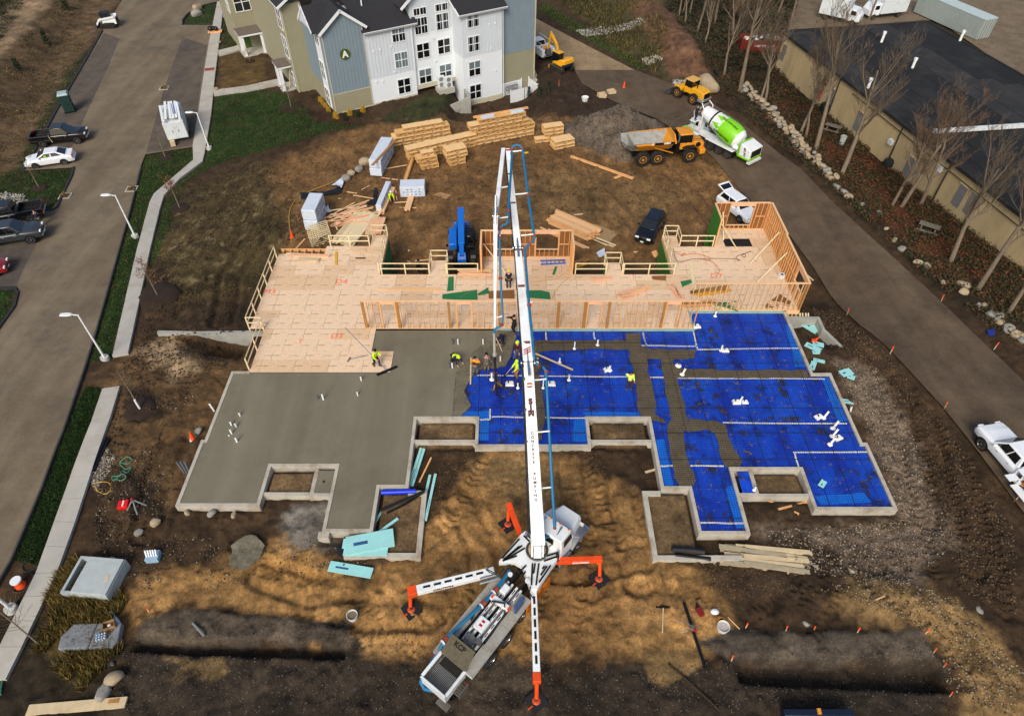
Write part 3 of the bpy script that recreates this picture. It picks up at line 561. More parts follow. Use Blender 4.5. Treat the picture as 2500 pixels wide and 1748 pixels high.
# pipes standing in the floor
pvc=mat('white_pvc',(228,230,228),0.4,var=0.04);gpipe=mat('grey_conduit',(92,98,104),0.5)
GRP='plastic pipe stubs standing in the floor'
def pipe(k,x,y,h,r,label,base=None,m=None,lean=(0,0)):
    z=0.0 if base!='m' and k!='C' else-0.07
    p=zone(k,[(x,y)],z)[0];t=thing('pipe_stub',label,'pipe',(p[0],p[1],z),0,GRP)
    b=B();b.tube([(0,0,-.05),(lean[0],lean[1],h)],r,10);b.build('pipe',m or pvc,t,40)
    b=B();b.cyl((lean[0],lean[1],h),(lean[0],lean[1],h+.012),r*.78,n=10);b.build('pipe_mouth',MATS['black_plastic'],t)
    if base:b=B();b.loft([[(math.cos(a)*q,math.sin(a)*q,zz)for a in[i*PI/5 for i in range(10)]]for q,zz in((r*2.4,0),(r*2.4,.03),(r*1.25,.1))]);b.build('flange',pvc,t)
    return t
for a in[('A',1173,507,.42,.055,'short white pipe in the wet slab just below the float worker'),('A',1152,597,.42,.05,'white pipe alone in the slab, a step in front of the float worker'),
    ('A',948,622,.62,.06,'tall white pipe beside a grey one in the middle of the wet slab'),('A',453,717,.36,.055,'small white pipe farthest back of the cluster near the left slab edge'),
    ('A',402,772,.40,.06,'white pipe at the left of a pair in the cluster near the left slab edge'),('A',431,783,.40,.06,'white pipe at the right of a pair in the cluster near the left slab edge'),
    ('A',404,824,.52,.06,'tallest white pipe in the middle of the left slab cluster'),('A',435,871,.5,.065,'white pipe nearest the camera in the left slab cluster'),('A',388,836,.16,.05,'low white cleanout cap left of the pipe cluster'),
    ('B',129,402,.55,.05,'white pipe beside a grey conduit, behind the crouching finisher'),('B',333,402,.55,.05,'white pipe behind the men in the rough concrete, left of the hose'),('B',82,596,.55,.055,'white pipe beside a grey conduit at the feet of the crouching finisher'),('B',474,540,.55,.055,'white pipe in rough concrete between the hose and the men')]:pipe(*a)
for a in[('A',916,619,.35,.05,'grey conduit beside the tall white pipe in the wet slab'),('B',84,402,.5,.07,'grey conduit left of a white pipe, behind the crouching finisher'),('B',60,597,.5,.06,'grey conduit left of a white pipe at the feet of the crouching finisher')]:pipe(*a,m=gpipe)
for a in[('B',404,692,.75,.075,'thick white flanged pipe on the membrane beside the blue hooded man'),('B',616,760,.55,.055,'thin white flanged pipe left of the boom base on the membrane'),('B',1033,696,.6,.06,'white flanged pipe on the tape line right of the boom'),('B',822,760,.85,.05,'slim white pipe hugging the right side of the boom'),
    ('B',1077,440,.75,.055,'white pipe with a blue foot in the upper concrete strip'),('B',1266,411,.6,.06,'tilted white pipe in the upper concrete strip, right of the one with a foot'),('B',957,552,.5,.06,'white pipe on blue sheet beside the grey screed board'),('B',1364,622,.6,.06,'white pipe of the cluster at the dashed blue lines'),('B',776,552,.5,.06,'white pipe half hidden by the black bypass hose')]:pipe(*a,base='m')
for a in[('C',580,76,.6,.06,'white pipe on dark stained membrane below the right stud wall'),('C',614,275,.6,.06,'white pipe on the upper right tape line'),('C',390,412,.6,.075,'white leaning pipe at the crossing of the concrete strips',None,None,(.15,.05)),('C',368,362,.22,.1,'low white capped pipe beside the concrete crossing'),('C',721,568,.5,.06,'leaning white pipe in the middle of the large blue field',None,None,(.12,.05)),
    ('C',1205,662,.6,.07,'leaning white pipe farthest left of the right edge group',None,None,(.2,.1)),('C',1258,722,.65,.075,'leaning white pipe, second from the top of the right edge group',None,None,(.22,.12)),('C',1255,768,.65,.075,'leaning white pipe in the middle of the right edge group',None,None,(.22,.12)),('C',1242,815,.6,.075,'leaning white pipe nearest the camera of the right edge group',None,None,(.2,.12)),('C',805,1078,.35,.05,'short white pipe in the small blue pit',None,None,(.05,.05))]:
    pipe(a[0],a[1],a[2],a[3],a[4],a[5],base='m',lean=a[8]if len(a)>6 else(0,0))
def duct(k,x,y,label,rz=0.0,s=1.0):
    p=zone(k,[(x,y)],-0.05)[0];t=thing('pipe_box',label,'pipe box',(p[0],p[1],-0.075),rz,'white boxed pipe fittings on the membrane')
    b=B();b.loft([[(-.32*s,-.22*s,0),(.32*s,-.22*s,0),(.32*s,.22*s,0),(-.32*s,.22*s,0)],[(-.27*s,-.18*s,.16),(.27*s,-.18*s,.16),(.2*s,.18*s,.16),(-.2*s,.18*s,.16)]]);b.build('box_cover',pvc,t,bevel=.01)
    b=B();b.cyl((-.1*s,0,.16),(-.1*s,.05*s,.26),.05*s);b.build('outlet',MATS['black_plastic'],t)
for a in[('B',550,728,'white arched fitting left of the boom, behind the blue hooded man',0,1),('B',888,728,'white arched fitting right of the boom on the blue sheet',0,1),('C',472,137,'white fitting in the corner below the end of the stud wall',.2,1),('C',640,275,'white tangle of fittings on the upper right tape line',0,.8),('B',1350,612,'white fitting at the dashed blue lines',.2,.9),
    ('C',703,572,'white fitting at the left in the middle of the large blue field',0,.9),('C',752,572,'white fitting at the right in the middle of the large blue field',0,.7),('C',1178,657,'white crumpled fitting left of the leaning pipes',.4,.9),('C',1288,778,'white fitting right of the leaning pipes',.4,.9)]:duct(*a)
for k,x,y,h,label in(('A',298,686,.8,'white vent pipe leaning outside the left slab edge'),('C',1362,620,.5,'white pipe end poking out beside the right foundation edge')):
    p=zone(k,[(x,y)],-.35)[0];t=thing('vent_pipe',label,'pipe',(p[0],p[1],-.4));b=B();b.tube([(0,0,0),(-.1,0,h)],.065,10);b.build('pipe',pvc,t,40);b=B();b.cyl((-.1,0,h),(-.102,0,h+.01),.05);b.build('pipe_mouth',MATS['black_plastic'],t)
pp=zone('A',[(135,1052)],-.35)[0];t=thing('conduit_bundle','bundle of three grey conduits leaning on the left slab edge','conduits',(pp[0],pp[1],-.4))
for i in range(3):b=B();b.tube([(i*.16-.16,0,0),(i*.16-.42+.1*i,.2,.95-.1*(i==0))],.06,8);b.build('conduit',gpipe,t)
# retaining wing walls
def wing(name,label,pts,w,z0,z1):
    t=thing(name,label,'retaining wall');b=B();wallpath(b,pts,w,z0,z1);b.build('wall_body',wall_m,t);return t
g0=G(394,810);wing('retaining_wall','long grey concrete wing wall running west from the wooden deck',[(g0.x,37.05),(-24,37.05),(-18.45,36.95)],0.26,-4.2,(float(hs(g0.x,37))+.35,-.75,-.55))
wl=zone('C',[(1010,95),(1168,97),(1200,152),(1360,268)],-.5)
wing('retaining_wall','angled grey concrete wing wall east of the blue slab',[(21.6,wl[0][1])]+wl[1:],0.25,-3.2,(-.35,-.4,-.55,-1.0))
# ---------------------------------------------------------------- timber deck and framing
def osb_mat(name,c,dash=True):
    m=mat(name,c,0.85,var=0.10,scale=6,dirt=(150,120,88),dirt_amt=0.35,bump=0.1,bscale=40)
    n=m.node_tree;L=n.links.new;b=n.nodes['Principled BSDF'];base=b.inputs['Base Color'].links[0].from_socket
    tc=n.nodes.new('ShaderNodeTexCoord');sp=n.nodes.new('ShaderNodeSeparateXYZ');L(tc.outputs['Object'],sp.inputs[0])
    def op(o,a,c_=None):
        k=n.nodes.new('ShaderNodeMath');k.operation=o
        for i,v in enumerate((a,c_)):
            if v is None:continue
            if isinstance(v,(int,float)):k.inputs[i].default_value=v
            else:L(v,k.inputs[i])
        return k.outputs[0]
    nz=n.nodes.new('ShaderNodeTexNoise');nz.inputs['Scale'].default_value=3.0;L(tc.outputs['Object'],nz.inputs[0])
    vz=n.nodes.new('ShaderNodeTexVoronoi');vz.inputs['Scale'].default_value=22;L(tc.outputs['Object'],vz.inputs[0])
    fl=n.nodes.new('ShaderNodeMix');fl.data_type='RGBA';fl.blend_type='MULTIPLY';fl.inputs[0].default_value=0.2;L(base,fl.inputs[6]);L(vz.outputs['Color'],fl.inputs[7]);base=fl.outputs[2]
    if dash:
        y=op('ABSOLUTE',sp.outputs[1]);ln=op('LESS_THAN',y,0.022)
        ds=op('LESS_THAN',op('FRACT',op('MULTIPLY',sp.outputs[0],0.82)),0.5);f=op('MULTIPLY',op('MULTIPLY',ln,ds),op('GREATER_THAN',nz.outputs[0],0.43))
        k=n.nodes.new('ShaderNodeMix');k.data_type='RGBA';L(op('MULTIPLY',f,0.8),k.inputs[0]);L(base,k.inputs[6]);k.inputs[7].default_value=(*lin((84,64,44)),1);base=k.outputs[2]
    L(base,b.inputs['Base Color']);return m
osb=osb_mat('subfloor_board',(234,204,170));osb2=osb_mat('subfloor_board_tan',(224,190,152));osb_d=osb_mat('sheathing_board',(134,88,46),False)
pine=mat('pine',(222,180,132),0.75,var=0.10,scale=2.5,stretch=(6,6,1));pine2=mat('pine_orange',(216,160,104),0.75,var=0.14,scale=2.5);pine3=mat('pine_grey',(196,176,140),0.8,var=0.14,scale=2)
pink=mat('lumber_pink',(224,170,136),0.75,var=0.12,scale=2.5);lvl=mat('laminated_beam',(158,112,58),0.75,var=0.18,scale=3);rail_m=mat('rail_lumber',(218,200,160),0.8,var=0.1,scale=2)
zip_g=mat('green_sheathing',(62,120,42),0.6,var=0.08,scale=2);zip_d=mat('green_sheathing_dark',(38,112,64),0.6,var=0.08,scale=2)
black_p=MATS['black_plastic']
deck=thing('timber_deck','pale plywood floor deck of the building under construction','deck')
REG=[(-18.35,-9.98,34.42,36.78),(-18.35,-8.36,32.32,34.42),(-19.5,13.93,36.8,38.86),(-19.5,22.62,38.86,43.25),(-19.5,-10.6,43.25,46.0),(-15.65,-10.6,46.0,47.1),(-11.9,-10.6,47.1,48.7),(-2.3,5.3,43.25,45.6),(-6.45,-5.1,43.25,45.1),(8.05,9.35,43.25,44.8),(13.55,22.62,43.25,47.05),(13.5,14.75,47.05,48.6),(17.75,22.62,47.05,49.65)]
PME={}
rd=random.Random(3);npn=0
for(x0,x1,y0,y1)in REG:
    r=0;y=y0
    while y<y1-0.05:
        ye=min(y+1.22,y1);x=x0-(2.44*rd.choice((0.25,0.5,0.75))if x1-x0>3 else 0);r+=1
        while x<x1-0.02:
            a,e=max(x,x0),min(x+2.44,x1)
            if e-a>0.05:
                w_,d_=round(e-a-0.018,2),round(ye-y-0.018,2);k=(w_,d_,rd.random()<.3)
                if k not in PME:b=B();b.bx(-w_/2,w_/2,-d_/2,d_/2,-0.02,0);PME[k]=b.mesh('floor_panel',osb2 if k[2]else osb)
                put('floor_panel',PME[k],deck,((a+e)/2,(y+ye)/2,0.012+rd.uniform(-.004,.006)));npn+=1
            x+=2.44
        y+=1.22
b=B()
for(x0,x1,y0,y1)in REG:b.bx(x0+.06,x1-.06,y0+.06,y1-.06,-0.12,-0.02)
b.build('joist_floor',mat('joist_wood',(110,82,52),0.8),deck)
b=B()
for p0,p1 in(((-19.52,36.8),(-19.52,46.0)),((-19.52,46.0),(-15.65,46.0)),((-15.65,47.12),(-11.9,47.12)),((-11.92,48.72),(-10.58,48.72)),((-10.58,48.7),(-10.58,43.25)),((-10.58,43.27),(-6.45,43.27)),((-6.47,45.1),(-5.08,45.12)),((-5.1,43.27),(-2.3,43.27)),((5.3,43.27),(8.05,43.27)),((8.05,44.82),(9.35,44.82)),((9.35,43.27),(13.5,43.27)),((13.5,43.27),(13.5,48.6)),((13.5,48.62),(14.75,48.62)),((14.75,47.07),(17.75,47.07)),((17.75,49.7),(22.65,49.7)),((22.64,38.86),(22.64,49.7)),((21.6,38.84),(22.6,38.84)),((-18.37,32.4),(-18.37,36.8))):
    b.beam((*p0,-.18),(*p1,-.18),.04,.34)
b.build('rim_board',pine,deck)
b=B()
for x in np.arange(-19.2,-15.7,.61):b.bx(x-.03,x+.03,46.0,46.75,-.3,-.02)
b.bx(-19.5,-15.6,46.72,46.78,-.3,0);b.build('open_joist',pine2,deck)
# lower storey below the deck
lw=thing('lower_storey','green sheathed lower storey walls showing below the timber deck','wall')
def pan(x0,y0,x1,y1,z0=-3.2,z1=-.36,m=None):b=B();b.beam((x0,y0,(z0+z1)/2),(x1,y1,(z0+z1)/2),.05,z1-z0);b.build('green_panel',m or zip_g,lw)
for y in np.arange(43.4,48.4,1.22):pan(-10.53,y,-10.53,min(y+1.2,48.65),m=zip_d)
for y in np.arange(43.4,48.4,1.22):pan(13.46,y,13.46,min(y+1.2,48.55))
pan(14.8,47.1,17.7,47.1);pan(-19.45,37.1,-19.45,46.6,m=zip_d);pan(22.7,39,22.7,49.6);pan(17.75,49.72,22.6,49.72);pan(-15.6,47.2,-12,47.2);pan(5.3,43.3,8,43.3);pan(9.4,43.3,13.4,43.3);pan(-10.5,43.3,-6.5,43.3);pan(-5,43.3,-2.4,43.3);pan(-2.3,45.66,5.3,45.66);pan(5.34,43.4,5.34,45.6);pan(-2.34,43.4,-2.34,45.6);pan(8.02,43.4,8.02,44.8);pan(9.38,43.4,9.38,44.8,m=zip_d);pan(-6.48,43.4,-6.48,45.1);pan(-5.06,43.4,-5.06,45.1)
for x in(21.9,22.2,22.5):b=B();b.beam((x,38.9,-2.8),(x,38.9,-.4),.09,.09);b.build('post',pine,lw)
for z in(-1.0,-1.6,-2.2):b=B();b.beam((21.6,38.86,z),(22.6,38.86,z),.05,.12);b.build('brace',lvl,lw)
b=B();b.beam((-19.6,46.9,-2.2),(-18.5,50.2,-2.2),.15,1.5);b.build('framed_panel',pine2,lw)
sd_=mat('ledger_foam',(136,172,168),0.6,var=.1,scale=3,dirt=(100,110,104),dirt_amt=.5)
b=B();b.bx(-1.0,13.95,36.62,36.78,-.12,.02);b.bx(13.98,21.3,38.62,38.82,-.12,.02);b.bx(13.93,14.05,36.62,38.7,-.12,.03);b.build('foam_edge',sd_,deck)
# guard rails
def rail(pts,label):
    t=thing('guard_rail',label,'guard rail',(*pts[0],0),0,'wooden guard rails round the timber deck');o=Vector((*pts[0],0))
    for i in range(len(pts)-1):
        a,c=Vector((*pts[i],0))-o,Vector((*pts[i+1],0))-o;L_=(c-a).length;k=max(1,round(L_/1.9))
        for j in range(k+(i==len(pts)-2)):
            p=a.lerp(c,j/k);b=B();b.beam((p.x,p.y,-.25),(p.x,p.y,1.08),.09,.045,(0,1,0));b.build('post',rail_m,t)
        for z in(.52,1.06):b=B();b.beam(a+Vector((0,0,z+random.uniform(-.02,.02))),c+Vector((0,0,z)),.04,.09);b.build('rail',rail_m,t)
rail([(-18.45,32.6),(-18.45,36.7)],'guard rail along the deck edge beside the wet slab, nearest the left wing wall')
rail([(-18.5,36.9),(-19.6,36.9),(-19.6,45.6)],'long guard rail on the far left edge of the deck')
rail([(-15.3,47.15),(-11.95,47.15),(-11.95,48.7),(-10.6,48.7),(-10.6,43.35)],'guard rail round the left wing in front of the lumber stack')
rail([(-10.4,43.35),(-6.5,43.35)],'guard rail over the pit right of the left wing');rail([(-6.45,43.4),(-6.45,45.1),(-5.1,45.1),(-5.1,43.4)],'guard rail cage round the small landing left of the blue lift')
rail([(-5.0,43.35),(-2.5,43.35)],'short guard rail in front of the blue lift');rail([(5.5,43.35),(8.0,43.35)],'short guard rail right of the framed middle bay')
rail([(8.05,43.4),(8.05,44.8),(9.35,44.8),(9.35,43.4)],'guard rail cage round the landing below the timber bundle');rail([(9.45,43.35),(13.6,43.35)],'guard rail between the landing and the right wing')
rail([(13.6,43.4),(13.6,48.6),(14.75,48.6),(14.75,47.15),(17.6,47.15)],'guard rail stepping round the right wing beside the black car')
# stud walls
STUD={}
def stud(t,x,y,z0,z1,d,along,m,w=.042):
    k=(round(w,3),round(d,3),round(z1-z0,2),along,m.name)
    if k not in STUD:b=B();hx,hy=(w/2,d/2)if along=='x' else(d/2,w/2);b.bx(-hx,hx,-hy,hy,0,z1-z0);STUD[k]=b.mesh('stud',m)
    return put('stud',STUD[k],t,(x,y,z0))
def swall(name,label,p0,p1,h=2.75,d=.12,posts=(),doors=(),wins=(),sheath=None,sp=.406,m=None,block=False):
    t=thing(name,label,'stud wall',(*p0,0.02));ax='x' if abs(p1[0]-p0[0])>abs(p1[1]-p0[1])else 'y';L_=(p1[0]-p0[0])if ax=='x' else(p1[1]-p0[1]);m=m or pine2
    P=lambda s,q=0:(s,q)if ax=='x' else(q,s)
    def bar(nm,s0,s1,z0,z1,mm,dd=d,q=0):
        b=B();a,c=P(s0,q),P(s1,q);(b.bx(s0,s1,q-dd/2,q+dd/2,z0,z1)if ax=='x' else b.bx(q-dd/2,q+dd/2,s0,s1,z0,z1));return b.build(nm,mm,t)
    for z in((0,.04),(h-.08,h-.042),(h-.04,h)):
        if z[0]==0:
            cuts=sorted([(a,c)for a,c,*_ in doors]);s=0
            for a,c in cuts+[(L_,L_)]:bar('bottom_plate',s,a,0,.04,pine);s=c
        else:bar('top_plate',0,L_,z[0],z[1],pink if z[0]<h-.05 else pine,d+.01)
    op=[(a,c,0,hd_)for a,c,hd_ in doors]+[(a,c,sl_,hd_)for a,c,sl_,hd_ in wins]
    for s in list(np.arange(.02,L_-.05,sp))+[L_-.02]:
        hit=[o for o in op if o[0]-.03<s<o[1]+.03]
        if hit:
            if hit[0][2]>0:stud(t,*P(s),.04,hit[0][2]-.04,d,ax,m)
            continue
        if any(abs(s-q)<.12 for q,_ in posts):continue
        stud(t,*P(s),.04,h-.08,d,ax,m)
    for q,w_ in posts:bar('post',q-w_/2,q+w_/2,.041,h-.081,lvl,d*.98)
    for a,c,sl_,hd_ in op:
        for s in(a-.045,c+.045):stud(t,*P(s),.04,h-.08,d,ax,m,.08)
        bar('header',a,c,hd_,h-.082,pink,d*.9)
        if sl_>0:bar('sill',a,c,sl_-.04,sl_,pine,d)
    if block:
        s=.04
        while s<L_-.3:
            if not any(o[0]-.2<s<o[1]for o in op):bar('blocking',s,s+sp-.05,h*.48,h*.48+.04,pine2,d*.95)
            s+=sp
    if sheath:
        q,mm=sheath;s=0
        cutsx=sorted(set([0,L_]+[v for o in wins for v in o[:2]]))
        for i in range(len(cutsx)-1):
            a,c=cutsx[i],cutsx[i+1];o=[o for o in wins if abs(o[0]-a)<.01]
            if o:
                if o[0][3]<h-.1:bar('sheathing_panel',a,c,o[0][3],h-.05,mm,.014,q)
                if o[0][2]>.2:bar('sheathing_panel',a,c,-.2,min(o[0][2]-.3,.5),mm,.014,q)
            else:
                k=max(1,round((c-a)/1.22))
                for j in range(k):bar('sheathing_panel',a+(c-a)*j/k+.004,a+(c-a)*(j+1)/k-.004,-.2,h-.05,mm,.014,q)
    return t
X0=-10.8
swall('stud_wall','long stud wall between the wet slab and the deck, with four door openings',(X0,36.86),(13.95,36.86),posts=[(.12,.2),(2.62,.24),(6.43,.18),(10.14,.18),(14.5,.2),(16.48,.24),(18.22,.2),(22.3,.2)],doors=[(1.45,2.45,2.4),(7.04,8.06,2.4),(16.68,17.6,2.4),(22.45,23.35,2.4)])
swall('stud_wall','stud wall along the front of the right wing above the blue sheet',(13.98,38.86),(22.62,38.86),posts=[(8.55,.12)],m=pine)
swall('stud_wall','tall orange stud wall on the far right side with a braced opening',(22.56,38.98),(22.56,45.0),d=.15,wins=[(.25,2.2,1.15,2.3)],sheath=None,block=True)
swall('stud_wall','rear half of the orange stud wall on the far right',(22.66,45.04),(22.66,49.6),d=.15,sheath=(.085,osb_d),block=True)
b=B();b.bx(22.645,22.66,41.3,45.0,-.2,2.68);o=b.build('sheathing_panel',osb_d);t_=[o2 for o2 in COL.objects if o2.name=='stud_wall.002'][0];o.parent=t_;o.location=(-22.56,-38.98,-.02)
swall('stud_wall','sheathed rear wall of the right wing with one large window opening',(17.9,49.6),(22.56,49.6),d=.14,wins=[(1.3,3.35,.45,2.4)],sheath=(.08,osb_d),block=True)
swall('stud_wall','short wall of bright green sheathing on the left of the right wing',(17.78,47.06),(17.78,49.52),d=.14,sheath=(-.08,zip_g))
swall('stud_wall','left side wall of the framed middle bay beside the blue lift',(-2.2,43.3),(-2.2,45.5),d=.14,sheath=(-.08,osb_d));swall('stud_wall','right side wall of the framed middle bay',(5.22,43.3),(5.22,45.5),d=.14,sheath=(.08,osb_d))
swall('stud_wall','sheathed rear wall of the middle bay with two window openings',(-2.28,45.56),(5.3,45.56),d=.14,wins=[(1.3,2.95,.85,2.4),(4.6,6.4,.85,2.4)],sheath=(.08,osb_d),block=True)
def brace(p0,p1,label):b=B();b.beam(p0,p1,.09,.04);tag(b.build('brace_board',rail_m),label,'brace','diagonal wall braces')
brace((22.45,43.6,2.0),(19.9,41.9,.04),'lower diagonal brace holding the right orange wall');brace((22.5,46.2,2.1),(20.2,44.6,.04),'upper diagonal brace holding the right orange wall');brace((-2.05,44.9,1.9),(-.1,43.2,.04),'diagonal brace in the left corner of the middle bay');brace((17.95,49.0,1.8),(19.6,46.6,.04),'diagonal brace over the black mat in the right wing');brace((18.6,49.45,1.9),(18.7,47.9,.04),'upright brace beside the window of the right wing')
# ---------------------------------------------------------------- concrete pump truck
white=mat('white_paint',(222,226,226),0.35,var=0.05,scale=1.5,dirt=(150,138,118),dirt_amt=0.3,coat=0.3);boomw=mat('boom_white',(226,230,230),0.4,var=0.05,scale=1.2,dirt=(150,122,94),dirt_amt=0.5)
orange=mat('orange_paint',(226,74,18),0.45,var=0.1,scale=2,dirt=(120,70,40),dirt_amt=0.4);pipeb=mat('pipe_blue',(18,104,146),0.45,var=0.08,scale=1.5,dirt=(90,100,96),dirt_amt=0.35)
rubber=mat('tyre_rubber',(26,25,24),0.9,var=0.25,scale=5,dirt=(92,76,54),dirt_amt=0.6,bump=0.3);chrome=mat('chrome',(190,194,198),0.2,0.9,var=0.05);steel=mat('dull_steel',(110,108,102),0.5,0.4,var=0.2,dirt=(90,70,48),dirt_amt=0.6)
blk=mat('black_paint',(14,14,16),0.45,var=0.2);grip=mat('antislip_strip',(22,20,20),0.95);glass=mat('dark_glass',(12,16,19),0.08,spec=0.9,var=0.05);rust=mat('rusty_clamp',(150,62,30),0.7,var=0.25,scale=6)
alum=mat('tread_plate',(168,164,152),0.5,0.25,var=0.14,scale=5,dirt=(120,104,82),dirt_amt=0.6,bump=0.2,bscale=60);greyp=mat('grey_paint',(120,124,126),0.5,var=0.1);amber=mat('amber_lens',(236,120,20),0.3);redl=mat('red_lens',(170,18,14),0.3);lampw=mat('lamp_lens',(232,232,226),0.15)
hosem=mat('black_hose',(22,23,25),0.6,var=0.3,scale=4,dirt=(90,84,74),dirt_amt=0.5)
WH={}
def wheel(parent,loc,r,w,rim=None,side=1,rim_r=0.55,name='wheel',lug=0):
    "tyre with its axle along y; side says which way the outer face looks"
    rim=rim or steel;k=(r,w,rim.name,side,rim_r,lug)
    if k not in WH:
        b=B();n=28 if r>.6 else 20
        pr=[(r*rim_r,-w/2*.8),(r*.86,-w/2),(r*.97,-w/2*.8),(r,-w/2*.4),(r,w/2*.4),(r*.97,w/2*.8),(r*.86,w/2),(r*rim_r,w/2*.8)]
        b.loft([[(q*math.sin(2*PI*i/n),y,q*math.cos(2*PI*i/n))for i in range(n)]for q,y in pr])
        if lug:
            for i in range(lug):
                for s in(-1,1):
                    a=2*PI*(i+.25*s)/lug;c_,s_=math.cos(a),math.sin(a);b.beam((s_*r*1.0,s*w*.02,c_*r*1.0),(s_*r*.99,s*w*.46,c_*r*.99),r*.1,r*.06,(s_,0,c_))
        m1=b.mesh('wheel',rubber,50);b=B();y=side*w/2
        R_=[[(q*math.sin(2*PI*i/16),yy,q*math.cos(2*PI*i/16))for i in range(16)]for q,yy in((r*rim_r*1.02,-y*.5),(r*rim_r*1.02,y*.84),(r*rim_r*.9,y*.86),(r*rim_r*.8,y*.45),(r*rim_r*.42,y*.45),(r*rim_r*.36,y*.85),(r*rim_r*.1,y*.88))]
        if side<0:R_=R_
        b.loft(R_)
        for i in range(6):a=2*PI*i/6;b.cyl((r*rim_r*.6*math.sin(a),y*.44,r*rim_r*.6*math.cos(a)),(r*rim_r*.6*math.sin(a),y*.56,r*rim_r*.6*math.cos(a)),r*.05,n=6)
        WH[k]=(m1,b.mesh('rim',rim,40))
    o=put(name,WH[k][0],parent,loc);put('rim',WH[k][1],o);return o
TZ=-0.4;TC=(1.58,17.63);TR=R(52.5)
tk=thing('concrete_pump_truck','white concrete pump truck with its long jointed boom reaching over the slab','pump truck',(*TC,TZ),TR)
TM=Matrix.Translation((*TC,TZ))@Matrix.Rotation(TR,4,'Z');TI=TM.inverted()
def WB():b=B();b.X=TI;return b       # world-placed solids under the truck
b=B();b.bx(-7.6,3.2,-.5,-.3,.75,1.05);b.bx(-7.6,3.2,.3,.5,.75,1.05)
for x in(-7.2,-5,-3,-1,1,3):b.bx(x,x+.15,-.32,.32,.78,1.0)
b.build('chassis',blk,tk)
b=B();b.loft([[(.72,-1.05,1.0),(.72,1.05,1.0),(.72,1.05,2.2),(.72,.98,3.05),(.72,-.98,3.05),(.72,-1.05,2.2)],[(1.75,-1.05,1.0),(1.75,1.05,1.0),(1.95,1.05,2.2),(1.72,.95,3.0),(1.72,-.95,3.0),(1.95,-1.05,2.2)]]);cab=b.build('cab',white,tk,40,.07)
b=B();b.loft([[(1.8,-1.0,1.0),(1.8,1.0,1.0),(1.8,1.0,2.0),(1.8,.82,2.24),(1.8,-.82,2.24),(1.8,-1.0,2.0)],[(3.35,-.66,.8),(3.35,.66,.8),(3.35,.66,1.75),(3.3,.56,2.0),(3.3,-.56,2.0),(3.35,-.66,1.75)]]);b.build('hood',white,tk,40,.06)
for s in(-1,1):
    b=B();b.loft([[(x,s*.62,z0),(x,s*1.22,z0),(x,s*1.24,z1),(x,s*.62,z1+.06)]for x,z0,z1 in((1.65,1.05,1.15),(1.9,1.1,1.42),(2.25,1.15,1.5),(2.65,1.1,1.42),(3.05,.9,1.2),(3.3,.75,1.0))]);b.build('fender',white if s>0 else greyp,tk,40,.03)
    wheel(tk,(2.28,s*1.05,.54),.54,.33,chrome,s)
    for x in(-4.25,-5.55):
        wheel(tk,(x,s*1.0,.53),.53,.55,chrome,s)
    wheel(tk,(-2.75,s*.98,.48),.46,.3,chrome,s)
    b=B();b.loft([[(x,s*1.057,z)for x,z in((.95,2.25),(1.72,2.25),(1.62,2.8),(.95,2.85))],[(x,s*1.02,z)for x,z in((.95,2.25),(1.72,2.25),(1.62,2.8),(.95,2.85))]]);b.build('side_window',glass,cab)
    b=B();b.cyl((1.85,s*1.05,2.2),(1.98,s*1.42,2.3),.025);b.box((2.0,s*1.44,2.15),(.08,.2,.5));b.build('mirror',chrome,tk)
    b=B();b.tube([(.95,s*.55,3.1),(1.45,s*.5,3.12)],[.02,.07],8);b.build('air_horn',chrome,cab)
    b=B();b.tube([(.45,s*1.0,.9),(.45,s*1.0,2.2),(.35,s*1.0,2.5)],.09,8);b.build('exhaust_stack',chrome if s>0 else blk,tk)
    b=B();b.box((3.3,s*.75,1.2),(.12,.26,.2));b.build('headlight',lampw,tk)
    b=B();b.bx(.5,1.7,s*1.02-.18,s*1.02+.18,.35,.95);b.build('fuel_tank',chrome,tk,bevel=.08)
for y in(-.85,-.3,0,.3,.85):b=B();b.sphere((1.62,y,3.04),.06,8,4,(1.3,1,.7));b.build('marker_light',amber,cab)
b=B();b.loft([[(2.0-.0,-.9,2.22),(2.0,.9,2.22),(1.78,.86,2.9),(1.78,-.86,2.9)],[(1.9,-.9,2.22),(1.9,.9,2.22),(1.68,.86,2.9),(1.68,-.86,2.9)]]);b.build('windscreen',glass,cab)
b=B();b.bx(.705,.73,-.5,.5,2.3,2.85);b.build('rear_window',glass,cab)
b=B();b.bx(3.35,3.62,-1.15,1.15,.45,.8);b.build('bumper',chrome,tk,bevel=.05)
b=B();b.bx(3.3,3.4,-.5,.5,.9,1.7);b.build('radiator_grille',blk,tk)
# decks, bodywork
for y0,y1,x0 in((.62,1.15,-7.2),(-1.2,-.62,-7.0)):
    x=x0
    while x<-2.75:b=B();b.bx(x,min(x+1.45,-2.7)-.015,y0,y1,1.45,1.5);b.build('deck_plate',alum,tk);x+=1.45
    b=B();b.bx(x0,-2.7,y0+.03,y1-.03,1.2,1.449);b.build('side_locker',white,tk)
b=B();b.bx(-3.3,-2.2,-1.22,-.35,1.45,1.52);b.build('deck_plate',alum,tk);b=B();b.bx(-3.1,-2.2,.35,1.15,1.45,1.52);b.build('deck_plate',alum,tk)
b=B();b.bx(-2.6,-.5,-1.24,-1.18,.55,1.5);b.build('flame_panel',mat('flame_panel',(196,104,18),0.4,var=0.6,scale=2.5,dirt=(40,20,10),dirt_amt=0.9),tk)
b=B();b.bx(-7.4,-2.2,-.6,.6,1.05,1.2);b.build('pump_floor',mat('grimy_floor',(46,44,40),0.8,var=0.4,scale=4),tk)
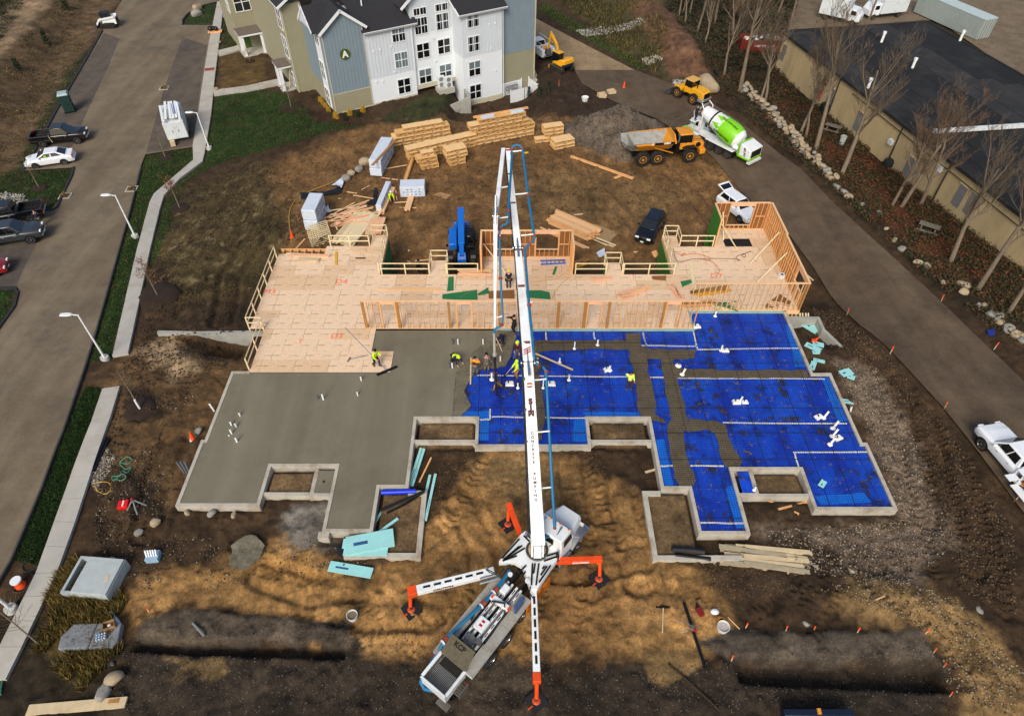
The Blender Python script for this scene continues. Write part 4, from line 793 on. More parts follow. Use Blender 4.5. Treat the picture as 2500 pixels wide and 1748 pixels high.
for y in(-.48,-.22,.08,.34):
    b=B();b.bx(-5.9,-2.1,y-.055,y+.055,1.5,1.62);o=b.build('pump_rail',white,tk)
    for i in range(7):b=B();b.bx(-5.7+i*.52,-5.42+i*.52,y-.025,y+.025,1.62,1.628);b.build('rail_slot',grip,o)
for y in(-.35,.2):b=B();b.cyl((-6.6,y,1.42),(-2.4,y,1.42),.13,n=12);b.build('pump_cylinder',steel,tk,40)
b=B();b.bx(-5.15,-4.45,-.28,.3,1.63,1.85);o=b.build('water_box',white,tk,bevel=.03)
for x in(-4.95,-4.72):b=B();b.bx(x,x+.12,-.1,.08,1.852,1.86);b.build('warning_label',redl,o)
b=B();b.bx(-2.9,-2.4,.0,.36,1.62,1.9);b.build('valve_block',white,tk,bevel=.03);b=B();b.bx(-3.5,-3.2,-.6,.55,1.63,1.85);o=b.build('pipe_saddle',white,tk,bevel=.03)
for y in(-.62,.45):b=B();b.box((-3.35,y,1.8),(.2,.12,.14));b.build('side_marker',orange,o)
b=B();b.box((-2.9,-.92,1.85),(.75,.16,.72));b.build('oil_cooler',mat('cooler_blue',(60,84,124),0.5,var=.2),tk,bevel=.03);b=B();b.box((-2.9,-.83,1.85),(.6,.03,.58));b.build('cooler_grille',blk,tk)
b=B();b.cyl((-5.75,.02,1.45),(-5.75,.02,1.8),.3,n=16);b.cyl((-5.55,-.42,1.5),(-5.55,-.42,1.85),.16,n=12);b.build('agitator_motor',steel,tk,40)
for i in range(3):b=B();b.box((-6.2,-.25+.22*i,1.75),(.3,.14,.2));b.build('swing_valve',rust if i % 2 else white,tk,bevel=.03)
for pts,r in(([(-7.3,-.5,1.3),(-5.5,-.66,1.45),(-3.6,-.55,1.6),(-3.3,-.3,1.95),(-3.6,.3,1.9)],.055),([(-6.9,-.58,1.25),(-5,-.7,1.3),(-3.2,-.62,1.35)],.05),([(-4.9,.62,1.55),(-4.2,.75,1.75),(-3.5,.62,1.6)],.05),([(-1.9,.3,1.4),(-1.6,.55,1.8),(-1.3,.3,1.5)],.035),([(-1.9,.7,1.3),(-1.5,.95,1.7),(-1.1,.8,1.5)],.03),([(-2.1,-.2,1.5),(-1.8,-.35,1.8),(-1.4,-.2,1.5)],.03)):
    b=B();b.tube([Vector(p)for p in pts],r,7);b.build('hydraulic_hose',hosem,tk,60)
# hopper
b=B();W_=.09
for y0,y1,x0,x1 in((-.75,-.68,-8.45,-7.0),(.68,.75,-8.45,-7.0),(-.75,.75,-8.5,-8.42)):b.bx(x0,x1,y0,y1,.8,1.62)
b.loft([[(-8.4,-.66,.5),(-7.0,-.66,.5),(-7.0,.66,.5),(-8.4,.66,.5)],[(-8.44,-.7,1.15),(-6.95,-.7,1.15),(-6.95,.7,1.15),(-8.44,.7,1.15)]]);hp=b.build('hopper',white,tk)
cem=mat('caked_cement',(84,78,62),0.9,var=0.3,scale=5,bump=0.4)
b=B();b.beam((-8.48,-.78,1.62),(-8.48,.78,1.62),.1,.06);b.beam((-8.4,-.78,1.62),(-7,-.78,1.62),.1,.06);b.beam((-8.4,.78,1.62),(-7,.78,1.62),.1,.06);b.build('hopper_rim',white,hp)
for i in range(19):y=-.64+i*.071;b=B();b.bx(-8.36,-7.05,y-.012,y+.012,1.52,1.58);b.build('grate_bar',mat('grate_steel',(52,48,40),0.7,var=.3),hp)
b=B();b.loft([[(-7.05,-.78,1.6),(-7.05,.78,1.6),(-7.05,.78,1.64),(-7.05,-.78,1.64)],[(-6.15,-.74,2.2),(-6.15,.74,2.2),(-6.18,.74,2.24),(-6.18,-.74,2.24)]]);fl=b.build('splash_lid',cem,tk)
lettering('KCP',.36,grip,fl,(-6.42,.05,2.10),(0,-1,0),(.83,0,.55),bold=.01)
b=B();b.bx(-8.75,-8.4,-1.0,-.3,.55,.62)
for i in range(5):b.bx(-7.95+i*.12,-7.9+i*.12,-1.2,-.75,.9,.94)
b.bx(-8.0,-7.3,-1.22,-1.17,.85,1.45);b.build('rear_step',steel,tk)
for s in(-1,1):b=B();b.box((-7.3,s*1.1,1.1),(.08,.16,.12));b.build('tail_light',redl,tk)
# star frame under the turret
star=[(-.5,17.15,1.55),(.3,17.15,1.62),(.75,16.9,1.62),(1.15,15.6,1.55),(1.5,15.6,1.55),(2.3,16.85,1.55),(2.95,17.7,1.55),(2.55,18.05,1.6),(1.9,18.45,1.65),(1.35,18.65,1.65),(.95,18.95,1.55),(.7,18.75,1.55)]
b=WB();b.add([(x,y,z)for x,y,z in star]+[(x,y,z-.5)for x,y,z in star],[tuple(range(11,-1,-1)),tuple(range(12,24))]+[(i,(i+1)%12,(i+1)%12+12,i+12)for i in range(12)]);b.build('star_frame',boomw,tk)
def stripe(p0,p1,w=.09):b=WB();b.beam((*p0,1.66),(*p1,1.66),w,.03);b.build('antislip_strip',grip,tk)
for p0,p1 in(((-.3,17.1),(.9,17.85)),((-.25,17.2),(.75,18.0)),((-.05,17.35),(.6,17.95)),((-.35,17.25),(.6,18.4)),((-.2,17.15),(.45,17.4)),((1.2,15.75),(1.28,16.95)),((1.44,15.75),(1.62,16.95)),((1.33,16.4),(1.42,16.95)),((1.6,15.9),(2.25,16.85)),((1.7,16.3),(2.05,16.8)),((1.9,17.1),(2.6,17.35)),((1.95,17.35),(2.7,17.6)),((.95,18.75),(1.3,18.35)),((.85,18.6),(1.15,18.25)),((.5,16.4),(.95,16.85)),((.7,16.2),(.9,16.5)),((1.8,16.65),(1.92,16.8))):stripe(p0,p1)
TP=Vector((1.55,17.72,0))
b=WB();b.cyl((TP.x,TP.y,1.1),(TP.x,TP.y,1.72),.62,n=28);b.build('slew_ring',steel,tk,40)
for i in range(36):a=2*PI*i/36;b=WB();b.box((TP.x+.55*math.cos(a),TP.y+.55*math.sin(a),1.74),(.05,.05,.05),a);b.build('ring_bolt',grip,tk)
b=WB();b.cyl((TP.x,TP.y,1.72),(TP.x,TP.y,1.8),.47,n=24);b.build('turret_base',mat('rust_stained',(176,150,124),0.7,var=.2,dirt=(110,60,30),dirt_amt=.6),tk,40)
b=WB()
for s in(-.29,.29):b.beam((TP.x+s,TP.y-.25,1.8),(TP.x+s,TP.y+.1,3.0),.09,.55,(0,1,0))
b.beam((TP.x,TP.y-.55,2.0),(TP.x,TP.y-.2,2.6),.4,.3);b.build('turret_post',boomw,tk)
b=WB();b.tube([(TP.x,TP.y-.1,1.8),(TP.x,TP.y-.1,2.55),(TP.x+.05,TP.y-.05,2.75),(TP.x+.3,TP.y+.05,2.8)],.14,10);b.build('turret_elbow',pipeb,tk,50)
# outriggers
def outrig(root,tip,foot,w0,w1,h,m,capm,txt,slots,label_side,knee=None):
    a,c=Vector(root),Vector(tip);d=(c-a).normalized();b=WB();b.beam(a,c,w0,h,w1=w1,h1=h*.85);o=b.build('outrigger_arm',m,tk,bevel=.03)
    b=WB();b.beam(c-d*.1,c+d*.38,w1*1.12,h*.95);b.build('arm_end',capm,o,bevel=.04)
    f=Vector((foot[0],foot[1],TZ));e=c+d*.25;b=WB();b.cyl((e.x,e.y,c.z+.05),(f.x,f.y,f.z+.55),.105,n=12);b.build('jack_leg',orange,o,40)
    b=WB();b.cyl((e.x,e.y,f.z+.6),(f.x,f.y,f.z+.16),.075,n=12);b.build('jack_rod',blk,o,40)
    for k in(0,1):b=WB();b.cyl((e.x,e.y,c.z-.28-.16*k),(e.x,e.y,c.z-.33-.16*k),.11,n=12);b.build('warning_band',mat('warning_yellow',(214,170,20),.5),o)
    b=WB();b.cyl((f.x,f.y,f.z+.1),(f.x,f.y,f.z+.2),.24,.14,n=18);b.build('foot_plate',mat('orange_foot',(190,74,30),.6,var=.2,scale=5),o,40)
    b=WB();b.box((f.x,f.y,f.z+.06),(.85,.85,.14),.65);p=b.build('cribbing_pad',mat('pad_black',(24,26,30),.7,var=.2),o);b=WB();b.box((f.x-.3,f.y-.33,f.z+.135),(.28,.07,.02),.65);b.build('pad_handle',orange,o)
    n_=d.cross(Vector((0,0,1))).normalized()
    for i in range(slots):t=.12+.8*(i+.5)/slots;q=a.lerp(c,t)+Vector((0,0,h*.5+.005-h*.07*t));L_=(c-a).length/slots*.27;b=WB();b.beam(q-d*L_,q+d*L_,.12,.012);b.build('arm_slot',grip,o)
    if txt:
        q=a.lerp(c,txt[1]);X=d if d.x>0 else-d;s=1 if X.cross(Vector((0,0,1))).y<0 else-1;wv=(w0+(w1-w0)*txt[1])/2+.008;nn=X.cross(Vector((0,0,1))).normalized();nn=nn if nn.y<0 else-nn
        q=q+nn*wv;q=TI@q;X_=TI.to_3x3()@X;lettering('CAUTION',txt[2],txt[3],o,q,X_,(0,0,1),bold=.012)
    return o
redt=mat('caution_maroon',(84,20,24),.6)
outrig((.72,18.9,.95),(.12,20.7,.95),(-.02,20.42),.3,.3,.32,orange,orange,None,0,1)
outrig((2.6,17.45,.95),(4.75,17.55,.95),(5.02,17.02),.32,.3,.34,orange,orange,('c',.62,.2,white),0,1)
outrig((-.75,16.78,1.1),(-4.9,15.72,1.05),(-5.2,15.3),.42,.46,.42,boomw,orange,('c',.66,.24,redt),6,1)
outrig((1.33,15.9,1.2),(1.37,11.5,1.05),(1.37,10.75),.3,.36,.4,boomw,orange,None,6,1)
for s in(0,1):b=WB();b.cyl((-.55+.0,16.5-.25*s,1.35),(-1.5,16.25-.25*s,1.3),.06,n=10);b.build('outrigger_ram',chrome,tk,40)
for p in((.1,16.35),(1.0,16.0)):b=WB();b.cyl((*p,1.6),(*p,1.68),.13,n=14);b.build('filler_cap',white,tk,40)
# boom
def BP(u,v,y):
    th=CPD+math.atan((v-CV)/CF);z=CH-y*math.tan(th);dep=y*math.cos(CPD)+(CH-z)*math.sin(CPD);return Vector(((u-CU)*dep/CF,y,z))
J0=Vector((1.54,17.75,2.95));J1=BP(1289,886,25.3);J2=BP(1264,606,33.7);J3=BP(1239,366,41.6);J3b=BP(1229,366,41.5);J4=BP(1210,528,33.9);J5=BP(1208,800,30.1)
def section(name,p0,p1,w0,w1,h0,h1,m=boomw):b=WB();b.beam(p0,p1,w0,h0,w1=w1,h1=h1);return b.build(name,m,tk,bevel=.02)
S1=section('boom_section',J0-(J1-J0).normalized()*.35,J1,.72,.52,.8,.5);S2=section('boom_section',J1,J2+(J1-J2).normalized()*.4,.56,.42,.55,.42);S3=section('boom_section',J2,J3,.44,.30,.42,.26)
S4=section('boom_section',J3b,J4,.26,.28,.3,.32);S5=section('boom_section',J4,J5+(J4-J5)*.0,.26,.11,.28,.12)
def knuckle(p,w,d,l=.7):
    for s in(-1,1):
        b=WB();q=p+Vector((s*w/2,0,.05));b.beam(q-d*l,q+d*l,.05,.26);b.build('knuckle_plate',blk,tk)
    b=WB();b.cyl(p-Vector((w*.7,0,0)),p+Vector((w*.7,0,0)),.12,n=12);b.build('knuckle_pin',chrome,tk,40)
    b=WB();b.cyl(p-d*1.0+Vector((0,0,.22)),p+d*.7+Vector((0,0,.2)),.08,n=10);b.build('knuckle_ram',chrome,tk,40)
d12=(J2-J1).normalized();knuckle(J1,.56,d12,.35);knuckle(J2,.46,d12,.75);knuckle(J4,.28,(J5-J4).normalized(),.5)
up1=(J1-J0).cross(Vector((1,0,0)));up1=up1 if up1.z>0 else-up1;up1.normalize()
def boomtext(txt,size,t,sec,p0,p1,h0,h1,m,bold=0,line=1.0):
    d=(p1-p0).normalized();sx=d.cross(Vector((0,0,1))).normalized();n_=sx.cross(d).normalized();q=p0.lerp(p1,t)+n_*((h0+(h1-h0)*t)/2+.008)
    lettering(txt,size,m,sec,TI@q,TI.to_3x3()@sx,TI.to_3x3()@d,bold=bold,line=line)
maroon=mat('decal_maroon',(74,22,30),.6)
boomtext('S\nJ\nM',.40,.735,S1,J0,J1,.8,.5,maroon,.03,.8);boomtext('C\nO\nN\nC\nR\nE\nT\nE',.21,.505,S1,J0,J1,.8,.5,maroon,.006,1.05);boomtext('P\nU\nM\nP\nI\nN\nG',.21,.285,S1,J0,J1,.8,.5,maroon,.006,1.05)
d1=(J1-J0).normalized();sx1=d1.cross(Vector((0,0,1))).normalized();n1=sx1.cross(d1)
q=J0.lerp(J1,.865)+n1*(.27+.012);b=WB();b.add([q+sx1*x+d1*y for x,y in((-.2,0),(-.1,-.13),(.1,-.13),(.2,0),(.1,.13),(-.1,.13))],[tuple(range(6))]);b.build('logo_badge',maroon,S1)
b=WB();q=q+n1*.004;b.add([q+sx1*x+d1*y for x,y in((-.15,0),(-.08,-.09),(.08,-.09),(.15,0),(.08,.09),(-.08,.09))],[tuple(range(6))]);b.build('logo_center',orange,S1);b=WB();q=q+n1*.004;b.add([q+sx1*x+d1*y for x,y in((-.17,-.035),(.17,-.035),(.17,.035),(-.17,.035))],[tuple(range(4))]);b.build('logo_band',white,S1)
n2=d12.cross(Vector((1,0,0)));n2=n2 if n2.z>0 else-n2;n2.normalize();sx2=d12.cross(n2)
for i in range(3):
    q=J1+d12*(.45+.14*i)+n2*.29;b=WB();b.add([q+sx2*x+d12*y for x,y in((-.2,-.1),(-.2,-.03),(.2,.16),(.2,.09))],[(3,2,1,0)]);b.build('warning_stripe',redl,S2)
for t in(.62,.14):b=WB();q=J1.lerp(J2,t)+n2*(.275-.06*t);b.add([q+sx2*x+d12*y for x,y in((-.2,-.09),(.2,-.09),(.2,.09),(-.2,.09))],[(0,1,2,3)]);b.build('rust_patch',mat('rust_patch',(110,60,40),.8,var=.5,scale=9),S2)
d3=(J3-J2).normalized();sx3=d3.cross(Vector((0,0,1))).normalized();n3=sx3.cross(d3)
for t in(.42,.72,.98):b=WB();q=J2.lerp(J3,t)+n3*(.215-.08*t);b.add([q+sx3*x+d3*y for x,y in((-.15,-.07),(.15,-.07),(.15,.07),(-.15,.07))],[(0,1,2,3)]);b.build('rust_patch',MATS['rust_patch']if t<.9 else redl,S3)
for S_,T_,wd,hh,k in((J0,J1,.33,.3,3),(J1,J2,.25,.2,2),(J2,J3,.19,.15,2)):
    for i in range(k):b=WB();o_=Vector((-wd-.05*i,0,hh-.12*i));b.tube([S_+o_*1.15,S_.lerp(T_,.5)+o_*.95+Vector((0,0,.03)),T_+o_*.8],.024,6);b.build('boom_hose',hosem,tk,60)
for t in(.12,.3,.52,.7,.88):
    b=WB();q=J0.lerp(J1,t);b.box((q.x-.36+.09*t,q.y,q.z+.2),(.1,.14,.42));b.build('hose_bracket',steel,tk)
for pts in([(-.9,16.9,1.5),(-1.15,16.6,1.75),(-.6,16.4,1.6),(-.2,16.7,1.5)],[(-1.2,16.75,1.4),(-1.0,16.45,1.7),(-.4,16.3,1.5)],[(1.15,15.7,1.6),(1.1,15.35,1.65),(1.3,15.1,1.45)],[(2.2,17.9,1.7),(2.5,18.0,2.0),(2.7,17.7,1.8)]):b=WB();b.tube(pts,.03,6);b.build('hydraulic_hose',hosem,tk,60)
# delivery line
def line(pts,r=.085,m=pipeb,name='delivery_pipe'):b=WB();b.tube(pts,r,10);return b.build(name,m,tk,60)
L1=[TP+Vector((.25,.05,2.8)),BP(1340,1308,18.1),BP(1352,1300,18.3),BP(1354,1288,18.55)];line(L1)
L2=[BP(1354,1288,18.55),BP(1349,1200,19.7),BP(1340,1043,22.2),BP(1334,925,24.6),BP(1332,905,24.95),BP(1326,896,25.15),BP(1316,893,25.2)];line(L2);line([BP(1316,893,25.2),BP(1306,885,25.3),BP(1303,870,25.5),BP(1302,850,25.9),BP(1292,749,28.9),BP(1283,640,32.4),BP(1282,612,33.2),BP(1285,602,33.4),BP(1294,595,33.6),BP(1302,590,33.7),BP(1305,580,33.9),BP(1302,562,34.3),BP(1289,475,37.4),BP(1276,368,41.2),BP(1272,358,41.4),BP(1263,354,41.5),BP(1253,357,41.5),BP(1249,366,41.4),BP(1250,378,40.9),BP(1246,440,38),BP(1241,514,35),BP(1240,541,34.2)],.08)
line([BP(1240,541,34.2),BP(1236,548,34.1),BP(1226,551,34),BP(1220,558,33.9),BP(1219,575,33.6),BP(1222,674,32),BP(1227,774,30.5),BP(1226,790,30.3),BP(1221,798,30.2),BP(1213,800,30.1),BP(1208,806,30.05),BP(1206.5,815,30.0)],.075)
HB=BP(1206.5,813,30.0);hx,hy=HB.x,30.0
line([(hx,hy,HB.z),(hx,hy,HB.z-1.9)],.085,mat('pale_steel',(170,168,156),.5,var=.15));b=WB();b.cyl((hx,hy,HB.z-1.85),(hx,hy,HB.z-2.0),.13,n=12);b.build('hose_clamp',MATS['pale_steel'],tk,40)
b=WB();b.tube([(hx,hy,HB.z-1.95),(hx+.02,hy,HB.z-3.5),(hx+.08,hy-.1,.35)],[.085,.085,.08],10);b.build('end_hose',hosem,tk,50)
b=WB();b.tube([BP(1305,878,25.4),BP(1316,880,25.2),BP(1321,892,25.0),BP(1318,904,24.9),BP(1309,914,24.8)],.07,8);b.build('bypass_hose',hosem,tk,60)
RL=[zz for zz in[(1246,1395),(1160,1490),(1088,1560),(1072,1586)]]
hopr=[(*PZ(x,y,1.35),1.35)for x,y in[(1246,1392),(1211,1439),(1181,1472),(1088,1560)]]+[(*PZ(1070,1590,1.0),1.0),(*PZ(1034,1648,.55),.55),(*PZ(1027,1664,.3),.3),(*PZ(1037,1681,.2),.2),(*PZ(1063,1687,.3),.3)]
line(hopr,.1)
for p in hopr[1:4]:
    b=WB();p=Vector(p);b.cyl(p-Vector((.06,.07,0)),p+Vector((.06,.07,0)),.15,n=12);b.build('pipe_clamp',rust,tk,40);b=WB();b.cyl(p-Vector((.15,.18,0)),p-Vector((.1,.13,0)),.16,n=12);b.build('pipe_band',white,tk,40)
for u,v,y in((1354,1291,18.5),(1334,908,24.9),(1316,893,25.2),(1283,625,32.9),(1294,595,33.6),(1305,576,34),(1289,477,37.3),(1275,364,41.3),(1249,368,41.3),(1241,516,34.95),(1220,560,33.85),(1219,578,33.55),(1222,680,31.9),(1292,745,29),(1225,793,30.25)):
    p=BP(u,v,y);q=BP(u,v-5,y+.15);d=Vector((0,.7,.25)).normalized()if(u,v)not in((1316,893),(1294,595))else Vector((1,.2,0));b=WB();b.cyl(p-d*.06,p+d*.06,.125,n=12);b.build('pipe_clamp',rust,tk,40)
for u0,u1,v,y,y1 in((1305,1342,1055,22.0,22.0),(1314,1346,1192,19.8,19.8),(1300,1334,928,24.5,24.5),(1254,1289,475,37.4,37.4),(1243,1275,371,41.2,41.2),(1272,1302,575,34,34),(1289,1300,740,29.2,29.2),(1214,1240,533,34.3,34.4),(1214,1221,578,33.6,33.5),(1212,1226,775,30.5,30.5),(1216,1239,459,37,37.2)):
    b=WB();b.tube([BP(u0,v,y),BP((u0+u1)/2,v-1,y),BP(u1,v-3,y1)],.045,7);b.build('pipe_bracket',white,tk,50)
# ---------------------------------------------------------------- cars and pickups
def qpanel(b,q,s0,s1,t0,t1,off=0.008,th=0.02):
    "a thin panel on the quad q (a,b,c,d), spanning s0..s1 along ab and t0..t1 along ad"
    a,e,c,d=[Vector(p)for p in q]
    f=lambda s,t:(a.lerp(e,s)).lerp(d.lerp(c,s),t)
    n_=(e-a).cross(d-a).normalized();P=[f(s0,t0),f(s1,t0),f(s1,t1),f(s0,t1)]
    b.add([p+n_*off for p in P]+[p-n_*th for p in P],[(0,1,2,3),(7,6,5,4),(1,0,4,5),(2,1,5,6),(3,2,6,7),(0,3,7,4)])
def car(name,label,cat,loc,rz,kind,paint,group=None,rim=None,z=None):
    p=dict(sedan=dict(L=4.8,W=1.82,zb=.28,top=[(-2.4,.72),(-2.3,.98),(-1.6,1.04),(1.05,.98),(1.7,.9),(2.25,.78),(2.4,.6)],base=(-1.85,1.15),roof=(-.95,.2),H=1.45,wx=(-1.38,1.4),wr=.33),
             suv=dict(L=4.5,W=1.82,zb=.32,top=[(-2.25,.8),(-2.2,1.05),(-1.5,1.1),(.95,1.06),(1.6,1.0),(2.1,.88),(2.25,.65)],base=(-2.15,1.05),roof=(-1.75,.2),H=1.66,wx=(-1.3,1.35),wr=.35),
             pickup=dict(L=5.8,W=1.98,zb=.5,top=[(-.75,1.1),(-.7,1.22),(0,1.22),(1.35,1.22),(2.2,1.18),(2.75,1.1),(2.9,.85)],base=(-.68,1.45),roof=(-.5,.75),H=1.9,wx=(-1.75,1.85),wr=.4))[kind]
    t=thing(name,label,cat,loc,rz,group);w=p['W']/2;P=p['top']
    b=B();b.loft([[(x,-w*k*.93,p['zb']),(x,w*k*.93,p['zb']),(x,w*k,zt*.55+p['zb']*.45),(x,w*k*.98,zt*.85+p['zb']*.15),(x,w*k*.86,zt),(x,-w*k*.86,zt),(x,-w*k*.98,zt*.85+p['zb']*.15),(x,-w*k,zt*.55+p['zb']*.45)]for(x,zt),k in zip(P,[.86 if kind!='pickup' else 1,.97 if kind!='pickup' else 1,1,1,.99,.95,.82])]);body=b.build('body',paint,t,38,.04)
    zt=P[2][1]-.02;b0,b1=p['base'];r0,r1=p['roof'];H=p['H'];wb,wr_=w*.88,w*.70
    q=[(b0,-wb,zt),(b1,-wb,zt),(b1,wb,zt),(b0,wb,zt)];u=[(r0,-wr_,H),(r1,-wr_,H),(r1,wr_,H),(r0,wr_,H)]
    b=B();b.loft([q,u]);b.build('cabin',paint,t,30,.05)
    b=B();qpanel(b,(q[1],q[2],u[2],u[1]),.05,.95,.08,.93);b.build('windscreen',glass,t)
    b=B();qpanel(b,(q[3],q[0],u[0],u[3]),.07,.93,.12,.9);b.build('rear_window',glass,t)
    for s,(a,c,d,e)in((-1,(q[0],q[1],u[1],u[0])),(1,(q[2],q[3],u[3],u[2]))):
        for k0,k1 in((.09,.48),(.52,.88)):b=B();qpanel(b,(a,c,d,e),k0,k1,.12,.88);b.build('side_window',glass,t)
    b=B();b.bx(r0+.05,r1-.02,-wr_+.05,wr_-.05,H-.005,H+.02);b.build('roof_panel',paint,t,bevel=.02)
    xf=P[-1][0];xr=P[0][0]if kind!='pickup' else-2.9
    for s in(-1,1):
        for x in p['wx']:
            b=B();b.loft([[(x+p['wr']*1.2*math.sin(a),y,p['wr']+p['wr']*1.2*math.cos(a))for a in[2*PI*i/18 for i in range(18)]]for y in(s*(w-.25),s*(w+.006))]);b.build('wheel_arch',blk,t)
            wheel(t,(x,s*(w-.09),p['wr']),p['wr'],.24,rim or chrome,s,.66)
        b=B();b.box((xf-.16,s*w*.62,P[-2][1]-.1),(.3,.36,.14));b.build('headlight',lampw,t,bevel=.02)
        b=B();b.box((xr+.06,s*w*.78,(P[2][1])-.16),(.16,.22,.3 if kind=='pickup' else .16));b.build('tail_light',redl,t,bevel=.02)
        b=B();b.box((b1-.35,s*(w+.07),zt+.08),(.12,.2,.14));b.build('mirror',paint,t,bevel=.02)
        for x in((b0+b1)/2+.45,(b0+b1)/2-.5):b=B();b.box((x,s*(w+.005),zt-.2),(.16,.03,.03));b.build('door_handle',chrome if kind=='pickup' else paint,t)
    b=B();b.bx(xf-.1,xf+.06,-w*.8,w*.8,p['zb']+.02,p['zb']+.22);b.build('front_bumper',chrome if kind=='pickup' else paint,t,bevel=.04)
    b=B();b.bx(xr-.06,xr+.12,-w*.85,w*.85,p['zb']+.05,p['zb']+.25);b.build('rear_bumper',chrome if kind=='pickup' else paint,t,bevel=.04)
    b=B();b.bx(xf-.03,xf+.02,-.45,.45,p['zb']+.28,P[-1][1]+.02);b.build('grille',blk,t)
    b=B();b.box((xf+.07,0,p['zb']+.14),(.02,.32,.15));b.build('licence_plate',white,t)
    if kind=='pickup':
        b=B();b.bx(-2.9,-.76,-w,w,.5,.78)
        for s in(-1,1):b.bx(-2.9,-.76,min(s*w,s*(w-.12)),max(s*w,s*(w-.12)),.78,1.24)
        b.bx(-.88,-.76,-w+.12,w-.12,.78,1.24);b.build('bed',paint,t,bevel=.03)
        b=B();b.bx(-2.91,-2.83,-w+.121,w-.121,.78,1.23);b.build('tailgate',paint,t)
        b=B();b.bx(-2.8,-.9,-w+.14,w-.14,.781,.8);b.build('bed_liner',blk,t)
    return t
def paint(n,c,d=None):return mat(n,c,0.25,var=0.04,scale=1,coat=0.6,dirt=d or(120,104,84),dirt_amt=0.12)
pb=paint('paint_black',(13,13,16));pw=paint('paint_white',(226,230,234));pg=paint('paint_graphite',(44,50,56));pr=paint('paint_red',(140,18,28));pn=paint('paint_midnight',(10,12,20))
V=lambda x,y:(x,y,float(hs(x,y))+.03)
car('suv','shiny black compact suv parked on bare dirt behind the deck','car',V(13.5,53.2),R(-118),'suv',pn)
wg=car('station_wagon','white car with its tailgate raised, seen behind the right framed wall','car',V(22.6,56.6),R(-62),'suv',pw)
b=B();b.loft([[(-1.7,-.62,1.66),(-1.7,.62,1.66),(-1.7,.62,1.71),(-1.7,-.62,1.71)],[(-2.6,-.7,1.94),(-2.6,.7,1.94),(-2.6,.7,1.99),(-2.6,-.7,1.99)]]);hb=b.build('raised_tailgate',pw,wg,bevel=.03);b=B();b.loft([[(-1.82,-.52,1.72),(-1.82,.52,1.72),(-1.82,.52,1.755),(-1.82,-.52,1.755)],[(-2.4,-.56,1.9),(-2.4,.56,1.9),(-2.4,.56,1.935),(-2.4,-.56,1.935)]]);b.build('tailgate_glass',glass,hb)
sdn=car('sedan','white sedan parked beside the grass island, green sticker in its window','car',V(-49.5,65.9),R(198),'sedan',pw)
b=B();b.cyl((.1,.86,1.2),(.1,.875,1.2),.13,n=12);b.build('window_sticker',mat('lime_sticker',(150,220,20),.6),sdn)
p1=car('pickup_truck','black pickup with a strap hanging over its side, beside the portable toilet','pickup',V(-50.7,70.8),R(13),'pickup',pb)
b=B();b.tube([(-.75,-1.02,1.3),(-.72,-1.03,.9),(-.62,-1.05,.5)],.03,6);b.build('strap',pine3,p1)
car('pickup_truck','black pickup at the left edge with its open bed towards the road','pickup',V(-47.2,54.0),R(200),'pickup',pb)
car('pickup_truck','dark grey pickup with a white load in its bed, nose to the road','pickup',V(-45.4,50.4),R(17),'pickup',pg)
b=B();b.bx(-2.6,-1.1,-.7,.7,.85,1.5);o=b.build('wrapped_load',mat('white_wrap',(214,218,220),.5),None,bevel=.08);tag(o,'white covered load in the bed of the dark grey pickup','load');o.location=V(-45.4,50.4);o.rotation_euler=(0,0,R(17))
car('hatchback','red car just showing its nose at the left edge','car',V(-45.4,45.2),R(17),'sedan',pr)
# ---- white utility pickup, lower right
ut=car('utility_truck','white crew cab utility truck on the asphalt with an open side locker','utility truck',V(31.75,24.4),R(101),'pickup',pw)
for o in[o for o in ut.children if o.name.split('.')[0]in('bed','tailgate')]:bpy.data.objects.remove(o)
b=B();b.bx(-3.0,-.76,-1.0,1.0,.5,.78);b.build('flat_bed',pw,ut)
for s in(-1,1):
    b=B();b.bx(-3.0,-.8,s*1.04-.01 if s>0 else-1.05,1.05 if s>0 else-1.03,.5,.6)
    for x0,x1 in((-3.0,-2.9),(-1.32,-1.28),(-.86,-.8)):b.bx(x0,x1,min(s*.62,s*1.04),max(s*.62,s*1.04),.6,1.34)
    b.bx(-3.0,-.8,min(s*.58,s*.62),max(s*.58,s*.62),.6,1.34);b.bx(-3.0,-.8,min(s*.6,s*1.05),max(s*.6,s*1.05),1.341,1.38);b.build('side_locker',pw,ut)
    if s<0:b=B();b.bx(-2.9,-.86,-1.055,-1.042,.62,1.33);b.build('locker_door',pw,ut)
b=B();b.bx(-1.3,-.84,1.06,1.75,.98,1.02);b.build('locker_door',pw,ut);b=B();b.box((-2.1,1.3,.62),(1.5,.5,.03));b.build('folding_shelf',pw,ut)
for x,m in((-1.1,steel),(-1.6,MATS['flame_panel']),(-1.9,redl),(-2.3,pipeb),(-2.6,steel)):b=B();b.box((x,.85,.78),(.28,.3,.3));b.build('tool_box',m,ut,bevel=.03)
b=B();b.tube([(-.85,-.6,1.2),(-.85,-.6,1.95),(-.85,.6,1.95),(-.85,.6,1.2)],.035,6)
b.build('headache_rack',blk,ut);b=B();b.box((-1.8,0,.95),(1.5,.9,.35));b.build('bed_load',mat('blue_tarp',(24,52,140),.6,var=.3),ut,bevel=.08)
